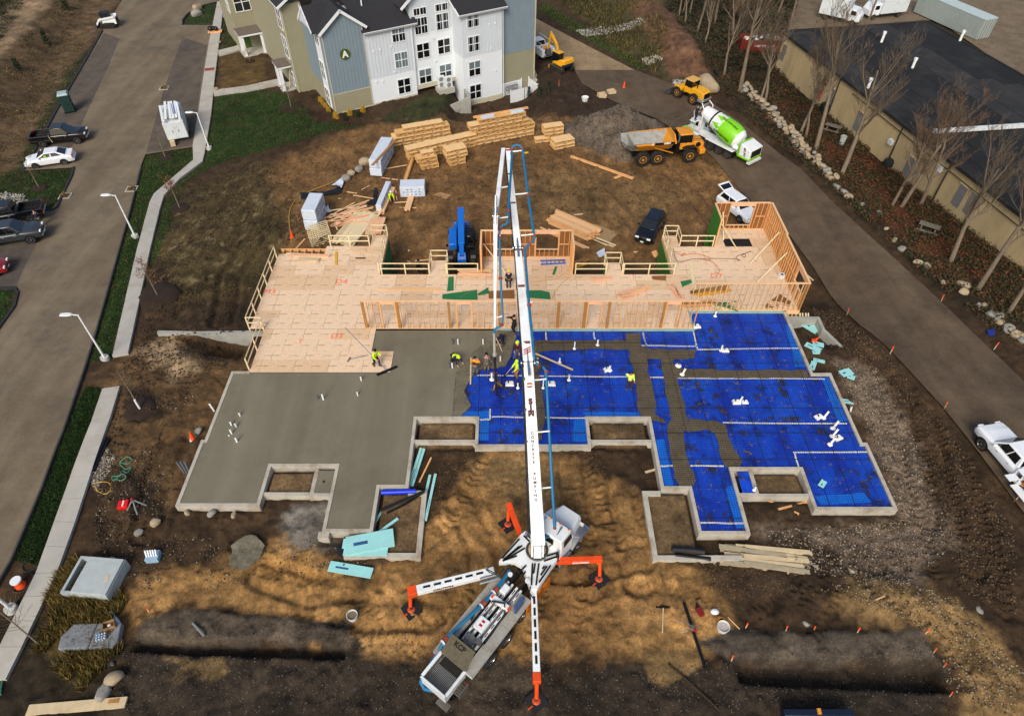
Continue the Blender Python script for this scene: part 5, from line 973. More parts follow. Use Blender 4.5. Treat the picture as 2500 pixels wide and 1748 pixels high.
# ---- white box trailer loaded on the roof
ax=R(112);tp=V(-37.3+.95*math.cos(ax)*2.4,70.5+2.4*math.sin(ax));bt=thing('box_trailer','white box trailer with long white gutters stacked on its roof rack','trailer',tp,ax)
tw=mat('trailer_white',(206,212,214),.45,var=.05,dirt=(140,136,126),dirt_amt=.4)
b=B();b.bx(-2.4,2.4,-1.1,1.1,.5,2.5);b.build('box_body',tw,bt,bevel=.04)
for s in(-1,1):b=B();b.bx(-2.44,-2.405,min(s*.01,s*1.05),max(s*.01,s*1.05),.58,2.44);d=b.build('rear_door',tw,bt);b=B();b.bx(-2.47,-2.441,s*.3-.03,s*.3+.03,1.3,1.6);b.build('door_latch',steel,d)
for s in(-1,1):
    b=B();b.bx(-1.2,1.0,s*1.1-.15 if s<0 else 1.1,s*1.1 if s<0 else 1.25,.6,.72);b.build('fender',steel,bt)
    for x in(-.5,.4):wheel(bt,(x,s*1.15,.34),.34,.22,steel,s)
for x in(-2.0,0,2.0):b=B();b.tube([(x,-1.05,2.5),(x,-1.05,2.8),(x,1.05,2.8),(x,1.05,2.5)],.03,6);b.build('roof_rack',steel,bt)
for y,L_,x0,tl_ in((-.9,4.4,-2.9,.05),(-.55,4.0,-2.2,-.03),(-.25,4.2,-2.3,.02),(.05,4.1,-2.2,.0),(.55,4.3,-2.2,-.06),(.85,3.9,-2.7,.08)):
    b=B();b.beam((x0,y,2.9),(x0+L_,y+tl_*2,2.92),.24,.14);o=b.build('gutter_length',pvc);o.location=tp;o.rotation_euler=(0,0,ax);tag(o,{-.9:'outermost white gutter on the left of the trailer roof',-.55:'white gutter beside the blue ladder on the trailer roof',-.25:'white gutter right of the blue ladder on the trailer roof',.05:'white gutter left of the dark gap on the trailer roof',.55:'white gutter right of the dark gap on the trailer roof',.85:'outermost white gutter on the right of the trailer roof'}[y],'gutter','white gutters on the trailer roof')
lad=thing('ladder','blue fibreglass ladder lying among the gutters on the trailer roof','ladder',tp,ax)
lblue=mat('ladder_blue',(24,92,190),.5)
for y in(-.5,-.3):b=B();b.beam((-1.6,y,3.02),(1.2,y+.1,3.02),.05,.06);b.build('side_rail',lblue,lad)
for i in range(9):b=B();b.cyl((-1.5+i*.3,-.5+i*.01,3.03),(-1.5+i*.3,-.3+i*.01,3.03),.02,n=6);b.build('rung',pvc,lad)
b=B();b.bx(.4,1.0,1.11,1.6,.3,.8);o=b.build('cable_box',pine3);tag(o,'small tan box on the asphalt beside the white trailer','box');o.location=(tp[0]+1.9,tp[1]-3.0,tp[2]-.25);o.rotation_euler=(0,0,ax)
# ---- heavy machines
cy=mat('machine_yellow',(222,160,24),.45,var=.08,scale=2,dirt=(120,92,50),dirt_amt=.45,coat=.2);dy=mat('deere_yellow',(214,140,34),.5,var=.1,scale=1.5,dirt=(110,84,52),dirt_amt=.55);hub=mat('hub_yellow',(196,132,30),.55,dirt=(100,80,50),dirt_amt=.4)
def lo(rings,name,m,par,sm=35,bv=.03):b=B();b.loft(rings);return b.build(name,m,par,sm,bv)
def rect(x,y0,y1,z0,z1):return[(x,y0,z0),(x,y1,z0),(x,y1,z1),(x,y0,z1)]
# articulated dump truck
dt=thing('dump_truck','yellow articulated dump truck with an empty grey bed, behind the pile of gravel','dump truck',V(14.25,66.7),R(9))
for s in(-1,1):
    for x in(0,1.65,5.25):wheel(dt,(x,s*1.18,.78),.8,.56,hub,s,.5,lug=22)
b=B();b.bx(-.9,3.3,-.35,.35,.75,1.15);b.bx(3.3,6.6,-.4,.4,.8,1.2);b.build('frame',blk,dt)
bedg=mat('worn_bed_steel',(146,146,140),.55,.2,var=.2,scale=2,dirt=(108,92,66),dirt_amt=.6)
b=B()
def vwall(b,x0,x1,y0,z0,y1,z1,t=.06):  # sloping plate
    b.loft([[(x0,y0,z0),(x0,y1,z1),(x0,y1*(1-t/abs(y1))if y1 else 0,z1),(x0,y0-math.copysign(t,y0)if y0 else 0,z0+t)],[(x1,y0,z0),(x1,y1,z1),(x1,y1*(1-t/abs(y1)),z1),(x1,y0-math.copysign(t,y0),z0+t)]])
for s in(-1,1):vwall(b,-1.2,3.3,s*.55,1.55,s*1.42,2.6)
b.loft([rect(-1.2,-.56,.56,1.5,1.58),rect(3.3,-.56,.56,1.5,1.58)])
b.loft([[(-1.2,-.55,1.5),(-1.2,.55,1.5),(-1.2,1.42,2.55),(-1.2,-1.42,2.55)],[(-1.9,-.7,2.05),(-1.9,.7,2.05),(-1.95,1.36,2.6),(-1.95,-1.36,2.6)]][:1]+[[(-1.21,-.55,1.46),(-1.21,.55,1.46),(-1.21,1.42,2.5),(-1.21,-1.42,2.5)]])
bed=b.build('bed',bedg,dt)
b=B()
for s in(-1,1):b.loft([[(-1.2,s*.55,1.52),(-1.2,s*1.43,2.6),(-1.2,s*1.36,2.6),(-1.2,s*.5,1.58)],[(-2.0,s*.72,2.0),(-1.95,s*1.38,2.62),(-1.95,s*1.3,2.62),(-2.0,s*.66,2.05)]])
b.loft([[(-1.2,-.55,1.5),(-1.2,.55,1.5),(-1.2,.55,1.56),(-1.2,-.55,1.56)],[(-2.0,-.72,2.0),(-2.0,.72,2.0),(-2.0,.72,2.06),(-2.0,-.72,2.06)]]);b.build('bed_chute',bedg,bed)
b=B();b.loft([[(3.25,-1.43,2.55),(3.25,1.43,2.55),(2.6,.6,1.6),(2.6,-.6,1.6)],[(3.4,-1.43,2.55),(3.4,1.43,2.55),(2.75,.6,1.5),(2.75,-.6,1.5)]]);b.loft([rect(3.25,-1.43,1.43,2.55,2.75),rect(3.4,-1.43,1.43,2.55,2.75)]);b.loft([[(3.4,-1.2,2.75),(3.4,1.2,2.75),(3.4,.8,3.15),(3.4,-.8,3.15)],[(3.3,-1.2,2.75),(3.3,1.2,2.75),(3.3,.8,3.15),(3.3,-.8,3.15)]]);b.build('headboard',dy,bed)
for s in(-1,1):
    b=B();b.loft([[(-1.0,s*1.43,2.45),(3.4,s*1.45,2.45),(3.4,s*1.47,2.72),(-1.0,s*1.45,2.62)],[(-1.0,s*1.5,2.45),(3.4,s*1.52,2.45),(3.4,s*1.52,2.72),(-1.0,s*1.5,2.62)]]);b.build('bed_rail',dy,bed)
    b=B();b.loft([[(-.6,s*.58,1.5),(-.6,s*1.44,2.5),(-.6,s*1.48,2.46),(-.6,s*.62,1.44)],[(3.0,s*.58,1.5),(3.0,s*1.44,2.5),(3.0,s*1.48,2.46),(3.0,s*.62,1.44)]]);b.build('bed_side',dy,bed)
    b=B();b.cyl((1.2,s*1.25,2.0),(3.5,s*.75,.95),.07,n=8);b.build('tipping_ram',hub,dt)
    lo([rect(4.4,s*.7 if s>0 else-1.5,1.5 if s>0 else-.7,1.55,1.62),rect(4.9,s*.7 if s>0 else-1.5,1.5 if s>0 else-.7,1.72,1.8),rect(5.7,s*.7 if s>0 else-1.5,1.5 if s>0 else-.7,1.72,1.8),rect(6.1,s*.7 if s>0 else-1.5,1.5 if s>0 else-.7,1.35,1.42)],'fender',blk,dt)
b=B();b.bx(1.0,3.2,-1.535,-1.525,2.46,2.71);o=b.build('name_band',blk,bed);lettering('DEERE',.26,white,o,(2.35,-1.54,2.585),(1,0,0),(0,0,1),bold=.012)
b=B();b.cyl((.75,-1.53,2.58),(.75,-1.545,2.58),.17,n=14);b.build('round_logo',mat('pale_logo',(206,170,140),.6),bed)
b=B();b.bx(3.6,3.95,-1.2,1.2,1.2,2.3);b.build('cab_rear_panel',blk,dt)
lo([[(4.0,-.85,1.35),(4.0,.75,1.35),(4.0,.75,2.05),(4.0,-.85,2.05)],[(5.5,-.85,1.35),(5.5,.75,1.35),(5.5,.75,2.05),(5.5,-.85,2.05)]],'cab_lower',dy,dt)
lo([rect(4.05,-.82,.72,2.06,2.95)[:4],rect(5.35,-.82,.72,2.06,2.95)],'cab_glass',glass,dt)
for x,y in((4.05,-.83),(4.75,-.83),(5.4,-.83),(4.05,.73),(5.4,.73)):b=B();b.beam((x,y,2.05),(x-.05,y*.98,2.98),.08,.08);b.build('cab_pillar',blk,dt)
lo([[(3.95,-.95,2.98),(3.95,.85,2.98),(3.95,.8,3.12),(3.95,-.9,3.12)],[(5.55,-.9,2.98),(5.55,.8,2.98),(5.5,.7,3.1),(5.5,-.8,3.1)]],'cab_roof',dy,dt,35,.06)
lo([rect(5.5,-.8,.75,1.3,2.15),rect(6.9,-.72,.7,1.3,1.95)],'hood',dy,dt,35,.08);lo([rect(6.4,-1.2,1.2,.75,1.3),rect(7.05,-1.1,1.1,.8,1.3)],'front_bumper',dy,dt,35,.05)
b=B();b.cyl((6.2,-.82,1.75),(6.2,-.72,1.75),.28,n=14);b.build('air_intake',blk,dt);b=B();b.tube([(3.85,-.95,2.1),(3.85,-.95,3.0),(3.7,-.95,3.2)],.09,8);b.build('exhaust_stack',steel,dt);b=B();b.tube([(5.6,-.8,2.1),(5.6,-.8,2.45),(6.8,-.7,2.3),(6.8,-.7,1.95)],.025,6);b.build('hand_rail',blk,dt)
lettering('◢',.2,white,dt,(4.9,-.865,1.75),(1,0,0),(0,0,1))
# front-discharge mixer
lime=mat('lime_paint',(118,196,18),.4,var=.05,scale=2,coat=.3,dirt=(120,124,100),dirt_amt=.15)
mx_=thing('mixer_truck','white and lime green front discharge concrete mixer truck on the asphalt','mixer truck',V(24.75,67.7),R(128))
for s in(-1,1):
    for x in(0,1.2,2.4):wheel(mx_,(x,s*.98,.52),.52,.5,chrome,s)
    wheel(mx_,(5.9,s*1.0,.54),.54,.36,chrome,s)
    b=B();b.bx(-.7,3.1,min(s*.75,s*1.26),max(s*.75,s*1.26),1.08,1.14);b.build('fender',white,mx_,bevel=.03);b=B();b.bx(-.85,-.8,min(s*.75,s*1.2),max(s*.75,s*1.2),.45,1.08);b.build('mud_flap',blk,mx_)
b=B();b.bx(-2.0,6.2,-.4,.4,.7,1.05);b.build('chassis',white,mx_)
def mixdrum(a,c,prof,m,name,par,n=28):
    a,c=Vector(a),Vector(c);d=(c-a).normalized();sx=d.cross(Vector((0,0,1))).normalized();sy=sx.cross(d);b=B()
    b.loft([[a+d*t+(sx*math.cos(2*PI*i/n)+sy*math.sin(2*PI*i/n))*r for i in range(n)]for t,r in prof]);return b.build(name,m,par,50),(a,d,sx,sy)
DA,DC=(-.75,0,1.95),(4.7,0,3.35)
dl=(Vector(DC)-Vector(DA)).length
dr,fr=mixdrum(DA,DC,[(0,.55),(.1,.8),(.45,1.02),(.5,1.05)],white,'drum_end',mx_)
d2,_=mixdrum(DA,DC,[(.5,1.051),(1.0,1.18),(1.7,1.22),(2.7,1.12)],lime,'drum_barrel',mx_);d3_,_=mixdrum(DA,DC,[(2.7,1.12),(3.9,.92),(3.95,.98),(4.1,.98),(4.15,.88),(dl,.62),(dl,.45)],white,'drum_neck',mx_);mixdrum(DA,DC,[(3.93,.995),(4.12,.995)],blk,'track_ring',d3_)
a_,d_,sx_,sy_=fr
def dpt(t,r,ang):return a_+d_*t+(sx_*math.cos(ang)+sy_*math.sin(ang))*r
for k in range(7):        # lime spikes running up the white neck
    an=2*PI*k/7+.2;b=B();rows=[(2.68,1.13,.40),(3.1,1.065,.27),(3.5,1.0,.14),(3.85,.945,.01)]
    for i in range(3):
        (t0,r0,w0),(t1,r1,w1)=rows[i],rows[i+1];b.add([dpt(t0,r0,an-w0),dpt(t0,r0,an),dpt(t0,r0,an+w0),dpt(t1,r1,an+w1),dpt(t1,r1,an),dpt(t1,r1,an-w1)],[(0,1,4,5),(1,2,3,4)])
    b.build('lime_spike',lime,d3_)
for an,tx in((1.95,'I ROC CONCRETE'),(3.25,'BUILD CONCRETE')):
    pos=dpt(2.0,1.235,an);up=(sx_*-math.sin(an)+sy_*math.cos(an));lettering(tx,.27,blk,d2,pos,-d_,-up if False else up,.01,.004)
lo([rect(-2.75,-1.05,1.05,1.0,2.0),rect(-1.35,-1.05,1.05,1.0,2.35)],'engine_housing',white,mx_,35,.1);lo([rect(-2.8,-1.08,1.08,.85,1.05),rect(-1.2,-1.08,1.08,.85,1.05)],'housing_base',lime,mx_);lo([rect(-1.36,-1.07,1.07,1.0,2.38),rect(-1.1,-1.0,1.0,1.0,2.3)],'housing_front',lime,mx_)
b=B();b.bx(-2.80,-2.755,-.8,.8,1.15,1.9);b.build('radiator_screen',glass,mx_);b=B();b.bx(-2.95,-2.55,-1.0,1.0,.5,.72);b.build('rear_bumper',white,mx_)
for y in(-.6,-.2,.2,.6):b=B();b.box((-2.81,y,.95),(.03,.16,.08));b.build('tail_light',redl,mx_)
lettering('B\n C\n  E',.42,blk,mx_,(-2.0,1.065,1.62),(-1,0,0),(0,0,1),.01,.01,1,.75)
for i,(x,y,z)in enumerate(((-.7,.75,1.5),(-.75,.2,1.75),(-.7,-.4,1.75))):b=B();b.cyl((x-.35,y,z),(x+.3,y,z),.26,n=14);b.build('water_tank',white,mx_,40)
lo([rect(4.7,-.55,.55,1.05,2.35),rect(6.0,-.5,.5,1.05,2.2)],'cab',white,mx_,35,.06);lo([rect(4.85,-.565,.565,1.6,2.2),rect(5.75,-.53,.53,1.6,2.1)],'cab_window',glass,mx_);lo([rect(6.0,-.48,.48,1.5,2.15),rect(6.05,-.42,.42,1.55,2.1)],'windscreen',glass,mx_)
for s in(-1,1):lo([rect(5.2,s*.6 if s>0 else-1.22,1.22 if s>0 else-.6,1.1,1.22),rect(6.5,s*.6 if s>0 else-1.2,1.2 if s>0 else-.6,1.05,1.17)],'front_fender',lime,mx_);b=B();b.bx(4.3,5.2,min(s*.75,s*1.25),max(s*.75,s*1.25),.55,.75);b.bx(4.3,5.2,min(s*.75,s*1.1),max(s*.75,s*1.1),.9,1.0);b.build('step',white,mx_)
lo([rect(6.0,-1.1,1.1,.6,1.0),rect(6.6,-1.0,1.0,.6,.95)],'front_bumper',white,mx_)
b=B();b.loft([[(5.0,-.5,3.7),(5.0,.5,3.7),(4.6,.5,4.3),(4.6,-.5,4.3)],[(5.6,-.3,3.0),(5.6,.3,3.0),(5.7,.25,3.1),(5.7,-.25,3.1)]]);b.build('charge_hopper',white,mx_)
b=B();b.tube([(4.4,.7,1.1),(4.4,.75,3.9),(4.9,.6,4.3)],.06,6);b.tube([(4.4,-.7,1.1),(4.4,-.75,3.9),(4.9,-.6,4.3)],.06,6);b.tube([(4.4,.75,3.0),(4.4,-.75,3.0)],.06,6);tag(b.build('drum_stand',white,mx_),kind=None)
b=B();b.tube([(5.1,.65,2.4),(5.3,.7,3.5),(5.3,1.2,3.5),(5.1,1.15,2.4)],.03,6);b.build('platform_rail',white,mx_);b=B();b.bx(4.8,5.6,.5,1.3,2.3,2.36);b.build('platform',white,mx_)
b=B()
for i in range(6):b.cyl((5.0,.95,.8+i*.26),(5.0,1.35,.8+i*.26),.025,n=6)
b.tube([(5.0,.95,.6),(5.0,.95,2.4)],.03,6);b.tube([(5.0,1.35,.6),(5.0,1.35,2.4)],.03,6);b.build('ladder',white,mx_)
lo([[(5.8,-.05,3.1),(5.8,.35,3.1),(5.8,.35,3.18),(5.8,-.05,3.18)],[(6.6,1.6,2.2),(6.7,2.0,2.2),(6.7,2.0,2.28),(6.6,1.6,2.28)],[(7.0,2.9,1.3),(7.1,3.2,1.3),(7.1,3.2,1.36),(7.0,2.9,1.36)]],'chute',steel,mx_)
# wheel loader
ld=thing('wheel_loader','yellow wheel loader with its bucket resting on the road, beside a boulder','wheel loader',V(22.65,81.75),R(128));ld.scale=(.84,)*3
for s in(-1,1):
    for x in(-1.5,1.5):wheel(ld,(x,s*1.05,.8),.8,.6,hub,s,.5,lug=18)
    lo([rect(.75,s*.75 if s>0 else-1.35,1.35 if s>0 else-.75,1.35,1.75),rect(1.1,s*.75 if s>0 else-1.35,1.35 if s>0 else-.75,1.7,1.85),rect(2.1,s*.75 if s>0 else-1.35,1.35 if s>0 else-.75,1.7,1.8)],'front_fender',cy,ld)
    b=B();b.beam((1.0,s*.45,1.9),(2.9,s*.45,.9),.16,.35);b.build('lift_arm',cy,ld)
lo([rect(-3.0,-.8,.8,1.1,1.95),rect(-2.2,-.85,.85,1.1,2.15),rect(-.7,-.85,.85,1.1,2.2)],'engine_hood',cy,ld,35,.08);lo([rect(-3.1,-1.1,1.1,.75,1.15),rect(-2.1,-1.1,1.1,.75,1.15)],'counterweight',greyp,ld,35,.06);b=B();b.bx(-3.06,-2.98,-.6,.6,1.2,1.9);b.build('rear_grille',blk,ld)
for s in(-1,1):b=B();b.box((-3.12,s*.9,1.0),(.04,.25,.16));b.build('tail_light',white if s>0 else redl,ld)
lo([rect(-.75,-.8,.8,1.2,2.0),rect(.65,-.75,.75,1.2,2.0)],'cab_lower',cy,ld);lo([rect(-.7,-.76,.76,2.01,2.95),rect(.55,-.72,.72,2.01,2.95)],'cab_glass',glass,ld)
for x,y in((-.7,.77),(.6,.74),(-.1,.77),(-.7,-.77),(.6,-.74)):b=B();b.beam((x,y,2),(x*.95,y*.98,2.98),.09,.09);b.build('cab_pillar',blk,ld)
lo([rect(-.85,-.85,.85,2.98,3.12),rect(.75,-.82,.82,2.98,3.1)],'cab_roof',mat('roof_tan',(206,160,84),.6),ld);b=B();b.cyl((-1.3,.3,2.1),(-1.3,.3,2.75),.06,n=8);b.build('exhaust_stack',blk,ld);lo([rect(.6,-.5,.5,.9,2.1),rect(1.6,-.45,.45,.9,1.9)],'front_frame',cy,ld);b=B();b.bx(-.9,.9,-.4,.4,.75,1.1);b.build('articulated_joint',blk,ld)
bkt=mat('bucket_steel',(70,72,74),.55,.3,var=.3,dirt=(96,80,58),dirt_amt=.5)
lo([[(2.6,y,1.15),(2.6,y,.2),(3.0,y,.02),(4.0,y,.03),(3.98,y,.09),(3.05,y,.12),(2.72,y,.3),(2.74,y,1.15)]for y in(-1.4,1.4)],'bucket',bkt,ld);
for y in(-1.4,1.36):b=B();b.side([(2.6,1.15),(2.6,.2),(3.0,.02),(3.95,.05)],y,y+.04);b.build('bucket_side',bkt,ld)
# excavator
ex=thing('excavator','small yellow excavator with its arm folded up beside the building corner','excavator',V(7.2,90.9),R(128));ex.scale=(.92,)*3
for y in(-.95,.95):
    b=B();b.side([(-1.5,.35),(-1.35,.68),(1.35,.68),(1.5,.35),(1.3,.02),(-1.3,.02)],y-.25,y+.25);tr=b.build('track',rubber,ex,bevel=.05)
    for i in range(14):b=B();b.bx(-1.3+i*.2,-1.22+i*.2,y-.26,y+.26,.68,.71);b.build('track_pad',steel,tr)
b=B();b.bx(-.6,.6,-.8,.8,.3,.75);b.cyl((0,0,.7),(0,0,.95),.5,n=16);b.build('undercarriage',blk,ex)
up_=0
lo([[(-1.5,-.9,.95),(-1.5,.9,.95),(-1.5,.9,1.9),(-1.5,-.9,1.9)],[(-1.0,-1.1,.95),(-1.0,1.1,.95),(-1.0,1.1,1.95),(-1.0,-1.1,1.95)],[(1.0,-1.05,.95),(1.0,1.05,.95),(1.0,1.05,1.3),(1.0,-1.05,1.3)]],'engine_cover',cy,ex,35,.1);lo([rect(-1.53,-.92,.92,.9,1.35),rect(-.9,-1.12,1.12,.9,1.35)],'counterweight',mat('navy_paint',(22,30,48),.5),ex,35,.06)
lo([rect(-.45,.15,1.05,1.3,2.62),rect(1.1,.15,1.05,1.0,2.5)],'cab',blk,ex,35,.06);lo([rect(-.3,.1,1.075,1.6,2.5),rect(.95,.14,1.075,1.3,2.4)],'cab_glass',glass,ex);lo([rect(-.5,.1,1.1,2.62,2.72),rect(1.0,.1,1.1,2.6,2.68)],'cab_roof',cy,ex,35,.04)
b=B();b.beam((.8,-.15,1.4),(1.7,-.15,3.3),.28,.36);b.beam((1.62,-.15,3.2),(2.9,-.15,4.3),.26,.36,w1=.22,h1=.3);b.build('boom',cy,ex,bevel=.03);b=B();b.beam((2.7,-.15,4.5),(3.4,-.15,1.9),.2,.34,w1=.18,h1=.24);b.build('stick',cy,ex,bevel=.02)
b=B();b.cyl((1.2,-.15,1.4),(2.2,-.15,3.3),.06,n=8);b.cyl((1.9,-.15,3.9),(2.75,-.15,4.62),.05,n=8);b.build('boom_ram',chrome,ex);lo([[(3.2,y,1.9),(3.6,y,1.95),(3.7,y,1.3),(3.2,y,1.0),(2.8,y,1.2),(3.0,y,1.4)]for y in(-.5,.2)],'bucket',bkt,ex);b=B();b.bx(1.5,1.65,-1.15,1.15,.1,.55);b.build('dozer_blade',cy,ex)
# telehandler
tb=mat('lift_blue',(14,98,190),.4,var=.06,scale=2,coat=.2,dirt=(90,96,96),dirt_amt=.2)
th=thing('telehandler','blue telehandler parked in the pit behind the deck rail','telehandler',V(-4.25,50.1),R(-87))
for s in(-1,1):
    for x in(-1.6,1.6):wheel(th,(x,s*1.02,.62),.62,.42,steel,s,.5,lug=16);b=B();b.loft([[(x+.72*math.sin(a),y,.62+.72*math.cos(a))for a in(-.9,-.4,.1,.6,1.0)]+[(x+.66*math.sin(a),y,.62+.66*math.cos(a))for a in(1.0,.6,.1,-.4,-.9)]for y in(s*.8,s*1.24)]);b.build('fender',blk,th)
b=B();b.bx(-2.2,2.1,-.55,.55,.5,1.0);b.build('frame',blk,th);lo([rect(-1.6,-1.15,-.42,.9,1.75),rect(.75,-1.15,-.42,.9,1.55)],'engine_cover',tb,th,35,.08)
lo([rect(-1.0,.42,1.15,.8,1.3),rect(.85,.42,1.15,.8,1.3)],'cab_lower',blk,th);
for x,y in((-.9,.45),(-.9,1.12),(.8,.45),(.8,1.12),(.0,1.12)):b=B();b.beam((x,y,1.3),(x*.9,y,2.35),.07,.07);b.build('cab_pillar',blk,th)
lo([rect(-.75,.5,1.08,1.31,2.3),rect(.6,.5,1.08,1.31,2.25)],'cab_glass',glass,th)
for x in(-.8,-.45,-.1,.25,.6):b=B();b.beam((x,.42,2.38),(x,1.16,2.38),.05,.05);b.build('roof_bar',blk,th)
for y in(.42,1.14):b=B();b.beam((-.85,y,2.38),(.75,y,2.38),.06,.06);b.build('roof_bar',blk,th)
b=B();b.beam((-3.0,0,2.75),(1.1,0,1.7),.58,.52);b.build('boom',tb,th,bevel=.05);b=B();b.beam((.9,0,1.75),(2.3,0,1.35),.42,.4);b.build('boom_extension',tb,th,bevel=.04);lo([rect(2.0,-.35,.35,.5,1.6),rect(2.5,-.4,.4,.4,1.1)],'boom_head',tb,th,35,.06)
for s in(-1,1):lo([rect(-2.3,s*.3 if s>0 else-.72,.72 if s>0 else-.3,.9,1.9),rect(-1.7,s*.3 if s>0 else-.72,.72 if s>0 else-.3,.9,2.2)],'boom_tower',tb,th,35,.15);b=B();b.beam((2.5,s*.35,.3),(3.4,s*.35,.28),.12,.06);b.build('fork',blk,th)
b=B();b.bx(2.42,2.5,-.75,.75,.3,.75);b.build('fork_carriage',blk,th);b=B();b.cyl((.2,0,1.2),(1.6,0,1.3),.08,n=8);b.build('boom_ram',chrome,th);b=B();b.box((.9,1.3,2.0),(.1,.22,.3));b.box((.7,-1.3,1.4),(.1,.2,.25));b.build('mirror',blk,th)
# skid steer
sk=thing('skid_steer','white compact track loader at the end of the car park kerb','skid steer',V(-60.5,107.0),R(188));sk.scale=(1.0,)*3
for y in(-.75,.75):b=B();b.side([(-1.2,.3),(-1.0,.75),(.4,.75),(1.1,.35),(.9,.02),(-1.0,.02)],y-.2,y+.2);b.build('track',rubber,sk,bevel=.05)
lo([rect(-1.4,-.6,.6,.5,1.5),rect(.6,-.6,.6,.5,1.3)],'body',white,sk,35,.06);lo([rect(-.5,-.5,.5,1.3,2.05),rect(.7,-.5,.5,1.3,2.0)],'cab_cage',blk,sk,35,.05);b=B();b.bx(-.55,.75,-.55,.55,2.05,2.12);b.build('cab_roof',blk,sk)
for s in(-.68,.68):b=B();b.beam((-1.3,s,1.55),(.9,s,1.25),.14,.22);b.beam((.9,s,1.3),(1.5,s,.5),.14,.2);b.build('lift_arm',white,sk)
lo([[(1.5,y,.7),(1.5,y,.1),(2.2,y,.03),(2.2,y,.1),(1.6,y,.2)]for y in(-.95,.95)],'bucket',bkt,sk);b=B();b.bx(-1.45,-1.4,-.5,.5,.6,1.3);b.build('rear_door',blk,sk);b=B();b.box((-1.43,.55,1.35),(.06,.12,.1));b.box((-1.43,-.55,1.35),(.06,.12,.1));b.build('tail_light',redl,sk)
# service truck beside the building
sv=car('service_truck','white service truck with a pipe rack, half hidden behind the apartment corner','truck',V(4.2,96.9),R(118),'pickup',pw)
for o in[o for o in sv.children if o.name.split('.')[0]in('bed','tailgate')]:bpy.data.objects.remove(o)
b=B();b.bx(-2.9,-.76,-1,1,.5,.8);b.build('bed_floor',pw,sv)
for s in(-1,1):b=B();b.bx(-2.95,-.8,min(s*.6,s*1.05),max(s*.6,s*1.05),.5,1.45);b.build('side_locker',pw,sv,bevel=.03);b=B();b.tube([(-2.8,s*.9,1.45),(-2.8,s*.9,2.1),(1.3,s*.9,2.1)],.035,6);b.build('ladder_rack',pw,sv)
b=B();b.box((-1.6,0,1.1),(.7,.6,.6));b.build('bed_tool',cy,sv);b=B();b.box((-2.4,0,.95),(.5,.8,.3));b.build('bed_tool',pine2,sv)
# box truck, van, container, dumpster in the yard
def boxtruck(name,label,cat,p,rz,L_,m,h=2.6):
    t=thing(name,label,cat,V(*p),rz);b=B();b.bx(-L_/2,L_/2,-1.2,1.2,.8,.8+h);b.build('cargo_box',m,t,bevel=.05);b=B();b.bx(-L_/2-.02,-L_/2-.005,-1.05,1.05,.9,.7+h);b.build('rear_door',tw,t)
    lo([rect(L_/2+.05,-1.0,1.0,.6,2.3),rect(L_/2+1.2,-1.0,1.0,.6,2.2),rect(L_/2+1.9,-.9,.9,.6,1.4)],'cab',pw,t,35,.08);lo([rect(L_/2+.4,-1.02,1.02,1.45,2.05),rect(L_/2+1.15,-1.02,1.02,1.45,2.05)],'side_window',glass,t);lo([rect(L_/2+1.22,-.85,.85,1.5,2.1),rect(L_/2+1.6,-.85,.85,1.45,1.6)],'windscreen',glass,t)
    for s in(-1,1):
        for x in(-L_/2+1.1,L_/2+1.0):wheel(t,(x,s*.95,.42),.42,.28,steel,s)
    return t
bt2=boxtruck('box_truck','white box truck with a brown strip on its roof, behind the flat roofed building','truck',(50.3,110.0),R(-38),4.2,tw)
b=B();b.bx(-2.05,2.05,-.05,.75,3.405,3.42);b.build('roof_strip',lvl,bt2)
boxtruck('box_truck','white box truck with ribbed roof beyond the edge of the flat roof','truck',(59.2,111.5),R(195),4.6,tw,2.3)
cn=thing('shipping_container','long pale grey shipping container behind the flat roofed building','container',V(67.2,107.6),R(-69));cgm=mat('container_grey',(150,160,156),.55,var=.06,scale=1,dirt=(110,110,100),dirt_amt=.4)
b=B();b.bx(-6.1,6.1,-1.2,1.2,.15,2.85);b.build('box_body',cgm,cn)
for i in range(30):
    for s in(-1,1):b=B();b.bx(-5.9+i*.4,-5.72+i*.4,min(s*1.2,s*1.23),max(s*1.2,s*1.23),.3,2.7);b.build('side_rib',cgm,cn)
b=B();b.bx(-6.15,6.15,-1.25,1.25,2.85,2.95);b.build('top_frame',mat('container_top',(176,190,190),.5),cn)
for s in(-1,1):b=B();b.bx(6.1,6.14,min(s*.02,s*1.15),max(s*.02,s*1.15),.3,2.7);d=b.build('end_door',cgm,cn);[(lambda bb:bb.build('locking_bar',steel,d))(B().cyl((6.17,s*q,.25),(6.17,s*q,2.75),.03,n=6))for q in(.3,.8)]
dm=thing('dumpster','rust red open dumpster heaped with rubbish among the bare trees','dumpster',V(35.8,98.3),R(-4));dr_=mat('dumpster_red',(112,34,24),.6,var=.2,dirt=(70,50,40),dirt_amt=.5)
b=B()
for y in(-1.2,1.14):b.bx(-2.9,2.9,y,y+.06,.1,1.6)
for x in(-2.96,2.9):b.bx(x,x+.06,-1.2,1.2,.1,1.6)
b.bx(-2.9,2.9,-1.14,1.14,.1,.2);b.build('bin_wall',dr_,dm)
for i in range(11):b=B();b.bx(-2.7+i*.52,-2.6+i*.52,-1.29,-1.2,.15,1.5);b.build('bin_rib',dr_,dm)
lettering('1-800 972-2207',.42,white,dm,(0.2,-1.3,.85),(1,0,0),(0,0,1),.01)
rr=random.Random(5)
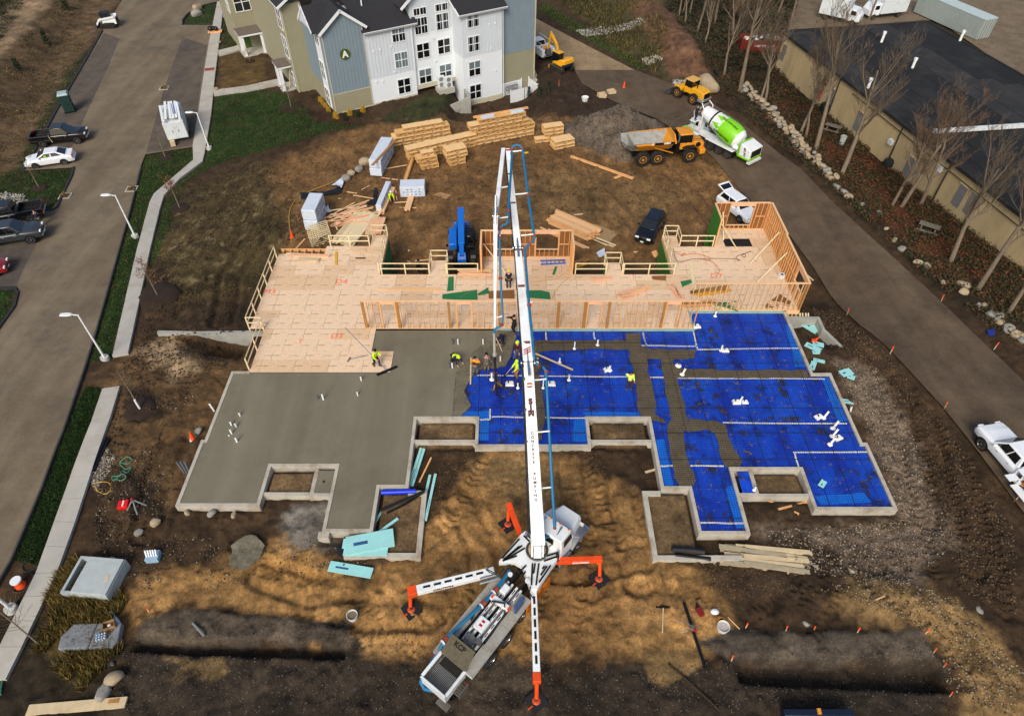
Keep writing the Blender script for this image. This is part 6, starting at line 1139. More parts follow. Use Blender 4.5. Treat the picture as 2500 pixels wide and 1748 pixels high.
for i in range(26):b=B();b.box((0,0,0),(rr.uniform(.3,.8),rr.uniform(.2,.6),rr.uniform(.15,.4)),rr.uniform(0,3));o=b.build('rubbish',[white,mat('trash_grey',(120,120,116),.8),pine3,MATS['blue_tarp']if i % 6==0 else white,blk][i % 5],dm,bevel=.05);o.location=(rr.uniform(-2.5,2.5),rr.uniform(-.9,.9),rr.uniform(1.25,1.75));o.rotation_euler=(rr.uniform(-.5,.5),rr.uniform(-.5,.5),0)
bl=thing('loader_bucket','dark blue machine bucket just entering at the bottom edge','bucket',(*GG(1985,1752)[:2],gz(*GG(1985,1752)[:2])+.1),0)
lo([[(-1.6,-.25,.1),(1.6,-.25,.1),(1.6,.12,.1),(-1.6,.12,.1)],[(-1.65,-.15,.75),(1.65,-.15,.75),(1.65,.16,.75),(-1.65,.16,.75)]],'bucket_shell',mat('navy_steel',(26,36,56),.4,.3),bl)
b=B();b.cyl((0,-.1,.8),(0,.15,.85),.1,n=8);b.build('bucket_pin',hub,bl)
# portable toilet
pt=thing('portable_toilet','dark green portable toilet with a pale roof at the car park kerb','portable toilet',V(-53.3,78.4),R(24));pgm=mat('toilet_green',(26,52,46),.5)
b=B();b.bx(-.56,.56,-.56,.56,.12,2.1);b.build('cabin_wall',pgm,pt,bevel=.04);b=B();b.bx(-.62,.62,-.62,.62,.0,.12);b.build('skid_base',blk,pt)
lo([[(-.62,-.62,2.1),(.62,-.62,2.1),(.62,.62,2.1),(-.62,.62,2.1)],[(-.5,-.5,2.32),(.5,-.5,2.32),(.5,.5,2.32),(-.5,.5,2.32)]],'roof',mat('toilet_roof',(150,170,172),.5),pt,35,.04)
b=B();b.bx(.565,.59,-.42,.42,.2,1.98);d=b.build('door',pgm,pt);b=B();b.box((.605,-.33,1.1),(.03,.06,.16));b.build('handle',pvc,d);b=B();b.cyl((.59,.05,1.75),(.6,.05,1.75),.2,n=16);b.build('round_sign',mat('sign_blue',(30,90,180),.5),d)
for z in(.6,1.0,1.4):b=B();b.bx(-.5,.5,-.585,-.56,z,z+.06);b.build('wall_rib',pgm,pt)
# ---------------------------------------------------------------- apartment building
AO=PZ(821,279,-3.1);AA=R(29.5)
ap=thing('apartment_building','white and blue grey apartment building with dark gabled roofs and a round green A sign','building',(AO[0],AO[1],-3.1),AA)
AXF=Matrix.Translation((0,0,3.1))
def AB():b=B();b.X=AXF;return b
def aloc(x,y,z):return Vector((AO[0]+x*math.cos(AA)-y*math.sin(AA),AO[1]+x*math.sin(AA)+y*math.cos(AA),z))
s_blue=mat('siding_blue',(120,136,146),.7,var=.05,scale=1);s_white=mat('siding_white',(196,204,210),.7,var=.05,scale=1);s_tan=mat('siding_tan',(146,142,118),.75,var=.05,scale=1)
brick_w=mat('white_brick',(216,222,226),.8,var=.07,scale=14,bump=.35,bscale=16);trim=mat('white_trim',(220,224,226),.5,var=.03);base_c=mat('base_tan',(186,178,156),.8);shingle=mat('roof_shingle',(40,40,44),.95,var=.3,scale=9,bump=.4,bscale=9);blind=mat('window_blind',(96,112,116),.5,var=.1)
def awall(pts,z0,z1,m,name='wall'):b=AB();b.prism(pts,z0,z1);return b.build(name,m,ap)
def battens(x0,x1,y,z0,z1,m,sp=.42,ztop=None):
    b=AB();x=x0+.1
    while x<x1-.05:zz=z1 if ztop is None else ztop(x);b.bx(x-.025,x+.025,y-.035,y-.002,z0,zz);x+=sp
    return tag(b.build('batten',m,ap),kind='stuff')
def laps(x0,x1,y,z0,z1,m,ax='x'):
    b=AB();z=z0
    while z<z1-.05:(b.bx(x0,x1,y-.03,y-.002,z,z+.03)if ax=='x' else b.bx(y-.03,y-.002,x0,x1,z,z+.03));z+=.2
    return tag(b.build('lap_siding',m,ap),kind='stuff')
def awin(x,y,z,w=1.7,h=1.85,face='f',cols=2,rows=2,shade=0):
    b=AB()
    def q(a0,a1,z0,z1,d0,d1):(b.bx(a0,a1,y-d1,y-d0,z0,z1)if face=='f' else b.bx(y-d1,y-d0,a0,a1,z0,z1))
    x0,x1,z0,z1=x-w/2,x+w/2,z-h/2,z+h/2;f=.09
    q(x0,x0+f,z0,z1,.0,.07);q(x1-f,x1,z0,z1,0,.07);q(x0+f,x1-f,z0,z0+f,0,.075);q(x0+f,x1-f,z1-f,z1,0,.07)
    for i in range(1,cols):c=x0+w*i/cols;q(c-.05,c+.05,z0+f,z1-f,0,.065)
    for i in range(1,rows):
        c=z0+h*i/rows;xs=[x0+f]+[v for i2 in range(1,cols)for v in(x0+w*i2/cols-.05,x0+w*i2/cols+.05)]+[x1-f]
        for k in range(0,len(xs),2):q(xs[k],xs[k+1],c-.045,c+.045,0,.055)
    o=b.build('window',trim,ap)
    for i in range(cols):
        for j in range(rows):
            b=AB();a0,a1,c0,c1=x0+w*i/cols+.03,x0+w*(i+1)/cols-.03,z0+h*j/rows+.03,z0+h*(j+1)/rows-.03
            q2=(lambda:b.bx(a0,a1,y-.03,y-.005,c0,c1)if face=='f' else b.bx(y-.03,y-.005,a0,a1,c0,c1));q2();b.build('pane',blind if(shade and j==rows-1)or shade>1 else glass,o)
    return o
# gable block with the sign
awall([(.02,0),(4.8,0),(4.8,8),(.02,8)],-3.3,-.78,s_tan);awall([(0,-.02),(4.8,-.02),(4.8,8),(0,8)],-.78,6.4,s_blue)
b=AB();b.loft([[(0,-.02,6.4),(4.8,-.02,6.4),(4.8,6,6.4),(0,6,6.4)],[(2.38,-.02,8.2),(2.42,-.02,8.2),(2.42,6,8.2),(2.38,6,8.2)]]);b.build('gable',s_blue,ap)
battens(0,4.8,-.02,-.75,6.4,s_blue,.42,lambda x:6.4+1.75*(1-abs(x-2.4)/2.4));laps(.02,4.8,0,-2.9,-.8,s_tan)
b=AB();b.bx(-.03,.07,-.06,.0,-3.2,6.5);b.bx(4.72,4.82,-.06,.0,-3.2,6.4);b.bx(.07,4.72,-.055,0,-.84,-.74);b.bx(.07,4.72,-.05,0,-3.3,-3.02);b.build('corner_trim',base_c,ap)
def roofslab(p,th=.16,name='roof',m=None,fas=True):
    P=[Vector(q)for q in p];n_=(P[1]-P[0]).cross(P[3]-P[0]).normalized();n_=n_ if n_.z>0 else-n_
    b=AB();b.add([q for q in P]+[q-n_*th for q in P],[(0,1,2,3),(7,6,5,4),(1,0,4,5),(2,1,5,6),(3,2,6,7),(0,3,7,4)]);r=b.build(name,m or shingle,ap)
    if fas:b=AB();b.beam(P[0]-n_*.1,P[1]-n_*.1,.06,.3,n_);b.build('fascia',trim,r)
    return r
roofslab([(2.4,-.45,8.45),(-.45,-.45,6.25),(-.45,5,6.25),(2.4,7,8.45)]);roofslab([(2.4,-.45,8.45),(5.3,-.45,6.2),(5.3,4,6.2),(2.4,7,8.45)])
b=AB();b.cyl((2.3,-.06,3.55),(2.3,-.11,3.55),.62,n=28);sg=b.build('sign_disc',mat('sign_green',(66,84,18),.5),ap);lettering('A',1.0,white,ap,(2.3,-.13,3.55+3.1),(1,0,0),(0,0,1),.02,.04)
# left flank of the gable block
awall([(-.9,1.1),(.0,1.1),(.0,4.2),(-.9,4.2)],6.0,6.5,s_blue,'bay_head')
b=AB();b.bx(-.06,-.01,1.0,3.0,-2.9,6.4);b.build('window_surround',trim,ap)
for z,h in((5.3,1.9),(1.5,2.2),(-1.7,2.2)):awin(1.95,-.065,z,1.55,h,'l',2,2)
b=AB();b.loft([[(-.01,.6,6.4),(-.01,5.2,6.4),(-.9,5.2,6.35),(-.9,.6,6.35)],[(-.01,2.88,8.1),(-.01,2.92,8.1),(-.9,2.92,8.05),(-.9,2.88,8.05)]]);b.build('side_gable',s_white,ap)
roofslab([(-.95,2.9,8.4),(-.95,.35,6.3),(2.6,.35,6.3),(2.6,2.9,8.4)]);roofslab([(-.95,2.9,8.4),(-.95,5.5,6.3),(2.6,5.5,6.3),(2.6,2.9,8.4)])
laps(.4,8,0,-2.6,-.8,s_tan,'y')
# middle white block
awall([(4.85,.02),(10.8,.02),(10.8,9),(4.85,9)],-3.4,.05,brick_w);awall([(4.85,0),(10.8,0),(10.8,9),(4.85,9)],.05,5.6,s_white);battens(4.85,10.8,0,.08,5.5,s_white)
b=AB();b.bx(4.85,10.8,-.03,.02,-3.4,-2.95);b.build('base_course',base_c,ap);b=AB();b.bx(10.72,10.82,-.05,0,.05,5.5);b.build('corner_trim',trim,ap)
for z,sh in((4.6,1),(1.55,2),(-1.65,0)):awin(9.1,-.0,z,1.75,1.9,shade=sh)
roofslab([(4.7,-.5,5.5),(11.4,-.5,5.5),(11.4,7,10.2),(3.4,7,10.2)])
b=AB();b.cyl((6.0,2.6,7.2),(6.0,2.6,8.0),.08,n=8);b.build('roof_vent',trim,ap);b=AB();b.bx(6.2,6.7,4.4,4.9,8.6,8.85);b.build('roof_vent',shingle,ap)
# recessed bay
awall([(10.8,.3),(16.3,.3),(16.3,9),(10.8,9)],-2.6,4.0,brick_w);awall([(10.8,.27),(16.3,.27),(16.3,9),(10.8,9)],4.0,9.6,s_white);battens(10.8,16.3,.27,4.05,9.6,s_white)
b=AB();b.bx(10.8,16.3,.18,.3,-2.6,-2.1);b.build('base_course',base_c,ap)
for x,zs in((12.15,((6.45,.9,1),(4.85,1.95,2),(1.95,1.85,2),(-1.15,1.85,2))),(14.95,((6.45,.9,1),(4.85,1.95,2),(1.95,1.85,2),(-1.15,1.85,2)))):
    for z,h,r_ in zs:awin(x,.27,z,1.75,h,rows=r_,shade=1 if z==-1.15 else 0)
roofslab([(9.6,-.3,7.3),(9.6,8,7.3),(13.6,8,10.4),(13.6,-.3,10.4)],fas=False);roofslab([(13.6,-.3,10.4),(13.6,8,10.4),(17.2,8,7.6),(17.2,-.3,7.6)],fas=False)
b=AB();b.beam((9.6,-.33,7.2),(13.6,-.33,10.3),.08,.3);b.build('barge_board',trim,ap)
# right white block
Y4=-2.3
awall([(16.25,Y4+.02),(21.75,Y4+.02),(21.75,9),(16.25,9)],-5.4,1.1,brick_w);awall([(16.25,Y4),(21.75,Y4),(21.75,9),(16.25,9)],1.1,6.4,s_white);battens(16.25,21.75,Y4,1.15,6.3,s_white)
b=AB();b.bx(16.25,21.75,Y4-.03,Y4+.02,-5.4,-4.5);b.build('base_course',base_c,ap)
for z,sh in((5.4,1),(2.55,0),(-.45,1),(-3.4,0)):awin(17.8,Y4,z,1.7,1.9,shade=sh)
roofslab([(15.7,Y4-.5,6.2),(22.3,Y4-.5,6.2),(22.3,6,11.2),(15.7,6,11.2)]);b=AB();b.beam((15.72,Y4-.55,6.1),(15.72,3,8.9),.1,.3);b.build('barge_board',trim,ap)
for x,y in((21.85,Y4-.1),(16.35,.15),(10.9,.15)):b=AB();b.cyl((x,y,-5 if y<-1 else-2.4),(x,y,6),.05,n=8);b.build('downpipe',trim,ap,40)
# end block
awall([(21.8,-1.7),(26.9,-1.7),(26.9,9),(21.8,9)],-6.2,.1,s_tan);awall([(21.8,-1.73),(26.92,-1.73),(26.92,9),(21.8,9)],.1,10.5,s_blue);battens(21.8,26.9,-1.73,.15,10.5,s_blue);laps(21.8,26.9,-1.7,-5.8,.1,s_tan)
b=AB();b.bx(26.82,26.95,-1.78,-1.68,-6.2,10.5);b.build('corner_trim',base_c,ap)
# small wall vents
for x,y,z in((5.8,0,3.2),(6.6,0,3.2),(8,0,3.3),(5.6,0,-.4),(6.4,0,-.5),(8.0,0,.3),(13.6,.27,3.1),(13.7,.27,.4),(18.0+2,Y4,4.4),(20.8,Y4,4.4),(20.2,Y4,1.6),(20.8,Y4,-1.3),(16.8,Y4,.6)):b=AB();b.box((x,y-.04,z),(.2,.08,.2));b.build('wall_vent',trim,ap)
# wing running back, its porches and the far tower
awall([(-2.13,8.0),(.3,8.0),(.3,34),(-2.13,34)],-3.4,7.2,s_tan);laps(-2.13,.3,8.0,-3.0,7.2,s_tan);b=AB();b.bx(-2.16,-2.06,7.94,8.0,-3.3,7.2);b.bx(.2,.3,7.93,7.97,-3.3,7.0);b.build('corner_trim',base_c,ap)
b=AB();b.cyl((.1,7.9,-3),(.1,7.9,7),.05,n=8);b.build('downpipe',trim,ap)
roofslab([(-2.65,34,7.15),(-2.65,7.4,7.15),(2.8,7.4,10.4),(2.8,34,10.4)]);b=AB();b.beam((-2.65,7.4,7.05),(1.5,7.4,9.5),.1,.25);b.build('barge_board',trim,ap)
for z,h in((5.4,2.6),(2.0,2.6)):awin(9.6,-2.13,z,1.9,h,'l',2,2)
awin(9.6,-2.13,-1.8,1.6,1.9,'l',2,2)
def porch(x0,x1,y0,y1,z,base,name='porch'):
    b=AB();b.bx(x0-.25,x1,y0-.25,y1+.25,z,z+.22);r=b.build('porch_roof',trim,ap);b=AB();b.bx(x0-.3,x1,y0-.3,y1+.3,z+.221,z+.3);b.build('roof_cover',mat('flat_roof_brown',(104,94,84),.9,var=.2),r)
    for y in(y0,y1):b=AB();b.bx(x0-.1,x0+.2,y-.15,y+.15,base,z);b.build('porch_column',trim,ap)
    b=AB();b.bx(x0-.3,x1,y0-.3,y1+.3,base-.2,base);b.build('porch_floor',conc,ap)
porch(-3.6,-2.14,9.3,11.4,-.3,-3.1)
b=AB();b.beam((-2.9,9.6,-3.1),(-2.4,9.2,-.8),.05,.08);b.build('prop_board',pine3,ap)
awall([(-5.0,25.8),(-2.1,25.8),(-2.1,34),(-5.0,34)],-3.6,7,s_tan);laps(-5.0,-2.1,25.8,-3.2,7,s_tan)
awin(-3.3,25.78,2.7,2.2,2.4);awin(27.2,-5.0,2.6,1.6,2.6,'l');b=AB();b.bx(-4.4,-3.5,25.72,25.8,-3.2,-1.1);b.build('front_door',mat('door_green',(50,84,26),.5),ap)
b=AB();b.bx(-5.3,-1.9,22.9,25.8,-.75,-.5);r=b.build('porch_roof',trim,ap);b=AB();b.bx(-5.35,-1.9,22.85,25.8,-.499,-.42);b.build('roof_cover',MATS['flat_roof_brown'],r)
for x,y in((-4.9,23.2),(-4.9,25.4),(-2.3,23.2)):b=AB();b.bx(x-.15,x+.15,y-.15,y+.15,-3.4,-.75);b.build('porch_column',trim,ap)
b=AB();b.bx(-5.3,-2.1,22.9,25.8,-3.5,-3.3);b.build('porch_floor',conc,ap)
# beside the building
p=aloc(14.4,-.6,-2.4);ac=thing('air_conditioner','pair of white outdoor air conditioning units on a pad by the apartment wall','air conditioner',(p.x,p.y,-2.75),AA)
for x,y in((-.45,.25),(.35,-.3)):
    b=B();b.bx(x-.45,x+.45,y-.2,y+.2,.1,1.45);o=b.build('unit_case',tw,ac,bevel=.03)
    for z in(.42,1.1):b=B();b.cyl((x-.05,y-.201,z),(x-.05,y-.215,z),.28,n=16);b.build('fan_grille',greyp,o)
b=B();b.bx(-1.1,1.0,-.7,.7,-.6,.09);b.build('pad',conc,ac)
rw=thing('retaining_wall','stepped grey concrete wing wall against the right white block of the apartments','retaining wall',aloc(15.9,-2.5,-5.2),AA)
b=B();b.X=Matrix.Rotation(0,4,'Z');b.loft([[(.15,0,-.5),(.4,0,-.5),(.4,0,2.6),(.15,0,2.6)],[(-.1,-1.6,-.5),(.15,-1.6,-.5),(.15,-1.6,2.3),(-.1,-1.6,2.3)]]);b.loft([[(.15,-1.602,-.5),(.15,-1.85,-.5),(.15,-1.85,2.3),(.15,-1.602,2.3)],[(-2.3,-.6,-.5),(-2.3,-.85,-.5),(-2.3,-.85,1.3),(-2.3,-.6,1.3)]]);b.build('wall_body',wall_m,rw)
p=aloc(21.9,-3.4,-5);fe=thing('vinyl_fence','white vinyl fence pen against the end wall of the apartments','fence',(p.x,p.y,-5.2),AA)
for(x0,y0,x1,y1)in((0,-.9,4.1,-.9),(4.1,-.9,4.1,1.5),(.0,1.5,3.0,1.55)):
    k=2 if abs(x1-x0)>3 else 1
    for i in range(k):a=Vector((x0+(x1-x0)*i/k,y0+(y1-y0)*i/k,.85));c=Vector((x0+(x1-x0)*(i+1)/k,y0+(y1-y0)*(i+1)/k,.85));d=(c-a).normalized()*.06;b=B();b.beam(a+d,c-d,.05,1.75);b.build('fence_panel',trim,fe)
    for x,y in((x0,y0),(x1,y1)):b=B();b.box((x,y,.9),(.12,.12,1.95));b.build('post',trim,fe)
gm=thing('meter_rack','row of grey utility meters inside the white fence pen','meters',(p.x,p.y,-5.2),AA)
for i in range(6):
    for z in(1.1,1.55):b=B();b.cyl((.35+i*.3,.9,z),(.35+i*.3,.65,z),.11,n=10);b.build('meter',greyp,gm)
b=B();b.tube([(.2,.95,.0),(.2,.95,1.75),(2.0,.95,1.75)],.03,6);b.tube([(.2,.95,1.3),(2.0,.95,1.3)],.03,6);b.build('pipework',steel,gm)
pw_=aloc(27.6,-.9,-4);b=B();b.box((0,0,.05),(2.2,3.0,.3));o=tag(b.build('concrete_pad',conc),'white concrete pad sticking out behind the end wall of the apartments','pad');o.location=(pw_.x,pw_.y,hs(pw_.x,pw_.y));o.rotation_euler=(0,0,AA)
# ---------------------------------------------------------------- the flat-roofed building
wa=thing('warehouse','long low tan building with a black flat roof behind the bare trees','building',(41.4,62.7,-2.7));WX=Matrix.Translation((41.4,62.7,-2.7)).inverted()
def WW():b=B();b.X=WX;return b
tanw=mat('stucco_tan',(186,164,122),.9,var=.08,scale=.7,dirt=(92,80,60),dirt_amt=.5,bump=.1,stretch=(1,1,.25))
FD=Vector((8.4,-44.6,0)).normalized();FN=Vector((-FD.y*-1,FD.x*-1,0));FN=Vector((FD.y,-FD.x,0));FN=FN if FN.x<0 else-FN   # outward, towards the road
O=Vector((41.4,62.7,0));wz=lambda s:1.3+.0165*(s+28)
def wp(s,d=0,z=0):q=O+FD*s+FN*d;return(q.x,q.y,z)
S0,S1,DEP=-29.0,40.0,-20.5
b=WW();b.loft([[wp(S0,0,-4.5),wp(S0,DEP,-4.5),wp(S0,DEP,wz(S0)),wp(S0,0,wz(S0))],[wp(S1,0,-3),wp(S1,DEP,-3),wp(S1,DEP,wz(S1)),wp(S1,0,wz(S1))]]);b.build('wall',tanw,wa)
memb=mat('roof_membrane',(20,20,21),.9,var=.35,scale=.35,dirt=(52,51,50),dirt_amt=.85,bump=.15,bscale=3);memb2=mat('roof_membrane_worn',(38,38,38),.9,var=.35,scale=.5,dirt=(66,64,60),dirt_amt=.8,bump=.2,bscale=3)
n_=11
for i in range(n_):
    d0,d1=DEP*i/n_,DEP*(i+1)/n_;cuts=[S0,rr.uniform(-16,-8),rr.uniform(2,12),rr.uniform(20,28),S1]
    for k in range(4):
        h=rr.uniform(.01,.05);s0,s1=cuts[k]+(.02 if k else-.2),cuts[k+1]-(.0 if k<3 else-.2);b=WW();b.loft([[wp(s0,d0-.02,wz(s0)+.002),wp(s0,d1+.02,wz(s0)+.002),wp(s0,d1+.02,wz(s0)+.06+h),wp(s0,d0-.02,wz(s0)+.06+h)],[wp(s1,d0-.02,wz(s1)+.002),wp(s1,d1+.02,wz(s1)+.002),wp(s1,d1+.02,wz(s1)+.06+h),wp(s1,d0-.02,wz(s1)+.06+h)]]);b.build('roof_sheet',rr.choice([memb,memb,memb2]),wa)
edge_m=mat('roof_edge',(36,34,32),.8,var=.2)
for d,nm in((.12,'roof_edge'),(DEP-.12,'roof_edge')):b=WW();b.beam(wp(S0-.2,d,wz(S0)+.03),wp(S1+.2,d,wz(S1)+.03),.24,.3);b.build(nm,edge_m,wa)
b=WW();b.beam(wp(S0-.15,.0,wz(S0)+.05),wp(S0-.15,DEP,wz(S0)+.05),.3,.32);b.build('roof_edge',edge_m,wa)
def FPW(u,v):
    a=(u-CU)/CF;bb=(v-CV)/CF;d=Vector((a,math.cos(CPD)-bb*math.sin(CPD),-math.sin(CPD)-bb*math.cos(CPD)));t=(O.dot(FN))/(d.dot(FN));q=d*t;return(q-O).dot(FD)-0,CH+q.z
def wdoor(u,v,w,h,m,name='door'):
    s,z=FPW(u,v);b=WW();b.loft([[wp(s-w/2,.005,z),wp(s-w/2,.05,z),wp(s-w/2,.05,z+h),wp(s-w/2,.005,z+h)],[wp(s+w/2,.005,z),wp(s+w/2,.05,z),wp(s+w/2,.05,z+h),wp(s+w/2,.005,z+h)]]);o=b.build(name,m,wa);b=WW();b.beam(wp(s-w/2-.1,.05,z+h+.06),wp(s+w/2+.1,.05,z+h+.06),.1,.12);b.build('lintel',pine3,o);return o
gdoor=mat('door_grey',(118,118,116),.6,var=.08);
for u,v in((2087,318),(2208,430),(2330,502),(2358,522)):wdoor(u,v,1.0,2.1,gdoor)
wdoor(1996,244,1.0,2.3,mat('door_orange',(168,84,50),.7));wdoor(2019,258,1.0,2.1,gdoor);wdoor(1908,148,.8,2.0,gdoor)
dps=mat('downspout',(44,40,34),.7)
for u,v in((2052,200),(2203,320),(2318,415),(2400,470)):s,z=FPW(u,v);b=WW();b.tube([wp(s,.12,wz(s)-.1),wp(s,.12,-.8)],.07,7);b.tube([wp(s,.12,-.8),wp(s,.14,-3.0)],.085,7);b.build('downspout',dps,wa)
s0,_=FPW(2160,280);s1,_=FPW(2480,520);b=WW();b.tube([wp(s0-6,.1,wz(s0)-.75),wp(s1+8,.1,wz(s1)-.75)],.04,6);b.build('wall_pipe',dps,wa)
for u,v,w,h,m in((2290,418,.8,.7,white),(2236,430,.35,.8,greyp),(2176,352,.6,.5,tw)):s,z=FPW(u,v);b=WW();b.loft([[wp(s-w/2,0.01,z),wp(s-w/2,.35 if m is tw else .1,z),wp(s-w/2,.35 if m is tw else .1,z+h),wp(s-w/2,.01,z+h)],[wp(s+w/2,.01,z),wp(s+w/2,.35 if m is tw else .1,z),wp(s+w/2,.35 if m is tw else .1,z+h),wp(s+w/2,.01,z+h)]]);b.build('wall_box',m,wa)
for u,v in((2155,95),(2230,160),(2347,92),(2121,210)):x,y=PZ(u,v,1.9);b=WW();b.cyl((x,y,1.4),(x,y,2.5),.16,n=10);b.cyl((x,y,2.5),(x,y,2.75),.22,n=10);b.build('roof_vent',pvc,wa,40)
a,c=PZ(2280,322,2.3),PZ(2520,300,2.6)
for i in range(5):
    t0,t1=i/5,(i+.96)/5;b=WW();b.beam((a[0]+(c[0]-a[0])*t0,a[1]+(c[1]-a[1])*t0,2.35),(a[0]+(c[0]-a[0])*t1,a[1]+(c[1]-a[1])*t1,2.35),.3,.4);b.build('roof_duct',tw,wa)
# ---------------------------------------------------------------- trees
bark=mat('bark_grey',(124,110,92),.9,var=.22,scale=4,dirt=(64,54,42),dirt_amt=.6,bump=.4,stretch=(3,3,.6));twig_m=mat('twig',(98,84,68),.9,var=.25,scale=3);twig_r=mat('twig_russet',(102,80,60),.9,var=.3,scale=3)
def tree_mesh(seed,H,r0,spread=.55,fork=.35,n1=9):
    g=random.Random(seed);T=B();C=B()
    def limb(b,p,d,L_,r,lev):
        pts=[p.copy()];k=5 if lev<2 else 3;rs=[r]
        for i in range(k):
            d=(d+Vector((g.uniform(-.16,.16),g.uniform(-.16,.16),.10 if lev else .02))).normalized();p=p+d*L_/k;pts.append(p.copy());rs.append(r*(1-(i+1)/k*(.72 if lev==0 else .85)))
        b.tube(pts,rs,8 if lev==0 else(5 if lev==1 else 3),False)
        if lev>=4:return
        n=(n1,8,6,4)[lev]
        for j in range(n):
            t=g.uniform(fork if lev==0 else .25,1.0);i=min(k-1,int(t*k));q=pts[i].lerp(pts[i+1],t*k-i);a=g.uniform(0,2*PI);dd=(pts[i+1]-pts[i]).normalized()
            s=Vector((math.cos(a),math.sin(a),g.uniform(.1,.9)));nd=(dd*(1-spread)+s.normalized()*spread).normalized()
            limb(T if lev==0 and r>.1 else C,q,nd,L_*g.uniform(.34,.5)*(1.0 if lev else .95),max(rs[i]*g.uniform(.38,.55),.012),lev+1)
    limb(T,Vector((0,0,-.3)),Vector((g.uniform(-.08,.08),g.uniform(-.08,.08),1)),H*.78,r0,0)
    return T,C
TV=[]
for sd_i,(H,r0,sp,fk,n1)in enumerate(((13,.24,.5,.4,10),(15,.27,.45,.45,10),(11,.18,.55,.35,9),(12,.2,.6,.3,10))):
    T,C=tree_mesh(11+sd_i*7,H,r0,sp,fk,n1);TV.append((T.mesh('trunk',bark,60),C.mesh('branches',twig_r if sd_i==3 else twig_m)))
def tree(u,v,k,sc,rz,label,group='bare trees between the road and the flat roofed building',name='bare_tree'):
    p=G(u,v);t=thing(name,label,'tree',(p.x,p.y,p.z-.1),rz,group);t.scale=(sc,)*3;put('trunk',TV[k][0],t);put('branches',TV[k][1],t);return t
for a in((1806,224,1,1.05,.3,'tallest bare tree beside the far corner of the tan building'),(1856,246,2,.95,1.0,'slim bare tree behind the upper end of the stone wall, left of a pair'),(1868,249,2,1.0,2.2,'slim bare tree behind the upper end of the stone wall, right of a pair'),
    (1953,327,2,1.05,.4,'multi stemmed bare tree behind the middle of the stone wall, left stem'),(1968,334,2,.9,3.0,'multi stemmed bare tree behind the middle of the stone wall, right stem'),(1992,366,1,1.0,4.4,'tall bare tree leaning over the black roof beside the picnic table'),
    (2054,427,0,1.1,.9,'pale bare tree at the lower end of the stone wall, arching over the roof'),(2178,500,3,.85,2.0,'russet twigged tree in front of the grey double doors'),(2200,505,0,.9,5.0,'bare tree with a pale broken limb in front of the tan wall'),
    (2247,502,3,1.0,1.3,'bare tree close to the white wall box on the tan building'),(2322,640,0,.95,2.6,'bare tree left of the picnic bench near the right edge'),(2388,705,1,.85,.2,'bare tree above the blue rag at the right road'),(2464,762,2,1.1,3.7,'thick bare trunk nearest the camera at the right edge'),(2490,620,3,.9,1.1,'russet tree half out of frame at the right edge'),
    (1714,128,2,.9,.6,'leaning bare tree above the silt fence'),(1699,86,1,.75,2.0,'bare tree at the edge of the far wood, above the silt fence'),(1768,186,2,1.0,3.9,'bare tree between the boulder and the dumpster'),(1672,60,2,.8,1.9,'leftmost bare tree at the edge of the far wood'),
    (1745,60,0,.8,4.0,'bare tree in the far wood left of the dumpster'),(1790,90,3,.8,.5,'russet bare tree just in front of the dumpster'),(1840,60,0,.85,5.2,'bare tree in the far wood right of the dumpster'),(1900,30,1,.7,1.7,'bare tree in the far wood left of the white box truck'),
    (2020,30,2,.9,2.9,'bare tree before the white box truck'),(2120,50,1,.75,.8,'bare tree between the two white trucks'),(1960,-10,0,.8,3.3,'bare tree at the top edge behind the white box truck'),(1780,-10,1,.7,4.9,'bare tree at the top edge above the dumpster')):tree(*a)
for i in range(18):tree(rr.uniform(1640,1930),rr.uniform(-45,85),i % 4,rr.uniform(.55,.85),rr.uniform(0,6),'bare thin tree crowded into the dense wood at the far upper right','thin trees of the dense far wood')
# saplings
lf=mat('russet_leaf',(112,66,34),.8,var=.3,scale=6);lfg=mat('shrub_leaf',(30,46,20),.8,var=.35,scale=5);lfy=mat('golden_leaf',(176,140,30),.8,var=.25,scale=6);mulch=mat('mulch',(44,30,20),.95,var=.35,scale=5,bump=.6)
def leaves(b,c,r,n,s,g,sq=(1,1,1)):
    for _ in range(n):
        d=Vector((g.gauss(0,1),g.gauss(0,1),g.gauss(0,1))).normalized()*r*g.random()**.45;q=Vector(c)+Vector((d.x*sq[0],d.y*sq[1],d.z*sq[2]));a=Vector((g.uniform(-1,1),g.uniform(-1,1),g.uniform(-1,1))).normalized()*s*g.uniform(.6,1.3);e=a.cross(Vector((g.uniform(-1,1),g.uniform(-1,1),g.uniform(-1,1)))).normalized()*s*.6
        b.add([q,q+a+e,q+a*2,q+a-e],[(0,1,2,3)])
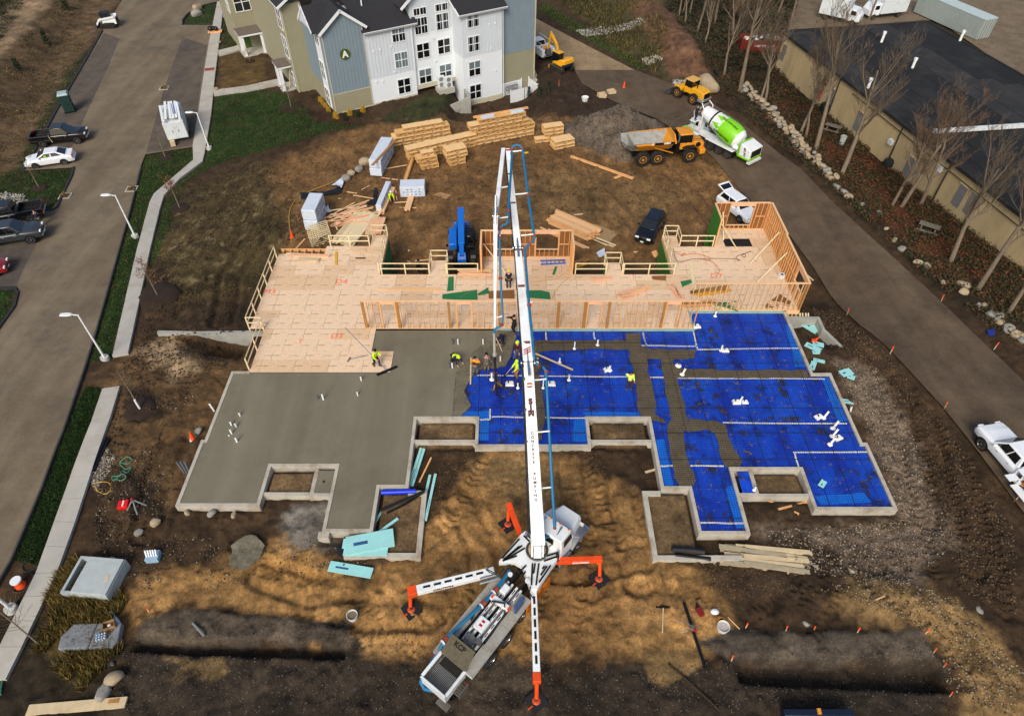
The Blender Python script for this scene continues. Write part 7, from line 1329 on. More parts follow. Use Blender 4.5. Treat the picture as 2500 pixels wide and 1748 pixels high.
def sapling(u,v,H,label,leaf=None,seed=1,lean=(0,0),guard=False,ring=1.0):
    p=G(u,v);t=thing('young_tree',label,'tree',(p.x,p.y,p.z+.02),0,'young trees planted along the roads');g=random.Random(seed);b=B();top=Vector((lean[0],lean[1],H))
    b.tube([(0,0,-.1),top*.5+Vector((.04,0,0)),top],[.05,.035,.012],6);b.build('trunk',bark,t);b=B();L_=B()
    for i in range(26):
        f=g.uniform(.35,.95);q=top*f;a=g.uniform(0,2*PI);l=H*.30*(1.15-f);e=q+Vector((math.cos(a)*l,math.sin(a)*l,l*g.uniform(.6,1.1)));b.tube([q,q.lerp(e,.5)+Vector((0,0,-.04)),e],[.014,.01,.006],3,False)
        for _ in range(2):a2=a+g.uniform(-1,1);m_=q.lerp(e,g.uniform(.4,.9));b.tube([m_,m_+Vector((math.cos(a2)*l*.4,math.sin(a2)*l*.4,l*.35))],[.008,.005],3,False)
        if leaf:leaves(L_,q.lerp(e,.7),.28,9,.07,g)
    b.build('branches',twig_m,t)
    if leaf:L_.build('leaves',leaf,t)
    if guard:b=B();b.cyl((0,0,0),(0,0,1.0),.07,n=8);b.build('trunk_guard',pvc,t)
    if ring:
        b=B();b.loft([[(q*math.cos(i*PI/10)*(1+.1*math.sin(i*1.7)),q*math.sin(i*PI/10)*(1+.1*math.cos(i*2.3)),z)for i in range(20)]for q,z in((ring,-.08),(ring*.9,.10),(ring*.5,.14),(.05,.1))]);b.build('mulch_ring',mulch,t,60)
for a in((385,722,3.6,'young tree with rust brown leaves in a dark mulch ring beside the sidewalk',lf,1,(-.3,.2),False,1.7),(440,510,3.4,'young tree with rust brown leaves at the sidewalk bend',lf,2,(-.3,.3),False,.95),(404,386,3.2,'bare young tree in the turf in front of the white trailer',None,3,(-.1,.2),False,.8),(711,264,3.0,'bare young tree in a round mulch bed on the lawn by the apartments',None,4,(-.1,.2),False,1.5),
    (343,1000,3.3,'bare young tree with a white trunk guard beside the south sidewalk',None,5,(-.5,.6),True,1.1),(96,460,3.4,'bare young tree on the grass island by the white sedan',None,6,(-.3,.4),False,.8),(482,25,3.4,'bare young tree on the turf island at the top of the car park',None,7,(0,.3),False,.6),(105,1580,4.6,'bare leaning tree beside the sidewalk at the lower left',None,8,(-1.3,.8),False,0),(610,150,2.2,'small bare tree in the brown bed between the porches',None,9,(0,.1),False,.7)):sapling(*a)
def shrub(u,v,r,label,m,seed,tall=1.0,group='small shrubs planted by the apartments',name='shrub'):
    p=G(u,v);t=thing(name,label,'shrub',(p.x,p.y,p.z),0,group);g=random.Random(seed);b=B()
    for k in range(7):z=r*tall*2*(k+.5)/7;w=r*(1.05-.8*(k/7)if tall>1.4 else math.sqrt(max(.1,1-((k-2.5)/4.5)**2)));leaves(b,(0,0,z),w,60,r*.17,g,(1,1,.5))
    b.build('foliage',m,t);b=B();b.cyl((0,0,-.1),(0,0,r*tall),.03,n=5);b.build('stem',bark,t)
for i,(x,y,y_)in enumerate(((675,752,'farthest golden shrub along the left flank of the apartments'),(690,775,'second golden shrub from the far end of the flank row'),(712,797,'golden shrub in the middle of the flank row'),(735,825,'golden shrub of the flank row nearest the building corner'),(788,875,'golden shrub at the very corner of the tan wall'),(890,850,'golden shrub in the middle before the tan wall'),(988,828,'golden shrub at the right before the tan wall'))):shrub(560+x/3.021,y/3.021,.38 if i>3 else .3,y_,lfy,20+i)
for i,(x,y,y_)in enumerate(((855,888,'dark low shrub between two golden shrubs before the tan wall'),(950,862,'dark low shrub farther right before the tan wall'))):shrub(560+x/3.021,y/3.021,.35,y_,lfg,40+i)
for i,(u,v,r,y_)in enumerate(((124,124,.75,'slim dark conifer on the bank near the skid steer'),(58,194,.7,'slim dark conifer lower down the bank, left of the portable toilet'),(170,40,.8,'slim dark conifer at the top of the bank'),(1291,240,.4,'small conifer at the corner of the white fence'),(1316,236,.45,'small conifer right of the white fence, left of two'),(1339,229,.45,'small conifer right of the white fence, right of two'))):shrub(u,v,r,y_,lfg,50+i,1.9,'small dark conifers','conifer')
# scattered ground cover as stuff
def scatter(name,poly_px,n,size,mats,h=0.5,seed=1,kind='leaf',mask=None,world=None):
    g=np.random.RandomState(seed);P=world or GP(poly_px);xs=[p[0]for p in P];ys=[p[1]for p in P];X=g.uniform(min(xs),max(xs),n*4);Y=g.uniform(min(ys),max(ys),n*4)
    k=inpoly(X,Y,P)
    for r_ in ROADS:k&=~inpoly(X,Y,r_)
    k&=~inpoly(X,Y,FOUND)
    if mask is not None:k&=fbm(X,Y,mask[0],3,seed+3)>mask[1]
    X,Y=X[k][:n],Y[k][:n];Zg=hs(X,Y)+hd(X,Y);m=len(X);a=g.uniform(0,2*PI,m);s=size*g.uniform(.5,1.4,m);hh=h*g.uniform(.3,1.2,m);ln=g.uniform(-.5,.5,(m,2))*hh[:,None]
    if kind=='blade':
        V0=np.stack([X-np.cos(a)*s,Y-np.sin(a)*s,Zg-.01],-1);V1=np.stack([X+np.cos(a)*s,Y+np.sin(a)*s,Zg-.01],-1);V2=np.stack([X+ln[:,0],Y+ln[:,1],Zg+hh],-1);vs=np.stack([V0,V1,V2],1).reshape(-1,3);fs=np.arange(3*m).reshape(-1,3)
    elif kind=='leaf':
        zz=Zg+g.uniform(0,1,m)**1.5*h;tl=g.uniform(-1,1,(m,2));dx,dy=np.cos(a)*s,np.sin(a)*s
        V0=np.stack([X-dx,Y-dy,zz-tl[:,0]*s*.6],-1);V1=np.stack([X-dy*.6,Y+dx*.6,zz+tl[:,1]*s*.5],-1);V2=np.stack([X+dx,Y+dy,zz+tl[:,0]*s*.6],-1);V3=np.stack([X+dy*.6,Y-dx*.6,zz-tl[:,1]*s*.5],-1);vs=np.stack([V0,V1,V2,V3],1).reshape(-1,3);fs=np.arange(4*m).reshape(-1,4)
    else:   # stone: squashed octahedron
        r3=s[:,None]*g.uniform(.7,1.2,(m,3))*np.array([1,1,.7]);c=np.stack([X,Y,Zg+s*.25],-1);ca,sa=np.cos(a),np.sin(a)
        def off(i,sg):d=np.zeros((m,3));L_=r3[:,i]*sg;d[:,0]=(ca if i==0 else-sa if i==1 else 0)*L_;d[:,1]=(sa if i==0 else ca if i==1 else 0)*L_;d[:,2]=L_ if i==2 else 0;return c+d
        vs=np.stack([off(0,1),off(1,1),off(0,-1),off(1,-1),off(2,1),off(2,-1)],1).reshape(-1,3);f0=np.array([(0,1,4),(1,2,4),(2,3,4),(3,0,4),(1,0,5),(2,1,5),(3,2,5),(0,3,5)]);fs=(np.arange(m)[:,None,None]*6+f0[None]).reshape(-1,3)
    me=bpy.data.meshes.new(name);me.vertices.add(len(vs));me.vertices.foreach_set('co',vs.astype(np.float32).ravel());kf=fs.shape[1];me.loops.add(fs.size);me.loops.foreach_set('vertex_index',fs.astype(np.int32).ravel());me.polygons.add(len(fs));me.polygons.foreach_set('loop_start',np.arange(0,fs.size,kf,dtype=np.int32))
    for q in mats:me.materials.append(q)
    me.polygons.foreach_set('material_index',(np.repeat(g.randint(0,len(mats),m),len(fs)//m)).astype(np.int32));me.update(calc_edges=True)
    o=bpy.data.objects.new(name,me);COL.objects.link(o);return tag(o,kind='stuff')
gr1=mat('grass_dark',(34,58,15),.8,var=.3,scale=2);gr2=mat('grass_mid',(48,76,20),.8,var=.3,scale=2);gr3=mat('grass_straw',(110,96,50),.85,var=.3,scale=2);gr4=mat('grass_deep',(24,38,12),.8)
for i,n in enumerate((26000,16000,16000,7000,1500,2000,3000)):scatter('grass',None,n,.03,[gr1,gr1,gr2,gr4,gr2,gr3]if i!=2 else[gr1,gr4,gr2],.13,70+i,'blade',world=LAWN[i])
scatter('grass',None,6000,.04,[gr1,gr2,gr3],.2,90,'blade',world=LAWN[10])
scatter('dry_grass',[(450,470),(640,400),(760,520),(640,700),(420,740),(350,700)],9000,.05,[gr3,mat('straw',(150,132,92),.9),gr3,mat('dead_stem',(84,70,44),.9)],.05,91,'blade',(1.9,.5))
scatter('tall_grass',[(120,1390),(160,1360),(270,1385),(310,1470),(270,1530),(300,1590),(200,1690),(90,1600)],14000,.035,[gr3,mat('weed_gold',(140,112,50),.85),mat('weed_olive',(84,78,34),.85)],.55,92,'blade',(.55,.44))
scatter('shrubby_growth',[(1330,-30),(1560,-30),(1640,120),(1600,180),(1480,110)],9000,.06,[mat('weed_brown',(64,52,28),.9),gr3,lfg],.5,93,'blade',(.5,.42))
ww=[mat('bramble_brown',(62,48,30),.9,var=.3),mat('bramble_olive',(56,58,26),.9,var=.3),lfg,mat('leaf_litter',(96,58,30),.9,var=.3)]
scatter('undergrowth',[(1700,20),(1900,160),(2080,330),(2300,500),(2500,650),(2540,860),(2420,800),(2240,660),(2060,490),(1960,400),(1810,280),(1700,150)],34000,.11,ww,.45,94,'leaf',(.45,.40))
scatter('leaf_litter',[(1850,180),(2080,330),(2300,500),(2500,650),(2520,800),(2260,640),(2080,470),(1950,390)],22000,.07,[ww[3],ww[0],mat('leaf_rust',(124,72,36),.9)],.05,95,'leaf')
scatter('undergrowth',[(1560,-60),(2560,-60),(2560,60),(2280,20),(1900,60),(1880,180),(1720,160)],26000,.16,ww[:3]+[ww[0]],.8,96,'leaf',(.4,.38))
scatter('undergrowth',[(-80,-60),(100,-60),(70,60),(20,150),(-80,200)],9000,.14,[lfg,ww[1],ww[0]],.7,97,'leaf',(.5,.4))
scatter('bank_weeds',[(190,-20),(250,60),(150,260),(60,400),(-60,470),(-60,300),(60,140)],8000,.09,[ww[0],ww[1],gr3],.15,98,'leaf',(.5,.45))
st1=mat('stone_pale',(150,138,116),.9,var=.2);st2=mat('stone_grey',(112,106,96),.9,var=.2);st3=mat('stone_brown',(100,82,60),.9,var=.25);cl1=mat('clod',(70,52,34),.95,var=.3);cl2=mat('clod_dark',(52,40,27),.95,var=.3)
scatter('gravel_stones',[(2030,880),(2140,900),(2250,1100),(2330,1330),(2200,1440),(1980,1400),(1850,1300),(2200,1270),(2140,1100)],5200,.055,[st1,st2,st3,cl1],0,99,'stone')
scatter('gravel_stones',[(250,1000),(500,850),(480,1100),(380,1300),(700,1330),(1000,1250),(1080,1350),(600,1420),(300,1480),(230,1300)],3800,.045,[st1,st2,st3,cl1,cl2],0,100,'stone',(.5,.48))
scatter('gravel_stones',[(1990,1440),(2130,1410),(2330,1470),(2500,1640),(2480,1748),(2320,1700),(2290,1560)],1600,.05,[st1,st3,cl1],0,101,'stone')
scatter('gravel_stones',[(640,400),(1800,380),(1780,560),(1300,600),(760,620),(560,560)],3800,.06,[cl1,cl2,st3,cl1],0,102,'stone')
scatter('gravel_stones',[(280,1540),(900,1520),(1500,1640),(2300,1560),(2330,1740),(280,1740)],7000,.03,[mat('millings',(60,56,52),.9,var=.3),cl2,st2],0,103,'stone')
scatter('soil_clods',[(420,420),(660,400),(820,600),(560,760),(560,900),(420,1000),(250,1480),(230,1240),(330,760)],8000,.07,[cl1,cl2,cl2],0,104,'stone',(.7,.45))
scatter('soil_clods',[(1750,700),(2040,760),(2340,1080),(2480,1300),(2480,1500),(2340,1450),(2260,1100),(2120,900)],6000,.06,[cl1,cl2,st3],0,105,'stone')
scatter('soil_clods',[(1100,1080),(1450,1080),(1560,1260),(1800,1260),(1950,1440),(1720,1480),(1500,1560),(1050,1560),(1000,1300)],5000,.032,[mat('clod_sand',(132,102,62),.95,var=.2),MATS['clod_sand']if 'clod_sand' in MATS else cl1,st3],0,106,'stone')
scatter('soil_clods',[(560,280),(1300,240),(1800,420),(1780,560),(1300,520),(760,470),(520,470)],5000,.07,[cl1,cl2],0,107,'stone')
scatter('heap_stones',[(1378,350),(1420,290),(1530,280),(1560,340),(1540,400),(1440,380)],3000,.07,[mat('gravel_dark',(84,78,70),.9,var=.2),st2,cl2],0,108,'stone')
scatter('river_stones',[(-20,470),(60,475),(75,500),(0,500),(-30,500)],700,.11,[st2,mat('stone_white',(170,168,160),.9)],0,109,'stone')
scatter('rip_rap',[(1405,75),(1560,58),(1572,70),(1430,90)],900,.14,[mat('stone_white',(170,168,160),.9),st2],0,110,'stone');scatter('rip_rap',[(1565,145),(1600,138),(1618,150),(1580,160)],260,.15,[MATS['stone_white'],st1],0,111,'stone');scatter('rip_rap',[(1640,196),(1700,194),(1745,200),(1700,212),(1645,208)],260,.16,[MATS['stone_white'],st2],0,112,'stone')
scatter('pea_gravel',[(205,1150),(260,1090),(285,1120),(235,1200)],900,.05,[st2,MATS['stone_white'],st3],0,113,'stone');scatter('pea_gravel',[(225,1590),(290,1585),(275,1625),(230,1620)],160,.12,[st2,mat('stone_dark',(70,70,70),.9)],0,114,'stone')
# boulders and the stone wall
RK=[]
for k in range(5):
    b=B();b.sphere((0,0,0),1,14,9);g=random.Random(k);off=[Vector((g.gauss(0,1),g.gauss(0,1),g.gauss(0,1))).normalized()for _ in range(9)];b.v=[tuple(Vector(p)*min([1.0]+[(.62+.2*((i*37+k*11)% 10)/10)/max(.001,Vector(p).dot(o_))for i,o_ in enumerate(off)if Vector(p).dot(o_)>.4]))for p in b.v]
    RK.append([b.mesh('stone',m,40)for m in(mat('boulder_tan',(158,142,116),.9,var=.2,scale=2,dirt=(96,84,66),dirt_amt=.5,bump=.3),mat('boulder_grey',(140,136,128),.9,var=.2,scale=2,dirt=(90,84,74),dirt_amt=.5,bump=.3))])
def rock(u,v,r,label,k,m=0,group='boulders and large stones',sq=(1,.8,.75)):
    p=G(u,v);o=put('boulder',RK[k % 5][m],None,(p.x,p.y,p.z+r*.35),(0,0,k*1.3),(r*sq[0],r*sq[1],r*sq[2]));return tag(o,label,'boulder',group)
for i,a in enumerate(((893,402,.75,'large boulder touching the white wrapped lumber, farthest of the row of four'),(877,416,.55,'third boulder from the black tarpaulin in the row of four'),(859,428,.55,'upright pale boulder, second from the black tarpaulin'),(845,441,.6,'boulder of the row of four nearest the black tarpaulin'),(1727,222,1.9,'huge tan boulder behind the yellow wheel loader'),
    (482,40,.9,'grey boulder on the turf island beside the road'),(483,24,.9,'pale boulder behind another on the turf island'),(552,44,.5,'boulder on the lawn right of the sidewalk, near the top'),(528,222,.4,'pale boulder at the junction of sidewalk and path'),(537,105,.35,'small white stone on the lawn edge by the sidewalk'),(283,1660,.5,'tan boulder at the edge of the dark gravel, lower left'),(255,1693,.48,'pale boulder at the lower left, nearest the camera'),(383,1278,.4,'angular pale stone below the red case'),(341,1304,.33,'round tan stone below the angular one'),(459,1254,.24,'stone below the left slab corner, leftmost of three'),(519,1256,.3,'stone in front of the left slab, middle of three'),(571,1259,.24,'stone in front of the left slab, rightmost of three'),(1116,272,.9,'pale boulder at the foot of the apartment wing wall'),
    (274,1372,.3,'brown stone just above the white concrete box'),(1967,1524,.22,'stone at the edge of the dark gravel near the orange stakes'),(2245,1463,.25,'pale stone on the right sand mound, uppermost of the cluster'),(2258,1474,.25,'pale stone on the right sand mound, lower in the cluster'),(2195,1487,.25,'pale stone on the right sand mound, left of the cluster'),(2387,1493,.3,'stone right of the right sand mound'),(2077,1396,.25,'lone white stone on the tracked dirt at the right'),(487,1054,.3,'stone beside the orange cone left of the slab'))):rock(*a[:4],i,i % 2)
sw=thing('stone_wall','old dry stone wall of rounded grey stones running along the wood edge','stone wall',G(1930,330));o0=Vector(sw.location);g=random.Random(9)
LW=[G(*p)for p in((1812,218),(1840,245),(1872,272),(1900,305),(1935,338),(1960,372),(1985,395),(2010,420),(2035,440))]
for i in range(len(LW)-1):
    n=max(3,int((LW[i+1]-LW[i]).length/.55))
    for j in range(n):
        for lay in range(3 if i<6 else 2):
            p=LW[i].lerp(LW[i+1],(j+g.random())/n)+Vector((g.uniform(-.35,.35),g.uniform(-.25,.25),.15+.3*lay));r=g.uniform(.26,.44);put('stone',RK[g.randrange(5)][g.randrange(2)],sw,p-o0,(g.uniform(-.4,.4),g.uniform(-.4,.4),g.uniform(0,6)),(r*1.2,r,r*.7))
sc=thing('stone_row','broken row of pale loose stones between the right road and the wood','stone row',G(2300,660));o0=Vector(sc.location)
for u,v in((2045,455),(2060,470),(2072,486),(2105,500),(2145,520),(2160,560),(2180,585),(2205,610),(2240,640),(2262,655),(2300,690),(2350,702),(2352,712),(2385,745),(2400,749),(2415,768),(2422,775),(2430,778),(2440,790),(2453,805),(2463,805),(2468,816),(2480,822),(2490,830),(2442,770)):p=G(u+g.uniform(-6,6),v+g.uniform(-4,4));r=g.uniform(.2,.5);put('stone',RK[g.randrange(5)][g.randrange(2)],sc,p+Vector((0,0,r*.3))-o0,(g.uniform(-.4,.4),0,g.uniform(0,6)),(r*1.2,r,r*.7))
b=B();sp_=[G(*p)for p in((1572,22),(1600,50),(1625,75),(1660,100),(1690,130),(1720,155),(1745,180),(1760,200))]
b.tube([p+Vector((0,0,.15))for p in sp_],.22,7);tag(b.build('silt_sock',blk),'black silt sock snaking down the bank at the edge of the wood','silt fence')
# ---------------------------------------------------------------- people
skin=mat('skin',(196,142,112),.6,var=.06,scale=8);lime_c=mat('cloth_lime',(196,236,20),.8,var=.1,scale=4);dark_c=mat('cloth_black',(16,16,18),.9,var=.2);navy_c=mat('cloth_navy',(22,28,56),.9,var=.2,scale=4);brown_c=mat('cloth_brown',(62,36,24),.9,var=.2);tan_c=mat('cloth_tan',(156,112,66),.9,var=.15,scale=4);grey_c=mat('cloth_grey',(92,90,88),.9,var=.15);gold_c=mat('cloth_gold',(214,140,20),.85,var=.12);maroon_c=mat('cloth_maroon',(66,26,24),.9,var=.2);blue_c=mat('cloth_slate',(66,82,104),.9,var=.15);boot_m=mat('boot',(62,54,44),.8,var=.3,dirt=(96,88,72),dirt_amt=.6);denim=mat('denim',(84,92,104),.9,var=.15);mud_c=mat('cloth_mud',(112,98,80),.9,var=.2);hair_m=mat('hair',(30,20,14),.8)
yel_h=mat('hat_yellow',(240,196,16),.35);lime_h=mat('hat_lime',(200,240,30),.35);orng=mat('hat_orange',(240,84,24),.8)
def ik(a,c,l1,l2,pole):
    d=c-a;L_=min(d.length,(l1+l2)*.999);d=d.normalized();c=a+d*L_;x=(l1*l1-l2*l2+L_*L_)/(2*L_);h=math.sqrt(max(0,l1*l1-x*x));p=(Vector(pole)-d*d.dot(Vector(pole))).normalized();return a+d*x+p*h,c
def skinned(name,V_,E_,Rd,roots,m,parent,sub=1):
    me=bpy.data.meshes.new(name);me.from_pydata([tuple(v)for v in V_],E_,[]);me.materials.append(m);o=bpy.data.objects.new(name,me);COL.objects.link(o);o.parent=parent
    md=o.modifiers.new('skin','SKIN');md.use_smooth_shade=True
    sk_=me.skin_vertices[0]if me.skin_vertices else None
    if sk_ is None:me.attributes;bpy.context.view_layer.objects.active=o;bpy.ops.mesh.customdata_skin_add();sk_=me.skin_vertices[0]
    for i,r in enumerate(Rd):sk_.data[i].radius=(r,r)if not isinstance(r,tuple)else r
    for i in range(len(V_)):sk_.data[i].use_root=i in roots
    ss_=o.modifiers.new('subdivision','SUBSURF');ss_.levels=sub;ss_.render_levels=sub;return o
def person(label,p,rz,lean=5,hands=((.25,.35,.75),(.25,-.35,.75)),feet=((.0,.12,0),(.0,-.12,0)),hipz=.93,top=dark_c,legs=dark_c,hat=None,hood=None,vest=None,headpitch=0,sl=True,s=1.0):
    t=thing('person',label,'person',p,rz,'workers on the building site');t.scale=(s,)*3
    hip=Vector((-.12*math.sin(R(lean)),0,hipz));up=Vector((math.sin(R(lean)),0,math.cos(R(lean))));fw=Vector((math.cos(R(lean)),0,-math.sin(R(lean))))
    ch=hip+up*.30;sh=hip+up*.50;nk=hip+up*.58;hp=R(lean*.55+headpitch);hu=Vector((math.sin(hp),0,math.cos(hp)));hf=Vector((math.cos(hp),0,-math.sin(hp)));h0=nk+hu*.09;h1=nk+hu*.17;h2=nk+hu*.235
    V_=[hip,ch,sh,nk,h0,h1,h2,h1+hf*.105-hu*.03];Rd=[(.15,.11),(.155,.105),(.13,.09),.055,.075,.09,.06,.016];E_=[(0,1),(1,2),(2,3),(3,4),(4,5),(5,6),(5,7)];roots={0};J={}
    for k,s_ in((0,1),(1,-1)):
        S_=sh+Vector((0,s_*.18,-.02));el,wr=ik(S_,Vector(hands[k]),.30,.27,(-.5,s_*.6,-.5));n0=len(V_);V_+=[S_,el,wr];Rd+=[.062,.045,.03];E_+=[(2,n0),(n0,n0+1),(n0+1,n0+2)]
        d=(wr-el).normalized();sd_v=d.cross(Vector((0,0,1)));sd_v=sd_v.normalized()if sd_v.length>.01 else Vector((0,1,0));pm=wr+d*.07;V_.append(pm);Rd.append((.042,.02));E_.append((n0+2,n0+3));dn=sd_v.cross(d)
        for f in range(5):
            a=pm+sd_v*(-.03+.02*f)*1.0 if f<4 else wr+d*.03+sd_v*.035;l=(.07,.085,.08,.06,.06)[f];fd=(d+dn*.25).normalized()if f<4 else(d*.6+sd_v*.8).normalized();m0=len(V_);V_+=[a-d*.01,a+fd*l*.55,a+fd*l*.75+dn*l*.3];Rd+=[.0105,.0095,.008];E_+=[(m0,m0+1),(m0+1,m0+2)];roots.add(m0)
        Hp=hip+Vector((0,s_*.10,-.04));kn,an=ik(Hp,Vector(feet[k])+Vector((0,0,.09)),.43,.42,(1,s_*.15,0));n1=len(V_);toe=an+Vector((.17,s_*.03,-.045));V_+=[Hp,kn,an,toe];Rd+=[.095,.065,.042,.035];E_+=[(0,n1),(n1,n1+1),(n1+1,n1+2),(n1+2,n1+3)];J[k]=(S_,el,wr,Hp,kn,an,toe)
    skinned('body',V_,E_,Rd,roots,skin,t,1)
    A_,C_=J[0],J[1];T_=[hip-up*.06,ch,sh,nk-up*.02];wrL=lambda j:j[1].lerp(j[2],.9 if sl else .3)
    skinned('jacket',T_+[A_[0],A_[1],wrL(A_),C_[0],C_[1],wrL(C_)],[(0,1),(1,2),(2,3),(2,4),(4,5),(5,6),(2,7),(7,8),(8,9)],[(.185,.14),(.19,.135),(.185,.135),.085,.092,.07,.052,.092,.07,.052],{0},top,t,1)
    skinned('trousers',[hip,A_[3],A_[4],A_[5]+Vector((0,0,.04)),C_[3],C_[4],C_[5]+Vector((0,0,.04))],[(0,1),(1,2),(2,3),(0,4),(4,5),(5,6)],[(.155,.12),.108,.082,.065,.108,.082,.065],{0},legs,t,1)
    for j in(A_,C_):b=B();b.tube([j[5]+Vector((-.05,0,-.03)),j[5]+Vector((.03,0,-.035)),j[6]+Vector((.03,0,-.005))],[.055,.06,.045],8);b.tube([j[5]+Vector((0,0,.12)),j[5]],[.058,.055],8);b.build('boot',boot_m,t,50)
    for s_ in(1,-1):b=B();b.sphere(h1+hf*.085+Vector((0,s_*.032,.0))+hu*.005,.011,6,4);b.build('eye',dark_c,t);b=B();b.sphere(h1+Vector((0,s_*.088,0))-hf*.01,.022,6,4,(1,.4,1.4));b.build('ear',skin,t)
    b=B();b.beam(h0+hf*.078+Vector((0,.025,.015)),h0+hf*.078+Vector((0,-.025,.015)),.012,.01);b.build('mouth',mat('lips',(140,80,70),.6),t)
    Mh=Matrix((hf,Vector((0,1,0)),hu)).transposed().to_4x4();Mh.translation=h1+hu*.015
    if hood:b=B();b.X=Mh;b.sphere((-.025,0,.01),.125,12,8,(1,1,1.1));b.X=None;b.tube([nk-up*.03,nk+hu*.05-hf*.03],[.12,.1],10);b.build('hood',hood,t,60)
    elif not hat:b=B();b.X=Mh;b.sphere((-.018,0,.03),.104,12,8);b.build('hair',hair_m,t,60)
    if hat:
        b=B();b.X=Mh;rr_=.125;b.loft([[(q*math.cos(i*PI/8),q*math.sin(i*PI/8)*.9,z)for i in range(16)]for q,z in((rr_*1.02,.02),(rr_*.98,.07),(rr_*.75,.125),(rr_*.35,.15),(.005,.155))]);
        if hat in(yel_h,lime_h):b.loft([[(q*1.25*math.cos(i*PI/8)+.02,q*math.sin(i*PI/8)*1.0,z)for i in range(16)]for q,z in((rr_*1.1,.015),(rr_*.9,.03))])
        b.build('hard_hat' if hat in(yel_h,lime_h)else 'knit_cap',hat,t,50)
    if vest:skinned('vest',[hip-up*.02,ch,sh-up*.03],[(0,1),(1,2)],[(.205,.16),(.21,.155),(.2,.15)],{0},vest,t,1)
    return t
def at5(x,y,z=0):return(*PZ(1080+x*.13706,760+y*.13706,z),z)
def tool(name,label,cat,p0,p1,r,m,head=None,hm=None):
    t=thing(name,label,cat,p1);o=Vector(p1);b=B();b.cyl(Vector(p0)-o,(0,0,0),r,n=7);b.build('handle',m,t)
    if head:b=B();d=Vector(head[0]).normalized();b.beam(-d*head[1]/2,d*head[1]/2,head[2],head[3]);b.build('blade',hm or blk,t)
    return t
fp=PZ(920,893,0.03)
person('worker in lime jacket on the deck corner pushing a long bull float',(*fp,.03),R(-40),14,((.42,.2,1.05),(.35,-.12,.95)),((.12,.14,0),(-.22,-.14,0)),.9,lime_c,dark_c,dark_c)
hx0=(*PZ(838,777,.3),2.3);fx=(*PZ(945,906,.02),.06);tool('bull_float','long handled bull float with a black blade lying at the slab edge','bull float',Vector(fx)+Vector((-3.1,2.6,1.75)),fx,.022,mat('float_pole',(66,86,140),.5),((1,.62,0),1.55,.22,.05))
tp0,tp1=PZ(852,878,.05),PZ(900,867,.05);tool('broom','push broom with a blue handle lying on the deck left of the float worker','broom',(*tp1,.06),(*tp0,.07),.02,MATS['float_pole'],((.3,1,0),.45,.08,.06),mud_c)
person('crouching finisher with lime hat smoothing the rough concrete',at5(215,890),R(-50),72,((.75,.25,.12),(.78,-.2,.06)),((.1,.2,0),(-.15,-.2,0)),.58,navy_c,dark_c,lime_h,vest=lime_c,headpitch=-10)
person('man in brown vest over a golden hoodie raising an arm to his head',at5(590,1125),R(75),4,((.12,.35,.85),(.02,-.22,1.55)),top=gold_c,legs=denim,hat=None,vest=brown_c)
person('man in a grey printed shirt and knit cap seen from behind',at5(790,1070),R(80),6,top=grey_c,legs=mud_c,hat=dark_c,sl=False)
person('man in navy jacket bent double over a rake beside the hose',at5(1050,595),R(-110),78,((.55,.15,.55),(.5,-.15,.45)),((-.05,.2,0),(-.2,-.2,0)),.8,navy_c,navy_c,None)
a,c=at5(960,480,1.0),at5(1065,712,.05);tool('screed_board','pale wooden board in the hands of the bent man in navy','board',a,c,.035,pine3)
person('man in black jacket stretching out an arm beside the boom',at5(1280,385,-.02),R(-150),3,((.35,.15,1.05),(.5,-.35,1.5)),top=dark_c,legs=dark_c,hat=dark_c,vest=None)
person('man in maroon jacket and lime hard hat, half hidden by the man in front',at5(1345,830),R(-120),10,((.35,.3,.85),(.35,-.1,.8)),top=maroon_c,legs=grey_c,hat=lime_h)
a,c=at5(1320,640,1.0),at5(1265,860,.05);tool('rake','dark concrete rake held by the man in maroon','rake',a,c,.02,greyp,((1,-.5,0),.5,.1,.05))
person('man in a hooded lime sweatshirt beside the boom holding a rake',at5(1330,1180,-.05),R(-160),6,((.35,.2,.95),(.4,-.15,.9)),top=lime_c,legs=tan_c,hood=lime_c)
a,c=at5(1290,925,1.05),at5(1125,1140,-.05);tool('rake','pale handled rake of the man in the lime hood, resting on the membrane','rake',a,c,.02,pine3,((1,1,0),.3,.1,.04))
person('man in slate hoodie and orange cap striding across the membrane',at5(985,1385,-.05),R(190),14,((.22,.32,.8),(.25,-.3,.85)),((.28,.1,0),(-.35,-.1,0.02)),.9,blue_c,tan_c,orng)
p=PZ(1534,950,-.05);person('man in a pale lime sweatshirt standing alone on the membrane',(*p,-.05),R(-80),2,((.12,.3,.75),(.12,-.14,1.62)),((.05,.16,0),(-.02,-.16,0)),.93,mat('cloth_pale_lime',(214,236,96),.85,var=.1),brown_c,None)
p=PZ(1242,703,.03);wk=person('carpenter in navy with yellow hard hat and tool belt on the deck',(*p,.03),R(95),6,((.3,.12,.95),(.28,-.15,.9)),top=navy_c,legs=navy_c,hat=yel_h,sl=False)
b=B();b.loft([[(q*1.0*math.cos(i*PI/7),q*1.15*math.sin(i*PI/7),z)for i in range(14)]for q,z in((.18,.93),(.185,.99))]);b.build('tool_belt',lvl,wk)
for y in(-.24,.24):b=B();b.box((0,y,.86),(.18,.12,.22));b.build('tool_pouch',dark_c,wk,bevel=.03)
p=G(956,500);person('man in lime vest and white hat stooping beside the stacked planks',(p.x,p.y,p.z+.05),R(-60),30,((.45,.2,.7),(.45,-.2,.7)),hipz=.88,top=lime_c,legs=dark_c,hat=white)
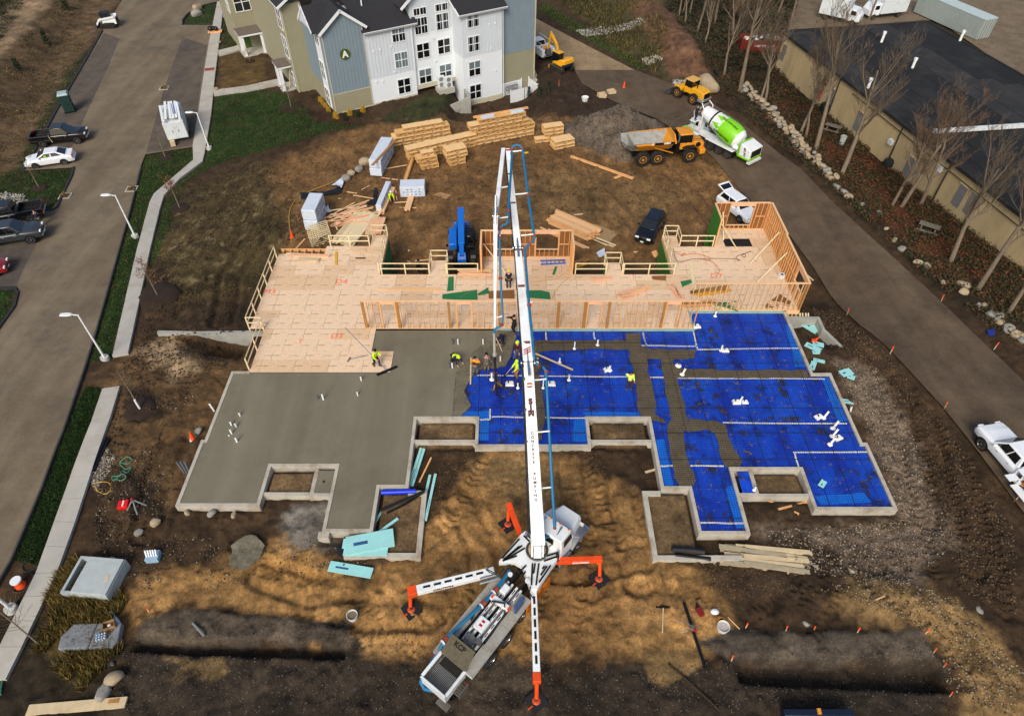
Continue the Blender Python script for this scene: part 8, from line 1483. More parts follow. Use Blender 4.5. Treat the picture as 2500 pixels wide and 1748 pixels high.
p=G(1026,668);person('worker in black behind the deck rail, seen through the rail bars',(p.x,p.y,p.z+.03),R(-90),25,((.45,.2,.8),(.45,-.2,.8)),hipz=.9,top=dark_c,legs=dark_c,hat=dark_c,vest=None)
p=G(103,553);person('man in dark clothes leaning on the tailgate of the black pickup',(p.x,p.y,p.z+.03),R(120),10,((.3,.2,1.05),(.3,-.1,1.1)),top=navy_c,legs=mud_c,hat=dark_c)
m_=Matrix.Translation(Vector(V(24.75,67.7)))@Matrix.Rotation(R(128),4,'Z')@Vector((5.2,.9,2.36));person('driver in navy with orange gloves standing high on the mixer platform',tuple(m_),R(-40),8,((.35,.1,1.1),(.4,-.2,1.15)),top=navy_c,legs=navy_c,hat=dark_c)
for a,c,label in((at5(500,1300,-.03),at5(510,830,0.05),'grey straightedge board standing beside the man in the golden hoodie'),):
    b=B();b.beam(a,c,.1,.05);tag(b.build('straightedge',pine3),label,'board')
a,c=PZ(1307,863,.02),PZ(1399,903,.02);b=B();b.beam((*a,.02),(*c,.02),.12,.05);tag(b.build('straightedge',pine3),'long grey board lying across the mesh right of the boom','board')
# ---------------------------------------------------------------- material on the site
tp_=mat('truss_pine',(206,164,104),.8,var=.12,scale=3);tpl=mat('truss_light',(222,186,132),.8,var=.1,scale=3);plate=mat('truss_plate',(120,122,118),.5,.4)
TB_={}
def bundle(name,label,L_,W,H,loc,rz,group,parent=None):
    k=(round(L_,1),round(W,1),round(H,2));t=thing(name,label,'trusses',loc,rz,group)
    if k not in TB_:
        n=max(2,round(W/.15));cw=W/n;ch_=B();ch_.bx(-L_/2,L_/2,-cw/2+.004,cw/2-.004,-.019,.019);np_=max(2,round(L_/1.1));st=L_/np_;a=math.atan2(H-.1,st/2);wl_=math.hypot(H-.1,st/2);w_=B();w_.beam((-wl_/2,0,0),(wl_/2,0,0),.06,.04);v_=B();v_.bx(-.03,.03,-.045,.045,0,H-.076);z_=B();[z_.beam((-L_/2+st*(j+.25*k_),0,(.05,H-.05)[k_!=1]if 0 else(.045 if k_ in(0,4)else H-.045)),(-L_/2+st*(j+.25*k_+.5),0,(H-.045 if k_==0 else .045)),.05,.04)for j in range(np_)for k_ in(0,2)];pl_=B();pl_.bx(-.1,.1,-.004,.004,-.05,.05)
        TB_[k]=(n,cw,np_,st,a,ch_.mesh('chord',[tp_,tpl][n % 2]),w_.mesh('web_member',tp_),v_.mesh('end_post',tp_),pl_.mesh('nail_plate',plate),z_.mesh('web_frame',tp_))
    n,cw,np_,st,a,mc,mw,mv,mp_,mz=TB_[k]
    for i in range(n):
        y=-W/2+cw*(i+.5)
        for z in(.019,H-.019):put('chord',mc,t,(rr.uniform(-.03,.03),y,z))
        put('end_post',mv,t,(-L_/2+.03,y,.038));put('end_post',mv,t,(L_/2-.03,y,.038))
        put('web_frame',mz,t,(0,y,0))if i else None
        if i==0:
            for j in range(np_):
                for s in(-1,1):put('web_member',mw,t,(-L_/2+st*(j+.5)+s*st/4,y,H/2),(0,s*a,0))
                if i==0 and j:put('nail_plate',mp_,t,(-L_/2+st*j,y-cw/2-.005,.07))
    return t
def stack(u,v,rz,rows,label,group):
    "rows of (length, width, height, shift along, shift across) piled upward from the ground at pixel u, v (front left corner)"
    p=G(u,v);c,s=math.cos(R(rz)),math.sin(R(rz));z=p.z+.08
    for i,(L_,W,H,dx,dy)in enumerate(rows):
        X,Y=L_/2+dx,W/2+dy;bundle('truss_bundle',label[i]if isinstance(label,list)else label,L_,W,H,(p.x+X*c-Y*s,p.y+X*s+Y*c,z),R(rz),group)
        z+=H+.03
        if i+1<len(rows)and rows[i+1][4]>dy+.5:z-=H+.03
F_=lambda x,y:(600+x*.30528,230+y*.30528)
gq='bundles of open web floor trusses'
od=['bottom','second lowest','third','fourth','fifth','top','seventh']
stack(*F_(1835,418),21,[(7.2,1.3,.44,0,0),(7.0,1.3,.44,.2,.02),(6.8,1.2,.44,.5,.05),(6.6,1.2,.44,.1,.1),(6.2,1.1,.44,-.5,.1),(5.6,.9,.44,.6,.15)],[f'{o_} truss bundle of the tallest stack, in front of the apartments' for o_ in od[:6]],gq)
stack(*F_(1310,545),25.5,[(8.0,1.2,.42,0,0),(8.0,1.2,.42,.1,.02),(8.2,1.1,.42,-.1,.05)],[f'{o_} truss bundle of the long stack behind the two short stacks' for o_ in('bottom','middle','top')],gq)
stack(*F_(1170,460),20,[(7.0,1.4,.42,.2,.9),(6.6,1.4,.42,.5,.9),(6.2,1.2,.42,.9,1.0),(4.6,1.0,.42,1.8,1.1)],[f'{o_} truss bundle of the stack behind the long one, beside the wrapped lumber' for o_ in('bottom','second lowest','third','short top')],gq)
stack(*F_(1410,615),20,[(1.9,1.2,.42,0,0),(1.8,1.2,.42,.05,.05),(2.2,1.2,.42,-.4,.0),(1.4,.7,.42,.2,.3)],[f'{o_} bundle of the short truss stack at the left end of the long one' for o_ in('bottom','second','wide third','small top')],gq)
stack(*F_(1635,585),24,[(1.8,1.2,.42,.0,0),(1.8,1.2,.42,.05,.05),(2.4,1.3,.42,-.3,.0),(2.3,1.3,.42,-.25,.05)],[f'{o_} bundle of the short truss stack in the middle of the long one' for o_ in('bottom','second','wide third','wide top')],gq)
stack(1354,369,22,[(2.5,1.3,.42,0,0),(2.4,1.3,.42,.05,.05)],['lower bundle of the low front stack beside the gravel pile','upper bundle of the low front stack beside the gravel pile'],gq);stack(1340,352,16,[(1.8,.9,.42,0,.3),(1.8,.9,.42,.0,.3),(2.3,1.0,.42,-.5,.3),(2.3,1.0,.42,-.5,.3)],[f'{o_} bundle of the tall small stack beside the gravel pile' for o_ in('bottom','second','wide third','wide top')],gq);stack(1308,352,14,[(1.6,.8,.42,0,0)],['lone truss bundle on the ground left of the small stack'],gq)
# lone boards and piles
def board(u0,v0,u1,v1,w,h,m,label,z0=0.0,dk=None,cat='board',name='board',grp='loose boards lying about the site'):
    if dk is None:a,c=GG(u0,v0),GG(u1,v1);a.z+=z0+h/2+.02;c.z+=z0+h/2+.02
    else:a,c=Vector((*PZ(u0,v0,dk+z0),dk+z0+h/2)),Vector((*PZ(u1,v1,dk+z0),dk+z0+h/2))
    mid=(a+c)/2;b=B();b.beam(a-mid,c-mid,w,h);o=b.build(name,m);o.location=mid;return tag(o,label,cat,grp)
def pile(u,v,label,n,L_,w,h,rz,mats,spread=(.3,.4),jit=.1,dk=None,per=4,seed=1,cat='lumber pile',grp='piles of loose lumber'):
    p=Vector((*PZ(u,v,dk),dk))if dk is not None else GG(u,v);t=thing('lumber_pile',label,cat,p,R(rz),grp);g=random.Random(seed)
    for i in range(n):
        b=B();l=L_*g.uniform(.8,1.05);b.bx(-l/2,l/2,-w/2,w/2,0,h);o=b.build('board',g.choice(mats),t);o.location=(g.uniform(-1,1)*spread[0],((i % per)-(per-1)/2)*w*1.08+g.uniform(-1,1)*spread[1]*jit,.02+(i//per)*(h+.004));o.rotation_euler=(0,0,g.uniform(-1,1)*jit)
    return t
fl=[pink,pine,rail_m]
pile(*F_(870,1075),'long stack of pale boards running towards the left wing rail',40,5.6,.24,.05,72,[rail_m,rail_m,pine3],(.25,.1),.01,None,8,1);pile(*F_(935,1080),'second stack of pale boards right of the long one',20,5.0,.2,.05,70,[rail_m,pine3],(.3,.1),.02,None,5,2)
pile(*F_(1040,1060),'stack of pinkish studs behind the left wing rail',30,2.8,.14,.05,86,[pink,pine],(.15,.2),.03,None,10,3);pile(*F_(840,965),'sprawling heap of pink boards beside the long stack',26,3.4,.14,.045,25,fl,(.9,3),.45,None,5,4);pile(*F_(740,1030),'heap of short pink offcuts in front of the wrapped lumber',22,1.5,.14,.045,60,fl,(.7,3),.9,None,5,5)
pile(*F_(1122,860),'neat stack of pink planks beside the man in the lime vest',24,4.6,.2,.05,82,[pink,pine],(.1,.05),.01,None,4,6);pile(*F_(1310,875),'short stack of pink planks under the white wrapped pack',12,3.0,.14,.05,86,[pink,pine],(.1,.05),.01,None,4,7);pile(*F_(1300,625),'narrow bundle of orange beams end to end with the truss stack',8,6.5,.12,.1,86,[pine2,lvl],(.3,.1),.01,None,4,8)
pile(1400,557,'large bundle of orange beams dumped behind the middle bay',60,5.0,.22,.075,-38,[pine2,pine,pine2],(.08,.03),.004,None,8,9,'timber bundle');pile(1377,583,'long loose boards sliding off the orange timber bundle',8,5.2,.14,.05,-36,[pine,pine2],(.4,.3),.08,None,3,10);pile(1418,570,'row of long pale boards on the far side of the orange timber bundle',6,6.8,.14,.05,-36,[rail_m,pine3],(.5,.6),.05,None,3,11);pile(1395,650,'yellow beams lying in the pit right of the middle bay',7,3.4,.2,.08,30,[lvl,mat('yellow_beam',(206,150,40),.7)],(.3,.4),.15,None,4,12)
b=B();b.bx(-1.3,1.3,-1.0,1.0,0,.03);o=b.build('plywood_sheet',mat('ply_grey',(150,124,88),.8,var=.12));p=GG(1468,572);o.location=p+Vector((0,0,.08));o.rotation_euler=(0,0,R(-35));tag(o,'sheet of plywood lying behind the orange timber bundle','plywood')
pile(1160,668,'pile of pink studs on the green sheets, left of the boom',16,2.7,.12,.045,2,[pink,pine,pink],(.15,.5),.1,.03,4,13);pile(1470,682,'small pile of pink studs on the deck behind the door openings',10,1.7,.1,.045,10,[pink],(.1,.3),.06,.03,4,14);pile(1548,715,'sloping pile of pink studs near the right end of the long stud wall',14,2.4,.13,.05,24,[pink,pine],(.4,.6),.12,.03,4,15);pile(1650,715,'pink offcuts beside the green strip in the right wing',9,1.2,.12,.045,110,[pink],(.4,.6),.2,.03,3,16)
pile(1735,712,'orange beams lying behind the right front stud wall',6,3.0,.22,.06,10,[lvl,mat('yellow_beam',(206,150,40),.7)],(.3,.3),.12,.03,3,17);pile(1710,742,'lower orange beams behind the right front stud wall',5,2.8,.2,.06,6,[pine2,lvl],(.3,.3),.1,.03,3,18);pile(1770,745,'white and green scraps behind the right front stud wall',9,1.3,.1,.03,-10,[rail_m,zip_d,rail_m],(.5,1.2),.4,.03,3,19);pile(1905,745,'white scraps beside the brown plywood in the right corner',7,1.2,.1,.03,-6,[rail_m,pink],(.4,.8),.3,.03,3,20);pile(755,625,'long pink boards along the back edge of the left wing',8,3.6,.12,.045,-2,[pink,rail_m],(.5,.5),.03,.03,3,21);pile(752,637,'grey planks stacked before the long pink boards on the left wing',6,1.8,.2,.045,-2,[pine3,rail_m],(.2,.2),.06,.03,2,22);pile(1000,707,'three long pink boards lying on the deck before the pit',3,4.4,.1,.045,-1,[pink,pine],(.7,.2),.01,.03,3,23)
pile(1865,1365,'weathered grey planks heaped at the corner of the right bay wall',26,4.4,.26,.05,-7,[pine3,mat('plank_grey',(158,146,120),.85,var=.15)],(.9,.8),.05,None,5,24);pile(1110,1036,'thin grey boards lying in the left bay',3,2.6,.09,.04,4,[pine3,pink],(.3,.3),.12,None,3,25)
for a in((1394,384,1546,438,.32,.14,pine2,'long strapped orange beam lying in front of the dump truck'),(1500,437,1517,430,.3,.1,pine2,'short orange block under the end of the long strapped beam'),(F_(1205,375)[0],340,F_(1010,580)[0],405,.25,.06,lvl,'brown board lying across the white wrapped lumber',0,-1.12),(*F_(1125,600),*F_(1290,570),.1,.05,pine,'board lying between the wrapped lumber and the beams'),(*F_(1085,672),*F_(1265,695),.12,.05,pink,'board in front of the wrapped lumber'),(*F_(860,812),*F_(1020,838),.1,.05,pine,'board pointing at the planks from the left'),(*F_(740,838),*F_(825,845),.1,.05,pink,'short board left of the pile of planks'),(*F_(810,785),*F_(890,798),.1,.05,pine,'short pale board in front of the boulders'),(*F_(925,768),*F_(990,735),.08,.04,pine,'thin stick below the boulders'),(*F_(1195,910),*F_(1390,912),.1,.05,pine,'board crossing under the short plank stack'),(*F_(1180,872),*F_(1355,862),.12,.06,pine,'board right of the man in the lime vest'),(*F_(1172,757),*F_(1190,860),.1,.05,pink,'board leaning away from the man in the lime vest'),(*F_(1200,770),*F_(1210,855),.1,.05,pink,'second board beside the man in the lime vest'),
    (*F_(1305,1250),*F_(1310,1308),.18,.05,pine3,'grey board standing out alone in the pit'),(*F_(1290,1335),*F_(1330,1357),.08,.04,pine,'stick in the pit behind the guard rail'),(*F_(1353,1338),*F_(1480,1325),.12,.05,pine,'board on the dirt left of the small landing'),(1552,615,1080+1910*.24922,628,.5,.04,pine2,'left of two small boards below the black car'),(1080+2070*.24922,614,1080+2100*.24922,628,.55,.04,pine2,'right of two small boards, beside the green wall'),(1401,526,1428,523,.14,.05,rail_m,'lone pale stick on the dirt behind the middle bay'),
    (1024,1178,1053,1118,.1,.06,pine2,'brown board beside the foam strips right of the slab'),(1872,1222,1950,1256,.13,.06,pine2,'one of two crossed boards below the right slab notch, slanting down'),(1900,1244,1972,1226,.13,.06,pine2,'one of two crossed boards below the right slab notch, slanting up'),(1575,1154,1620,1141,.14,.06,pine3,'board lying over the foundation at the left of the blue sheet'),
    (1954,660,1985,686,.14,.07,pine3,'boards leaning against the far side of the right wing'),(2140,1760-296,2160,1455,.08,.05,pine,'pale stick above the right sand mound'),(1000*.3049+5,1715,70,1735,.5,.12,pine3,'wide weathered plank at the bottom left edge'),(293,1711,195,1720,.2,.1,lvl,'narrow orange plank on top of the wide one'),(2136,800,2098,788,.06,.05,pine,'thin stick beside the right road edge')):board(*a)
for i,(x,w_)in enumerate(((22.75,.12),(22.95,.12),(23.2,.12),(23.4,.1))):b=B();b.beam((x+.5,37.7,-2.6),(x,38.9,-.3),.1,.05);tag(b.build('leaning_board',rail_m),('leftmost','second','third','rightmost')[i]+' of four pale boards leaning against the right corner of the deck','board','boards leaning at the right deck corner')
# wrapped packs
wrap=mat('white_wrapping',(196,206,218),.45,var=.06,scale=3,bump=.3,bscale=4,dirt=(150,160,176),dirt_amt=.4);inkb=mat('print_navy',(52,60,104),.6,var=.3);inkb2=mat('print_blue',(64,120,170),.6)
def wrapped(u,v,rz,L_,W,rows,label,cols=inkb):
    p=G(u,v);z=p.z+.08;c,s=math.cos(R(rz)),math.sin(R(rz))
    for i,(H,dx)in enumerate(rows):
        X,Y=L_/2+dx,W/2;t=thing('wrapped_lumber',label[i],'wrapped lumber',(p.x+X*c-Y*s,p.y+X*s+Y*c,z),R(rz),'packs of lumber in white wrapping');b=B();b.bx(-L_/2,L_/2,-W/2,W/2,0,H);b.build('pack',wrap,t,bevel=.05)
        for r_ in range(3):
            n=max(3,int(L_/.42))
            for j in range(n):
                if rr.random()<.75:b=B();x=-L_/2+.25+j*(L_-.5)/n;b.box((x+.12,-W/2-.004,H*(.25+.25*r_)),(rr.uniform(.14,.26),.006,.10));b.build('printed_mark',cols if cols is inkb else inkb2,t)
        z+=H+.05
wrapped(*F_(1092,665),82,5.0,1.3,[(.85,0),(.85,.15)],['lower of two long white wrapped packs beside the boulders','upper of two long white wrapped packs, a brown board across it']);wrapped(*F_(588,1095),86,3.0,1.35,[(1.0,0),(1.1,.1)],['lower of two white wrapped packs near the left deck corner','upper of two white wrapped packs near the left deck corner']);wrapped(*F_(1240,832),3,2.5,1.5,[(1.15,0)],['white wrapped pack with blue triangles beside the orange beams'],inkb2);wrapped(*F_(1090,950),84,4.4,.55,[(.8,0)],['narrow white wrapped pack standing beside the pink planks'])
p=G(*F_(1835,418));tq=lambda X,Y,Z_:p+Vector((X*math.cos(R(21))-Y*math.sin(R(21)),X*math.sin(R(21))+Y*math.cos(R(21)),.08+6*.47+Z_))
for X,label in((1.7,'white wrapped roll on the tallest truss stack, at its left'),(5.2,'white wrapped roll on the tallest truss stack, at its right')):b=B();b.box((0,0,.12),(1.5,.45,.22));o=b.build('wrapped_roll',wrap);o.location=tq(X,.45,0);o.rotation_euler=(0,0,R(21));tag(o,label,'wrapped roll')
b=B();b.beam((-3.2,0,.08),(3.3,0,.08),.28,.15);o=b.build('orange_beam',pine2);o.location=tq(3.4,.9,0);o.rotation_euler=(0,0,R(21));tag(o,'long orange beam on top of the tallest truss stack','beam')
def tarp(label,pts,m,hgt=.25,seed=1,name='tarpaulin',cat='tarpaulin'):
    P=[GG(*p)for p in pts];o=sum(P,Vector())/len(P);b=B();poly=[(p.x-o.x,p.y-o.y)for p in P];sheet(b,poly,.1,.25,hgt,.25,seed);ob=b.build(name,m);ob.location=o+Vector((0,0,hgt*.6));ob.data.shade_smooth();return tag(ob,label,cat)
bt_=mat('black_tarp',(20,22,28),.5,var=.3,bump=.3);tarp('black tarpaulin crumpled below the row of boulders',[F_(435,800),F_(640,790),F_(780,740),F_(760,800),F_(600,845),F_(450,862)],bt_,.3,3);tarp('white and blue torn wrapping against the boulders',[F_(690,740),F_(780,680),F_(785,720),F_(770,780),F_(730,740)],wrap,.3,4);tarp('torn white wrapping trailing from the upper pack',[F_(640,930),F_(660,895),F_(690,960),F_(655,960)],wrap,.2,5);tarp('black wrapping hanging beside the narrow white pack',[F_(950,905),F_(1020,860),F_(1025,790),F_(1050,760),F_(1045,900)],bt_,.3,6);tarp('cardboard and white scrap on the dirt right of the wrapped pack',[F_(1500,825),F_(1545,800),F_(1650,815),F_(1600,850)],mat('cardboard',(150,116,80),.8,var=.3),.12,7)
tarp('grey crumpled wrapping at the end of the orange timber bundle',[(1455,620),(1475,612),(1478,630),(1462,640)],wrap,.3,8);tarp('dark crumpled jacket lying on the left bay wall',[(820,1352),(845,1318),(860,1335),(845,1350),(832,1366)],mat('jacket_navy',(24,26,38),.9),.25,9)
# truss rack by the left wing
t=thing('truss_rack','leaning row of small pale trusses behind the left deck wing','trusses',G(*F_(610,1200)),R(30))
for i in range(8):
    for a,c in(((-1.0,0),(1.0,0)),((-1.0,.9),(1.0,.9)),((-1,0),(-1,.9)),((1,0),(1,.9)),((-1,.02),(0,.88)),((0,.88),(1,.02))):b=B();b.beam((a[0]+i*.05,i*.3,a[1]),(c[0]+i*.05,i*.3,c[1]),.05,.06);b.build('web_member',rail_m,t)
# sheets, mats and tools on the deck
def flat(pts,m,label,z=.03,th=.025,cat='sheet',name='sheet',k=None):
    P=[Vector((*PZ(u,v,z),z))for u,v in pts];o=sum(P,Vector())/len(P);b=B();b.prism([(p.x-o.x,p.y-o.y)for p in P][::-1],0,th);ob=b.build(name,m);ob.location=o;return tag(ob,label,cat,'flat sheets lying on the deck')
e=lambda x,y:(1080+x*.24922,450+y*.24922)
flat([e(0,1080),e(340,1035),e(345,1140),e(0,1125)],zip_d,'green sheets lying left of the boom behind the long stud wall');flat([e(60,910),e(110,905),e(110,1040),e(45,1050)],zip_d,'green strip under the pink stud pile');flat([e(735,1045),e(960,1040),e(1050,1060),e(1060,1128),e(735,1105)],zip_d,'green sheet with black print right of the boom');flat([e(450,1050),e(705,1035),e(708,1120),e(455,1120)],osb_d,'brown board sheet between the green sheets');flat([e(1075,885),e(1105,808),e(1126,812),e(1100,888)],zip_d,'small green strip behind the middle bay');flat([e(345,1075),e(450,1010),e(455,1070),e(360,1090)],zip_d,'green scrap beside the man in navy');flat([e(2050,900),e(2195,898),e(2190,945),e(2060,935)],osb_d,'brown board offcut before the right rail');flat([(1661,688),(1686,683),(1690,690),(1666,701)],zip_d,'green strip in the middle of the right wing');flat([(1764,584),(1829,584),(1837,602),(1771,602)],mat('black_mat',(18,19,22),.9,var=.3),'black mat lying under the braces in the right wing',cat='mat');flat([(1872,741),(1904,718),(1931,737),(1925,750),(1868,752)],osb_d,'brown plywood in the right corner behind the stud wall');flat([(851,603),(894,603),(894,616),(862,616)],osb2,'darker board sheet at the back of the left wing',.04);flat([(1681,640),(1690,640),(1700,708),(1692,709)],rail_m,'long pale plank lying on the right wing floor',.03,.04);flat([(818,616),(824,616),(824,648),(818,648)],mat('yellow_level',(206,160,40),.6),'yellow spirit level on the left wing',.03,.05,'level');flat([(868,630),(892,630),(892,632),(868,632)],blk,'black bar on the left wing',.04,.04,'bar')
ladd=thing('ladder','blue step ladder lying folded in the framed middle bay','ladder',(*PZ(1350,641,.05),.05),R(4))
for y in(-.28,.22):b=B();b.beam((-1.05,y,.06),(1.05,y*.8,.06),.09,.08);b.build('side_rail',lblue,ladd)
for i in range(6):b=B();b.beam((-.9+i*.35,-.26,.1),(-.9+i*.35,.2,.1),.06,.03);b.build('step',chrome,ladd)
wb_=thing('tool_carton','small white box standing on the right wing floor','box',(*PZ(1907,677,.03),.03),R(10));b=B();b.bx(-.22,.22,-.2,.2,0,.3);b.build('carton',white,wb_);b=B();b.bx(-.1,.1,-.1,.08,.301,.31);b.build('opening',blk,wb_)
def cord(pts,r,m,label,z=.04,closed=False,ground=False,cat='cord',name='cord'):
    P=[GG(*p)+Vector((0,0,r+.03))for p in pts]if ground else[Vector((*PZ(u,v,z),z))for u,v in pts];Q=[]
    for i in range(len(P)-1):
        p0,p1,p2,p3=P[max(i-1,0)],P[i],P[i+1],P[min(i+2,len(P)-1)]
        for k in range(6):s=k/6;Q.append(.5*((2*p1)+(p2-p0)*s+(2*p0-5*p1+4*p2-p3)*s*s+(3*p1-p0-3*p2+p3)*s**3))
    Q.append(P[-1]);o=Q[0].copy();b=B();b.tube([q-o for q in Q],r,5);ob=b.build(name,m);ob.location=o;return tag(ob,label,cat)
D_=lambda x,y:(1500+x*.28037,450+y*.28037)
cr=mat('cord_red',(176,60,34),.6);cord([D_(440,500),D_(480,470),D_(500,560),D_(560,610),D_(620,600),D_(580,625),D_(700,605),D_(830,640),D_(815,660),D_(750,655)],.022,cr,'red air hose tangled on the right wing floor');cord([D_(515,600),D_(560,680),D_(700,650),D_(1050,650),D_(1080,665),D_(1060,635),D_(1130,605),D_(1140,635),D_(1110,620),D_(1190,582)],.022,mat('cord_dark',(56,34,30),.6),'dark cord snaking across the right wing floor');cord([D_(740,655),D_(840,670),D_(910,740),D_(905,775),D_(880,770)],.02,cr,'thin red cord ending in the middle of the right wing');cord([e(1080,1110),e(1110,1050),e(1180,960),e(1260,900),e(1190,880),e(1100,930),e(860,960)],.02,mat('cord_yellow',(190,150,60),.6),'yellow cord curling across the deck right of the boom');cord([e(170,1110),e(260,1060),e(330,1035)],.02,MATS['cord_yellow'],'yellow cord over the green sheets');cord([(712,595),(707,520),(735,480),(815,445),(829,433)],.03,MATS['cord_yellow'],'yellow strap running from the boulders to the left deck corner',ground=True)
sp=mat('spray_paint',(240,110,70),.7)
for tx,u,v,s in(('D3',400+1027*.4112,720+245*.4112,.75),('D4',*F_(765,1500),.8),('D7',*D_(890,800),.8),('T',400+810*.4112,720+278*.4112,.6),('1',*D_(165,803),.6),('M3',*F_(190,1580),.8)):lettering(tx,s,sp,deck,(*PZ(u,v,.02),.026),(1,0,0),(0,1,0),.002,.0,name='painted_mark')
# foam boards
foam=mat('foam_teal',(150,208,206),.7,var=.06,scale=2,dirt=(120,150,146),dirt_amt=.3);fink=mat('foam_print',(40,80,130),.7)
def foamb(u,v,rz,L_,W,H,label,z=0,up=0):p=GG(u,v);t=thing('foam_board',label,'foam board',(p.x,p.y,p.z+.12+z),R(rz),'pale teal insulation boards');b=B();b.bx(-L_/2,L_/2,-W/2,W/2,0,H);o=b.build('board',foam,t);b=B();b.box((-L_*.2,0,H+.003),(L_*.3,W*.18,.004));b.build('print_band',fink,o);t.rotation_euler=(up,0,R(rz));return t
for a in((898,1343,0,2.5,1.2,.06,'bottom foam board of the stack on the left bay wall',.35),(892,1338,1,2.4,.6,.06,'printed foam board in the middle of the stack on the left bay wall',.43),(908,1336,12,2.7,1.15,.06,'top foam board turned askew on the left bay wall',.52),(858,1396,-10,2.5,.62,.06,'lone foam board on the dirt before the left bay',.14),(940,1292,42,1.9,.16,.06,'foam strip slanting inside the left bay'),(926,1263,68,1.1,.14,.06,'short foam strip inside the left bay'),(1038,1220,84,3.4,.16,.1,'foam strip leaning outside the left bay, left of two'),(1052,1216,84,3.3,.16,.1,'foam strip leaning outside the left bay, right of two'),(1014,1144,80,3.0,.18,.1,'printed foam strip right of the wet slab, left of two'),(1022,1144,80,2.9,.16,.1,'printed foam strip right of the wet slab, right of two'),
    (1977,802,-50,1.3,.8,.06,'large foam offcut behind the angled wing wall'),(1993,805,30,.6,.3,.06,'small foam offcut beside the large one'),(1996,844,-20,.8,.45,.06,'foam offcut beside the fallen orange cone'),(1984,852,-40,1.2,.5,.06,'foam offcut below the fallen orange cone'),(1990,864,0,.5,.3,.06,'small foam chip below the fallen orange cone'),(1998,884,-20,.8,.3,.06,'torn foam strip near the right foundation corner'),(1983,896,60,.9,.4,.06,'foam piece touching the right foundation'),(2064,913,20,.9,.6,.06,'printed foam scrap on the dirt right of the slab'),(2076,924,-30,.5,.4,.06,'small foam scrap beside the printed one'),(2071,984,-10,.9,.35,.06,'foam piece leaning on the right foundation wall')):foamb(*a[:7],*(a[7:8]or(0,)))
p=zone('C',[(1198,1042)],-.05)[0];t=foamb(2008,1181,48,.55,.35,.05,'white printed scrap lying on the lower right membrane');t.location=(*p,-.03)
rb=mat('roll_blue',(18,50,200),.4,var=.1);p0,p1=PZ(932,1204,-.2),PZ(1016,1201,-.2);b=B();b.cyl((0,0,0),(p1[0]-p0[0],p1[1]-p0[1],0),.16,n=12);o=b.build('membrane_roll',rb,smooth=40);o.location=(*p0,-.1);tag(o,'roll of blue membrane lying against the wall in the left bay','roll')
cord([(927,1247),(980,1224),(1036,1200)],.1,blk,'black ribbed pipe slanting through the left bay, upper',.0,cat='pipe',name='black_pipe');cord([(944,1253),(990,1230),(1030,1204)],.08,blk,'black ribbed pipe slanting through the left bay, lower',-.05,cat='pipe',name='black_pipe');cord([(1640,1340),(1680,1342),(1720,1347)],.17,blk,'thick black pipe ends sticking out of the plank heap, upper',-.1,cat='pipe',name='black_pipe');cord([(1648,1355),(1690,1360),(1735,1365)],.13,blk,'thick black pipe ends sticking out of the plank heap, lower',-.15,cat='pipe',name='black_pipe');cord([(262,1071),(224,1152)],.1,blk,'black pipe lying along the south sidewalk, outer',ground=True,cat='pipe',name='black_pipe');cord([(268,1074),(231,1152)],.1,blk,'black pipe lying along the south sidewalk, inner',ground=True,cat='pipe',name='black_pipe');cord([(472,1522),(500,1553)],.06,greyp,'grey pipe length lying on the dark gravel, lower left',ground=True,cat='pipe',name='grey_pipe')
hg=mat('hose_green',(70,130,104),.6);H_=lambda x,y:(x*.3115,900+y*.3115)
cord([H_(940,740),H_(1000,695),H_(1040,720),H_(1000,750),H_(940,740),H_(985,790),H_(1030,775),H_(1000,820),H_(960,800),H_(940,840),H_(880,850),H_(900,880),H_(960,830),H_(990,850),H_(960,880),H_(900,865)],.03,hg,'green garden hose heaped on the dirt beside the sidewalk',ground=True);cord([H_(745,905),H_(790,890),H_(860,900),H_(870,950),H_(830,985),H_(770,960),H_(745,905)],.025,MATS['cord_yellow'],'loop of tan cable on the dirt below the green hose',ground=True)
K_=lambda x,y:(x*.3049,1300+y*.3049);cd=mat('hose_dark',(60,58,52),.6)
cord([K_(590,0),K_(450,150),K_(320,270),K_(200,320),K_(190,250),K_(270,210)],.04,cd,'dark hose trailing across the south sidewalk to the reel',.1,ground=True);cord([K_(400,140),K_(450,190),K_(380,280),K_(380,340),K_(430,400)],.04,cd,'dark hose loop on the south sidewalk',.1,ground=True);cord([K_(230,480),K_(285,520),K_(200,700),K_(150,950),K_(60,1080),K_(20,1200),K_(10,1300)],.045,hg,'green hose running down the south sidewalk',ground=True);cord([K_(160,400),K_(240,330),K_(270,370),K_(200,470),K_(110,480),K_(130,450),K_(210,380)],.03,cd,'hose coiled round the orange reel',ground=True)
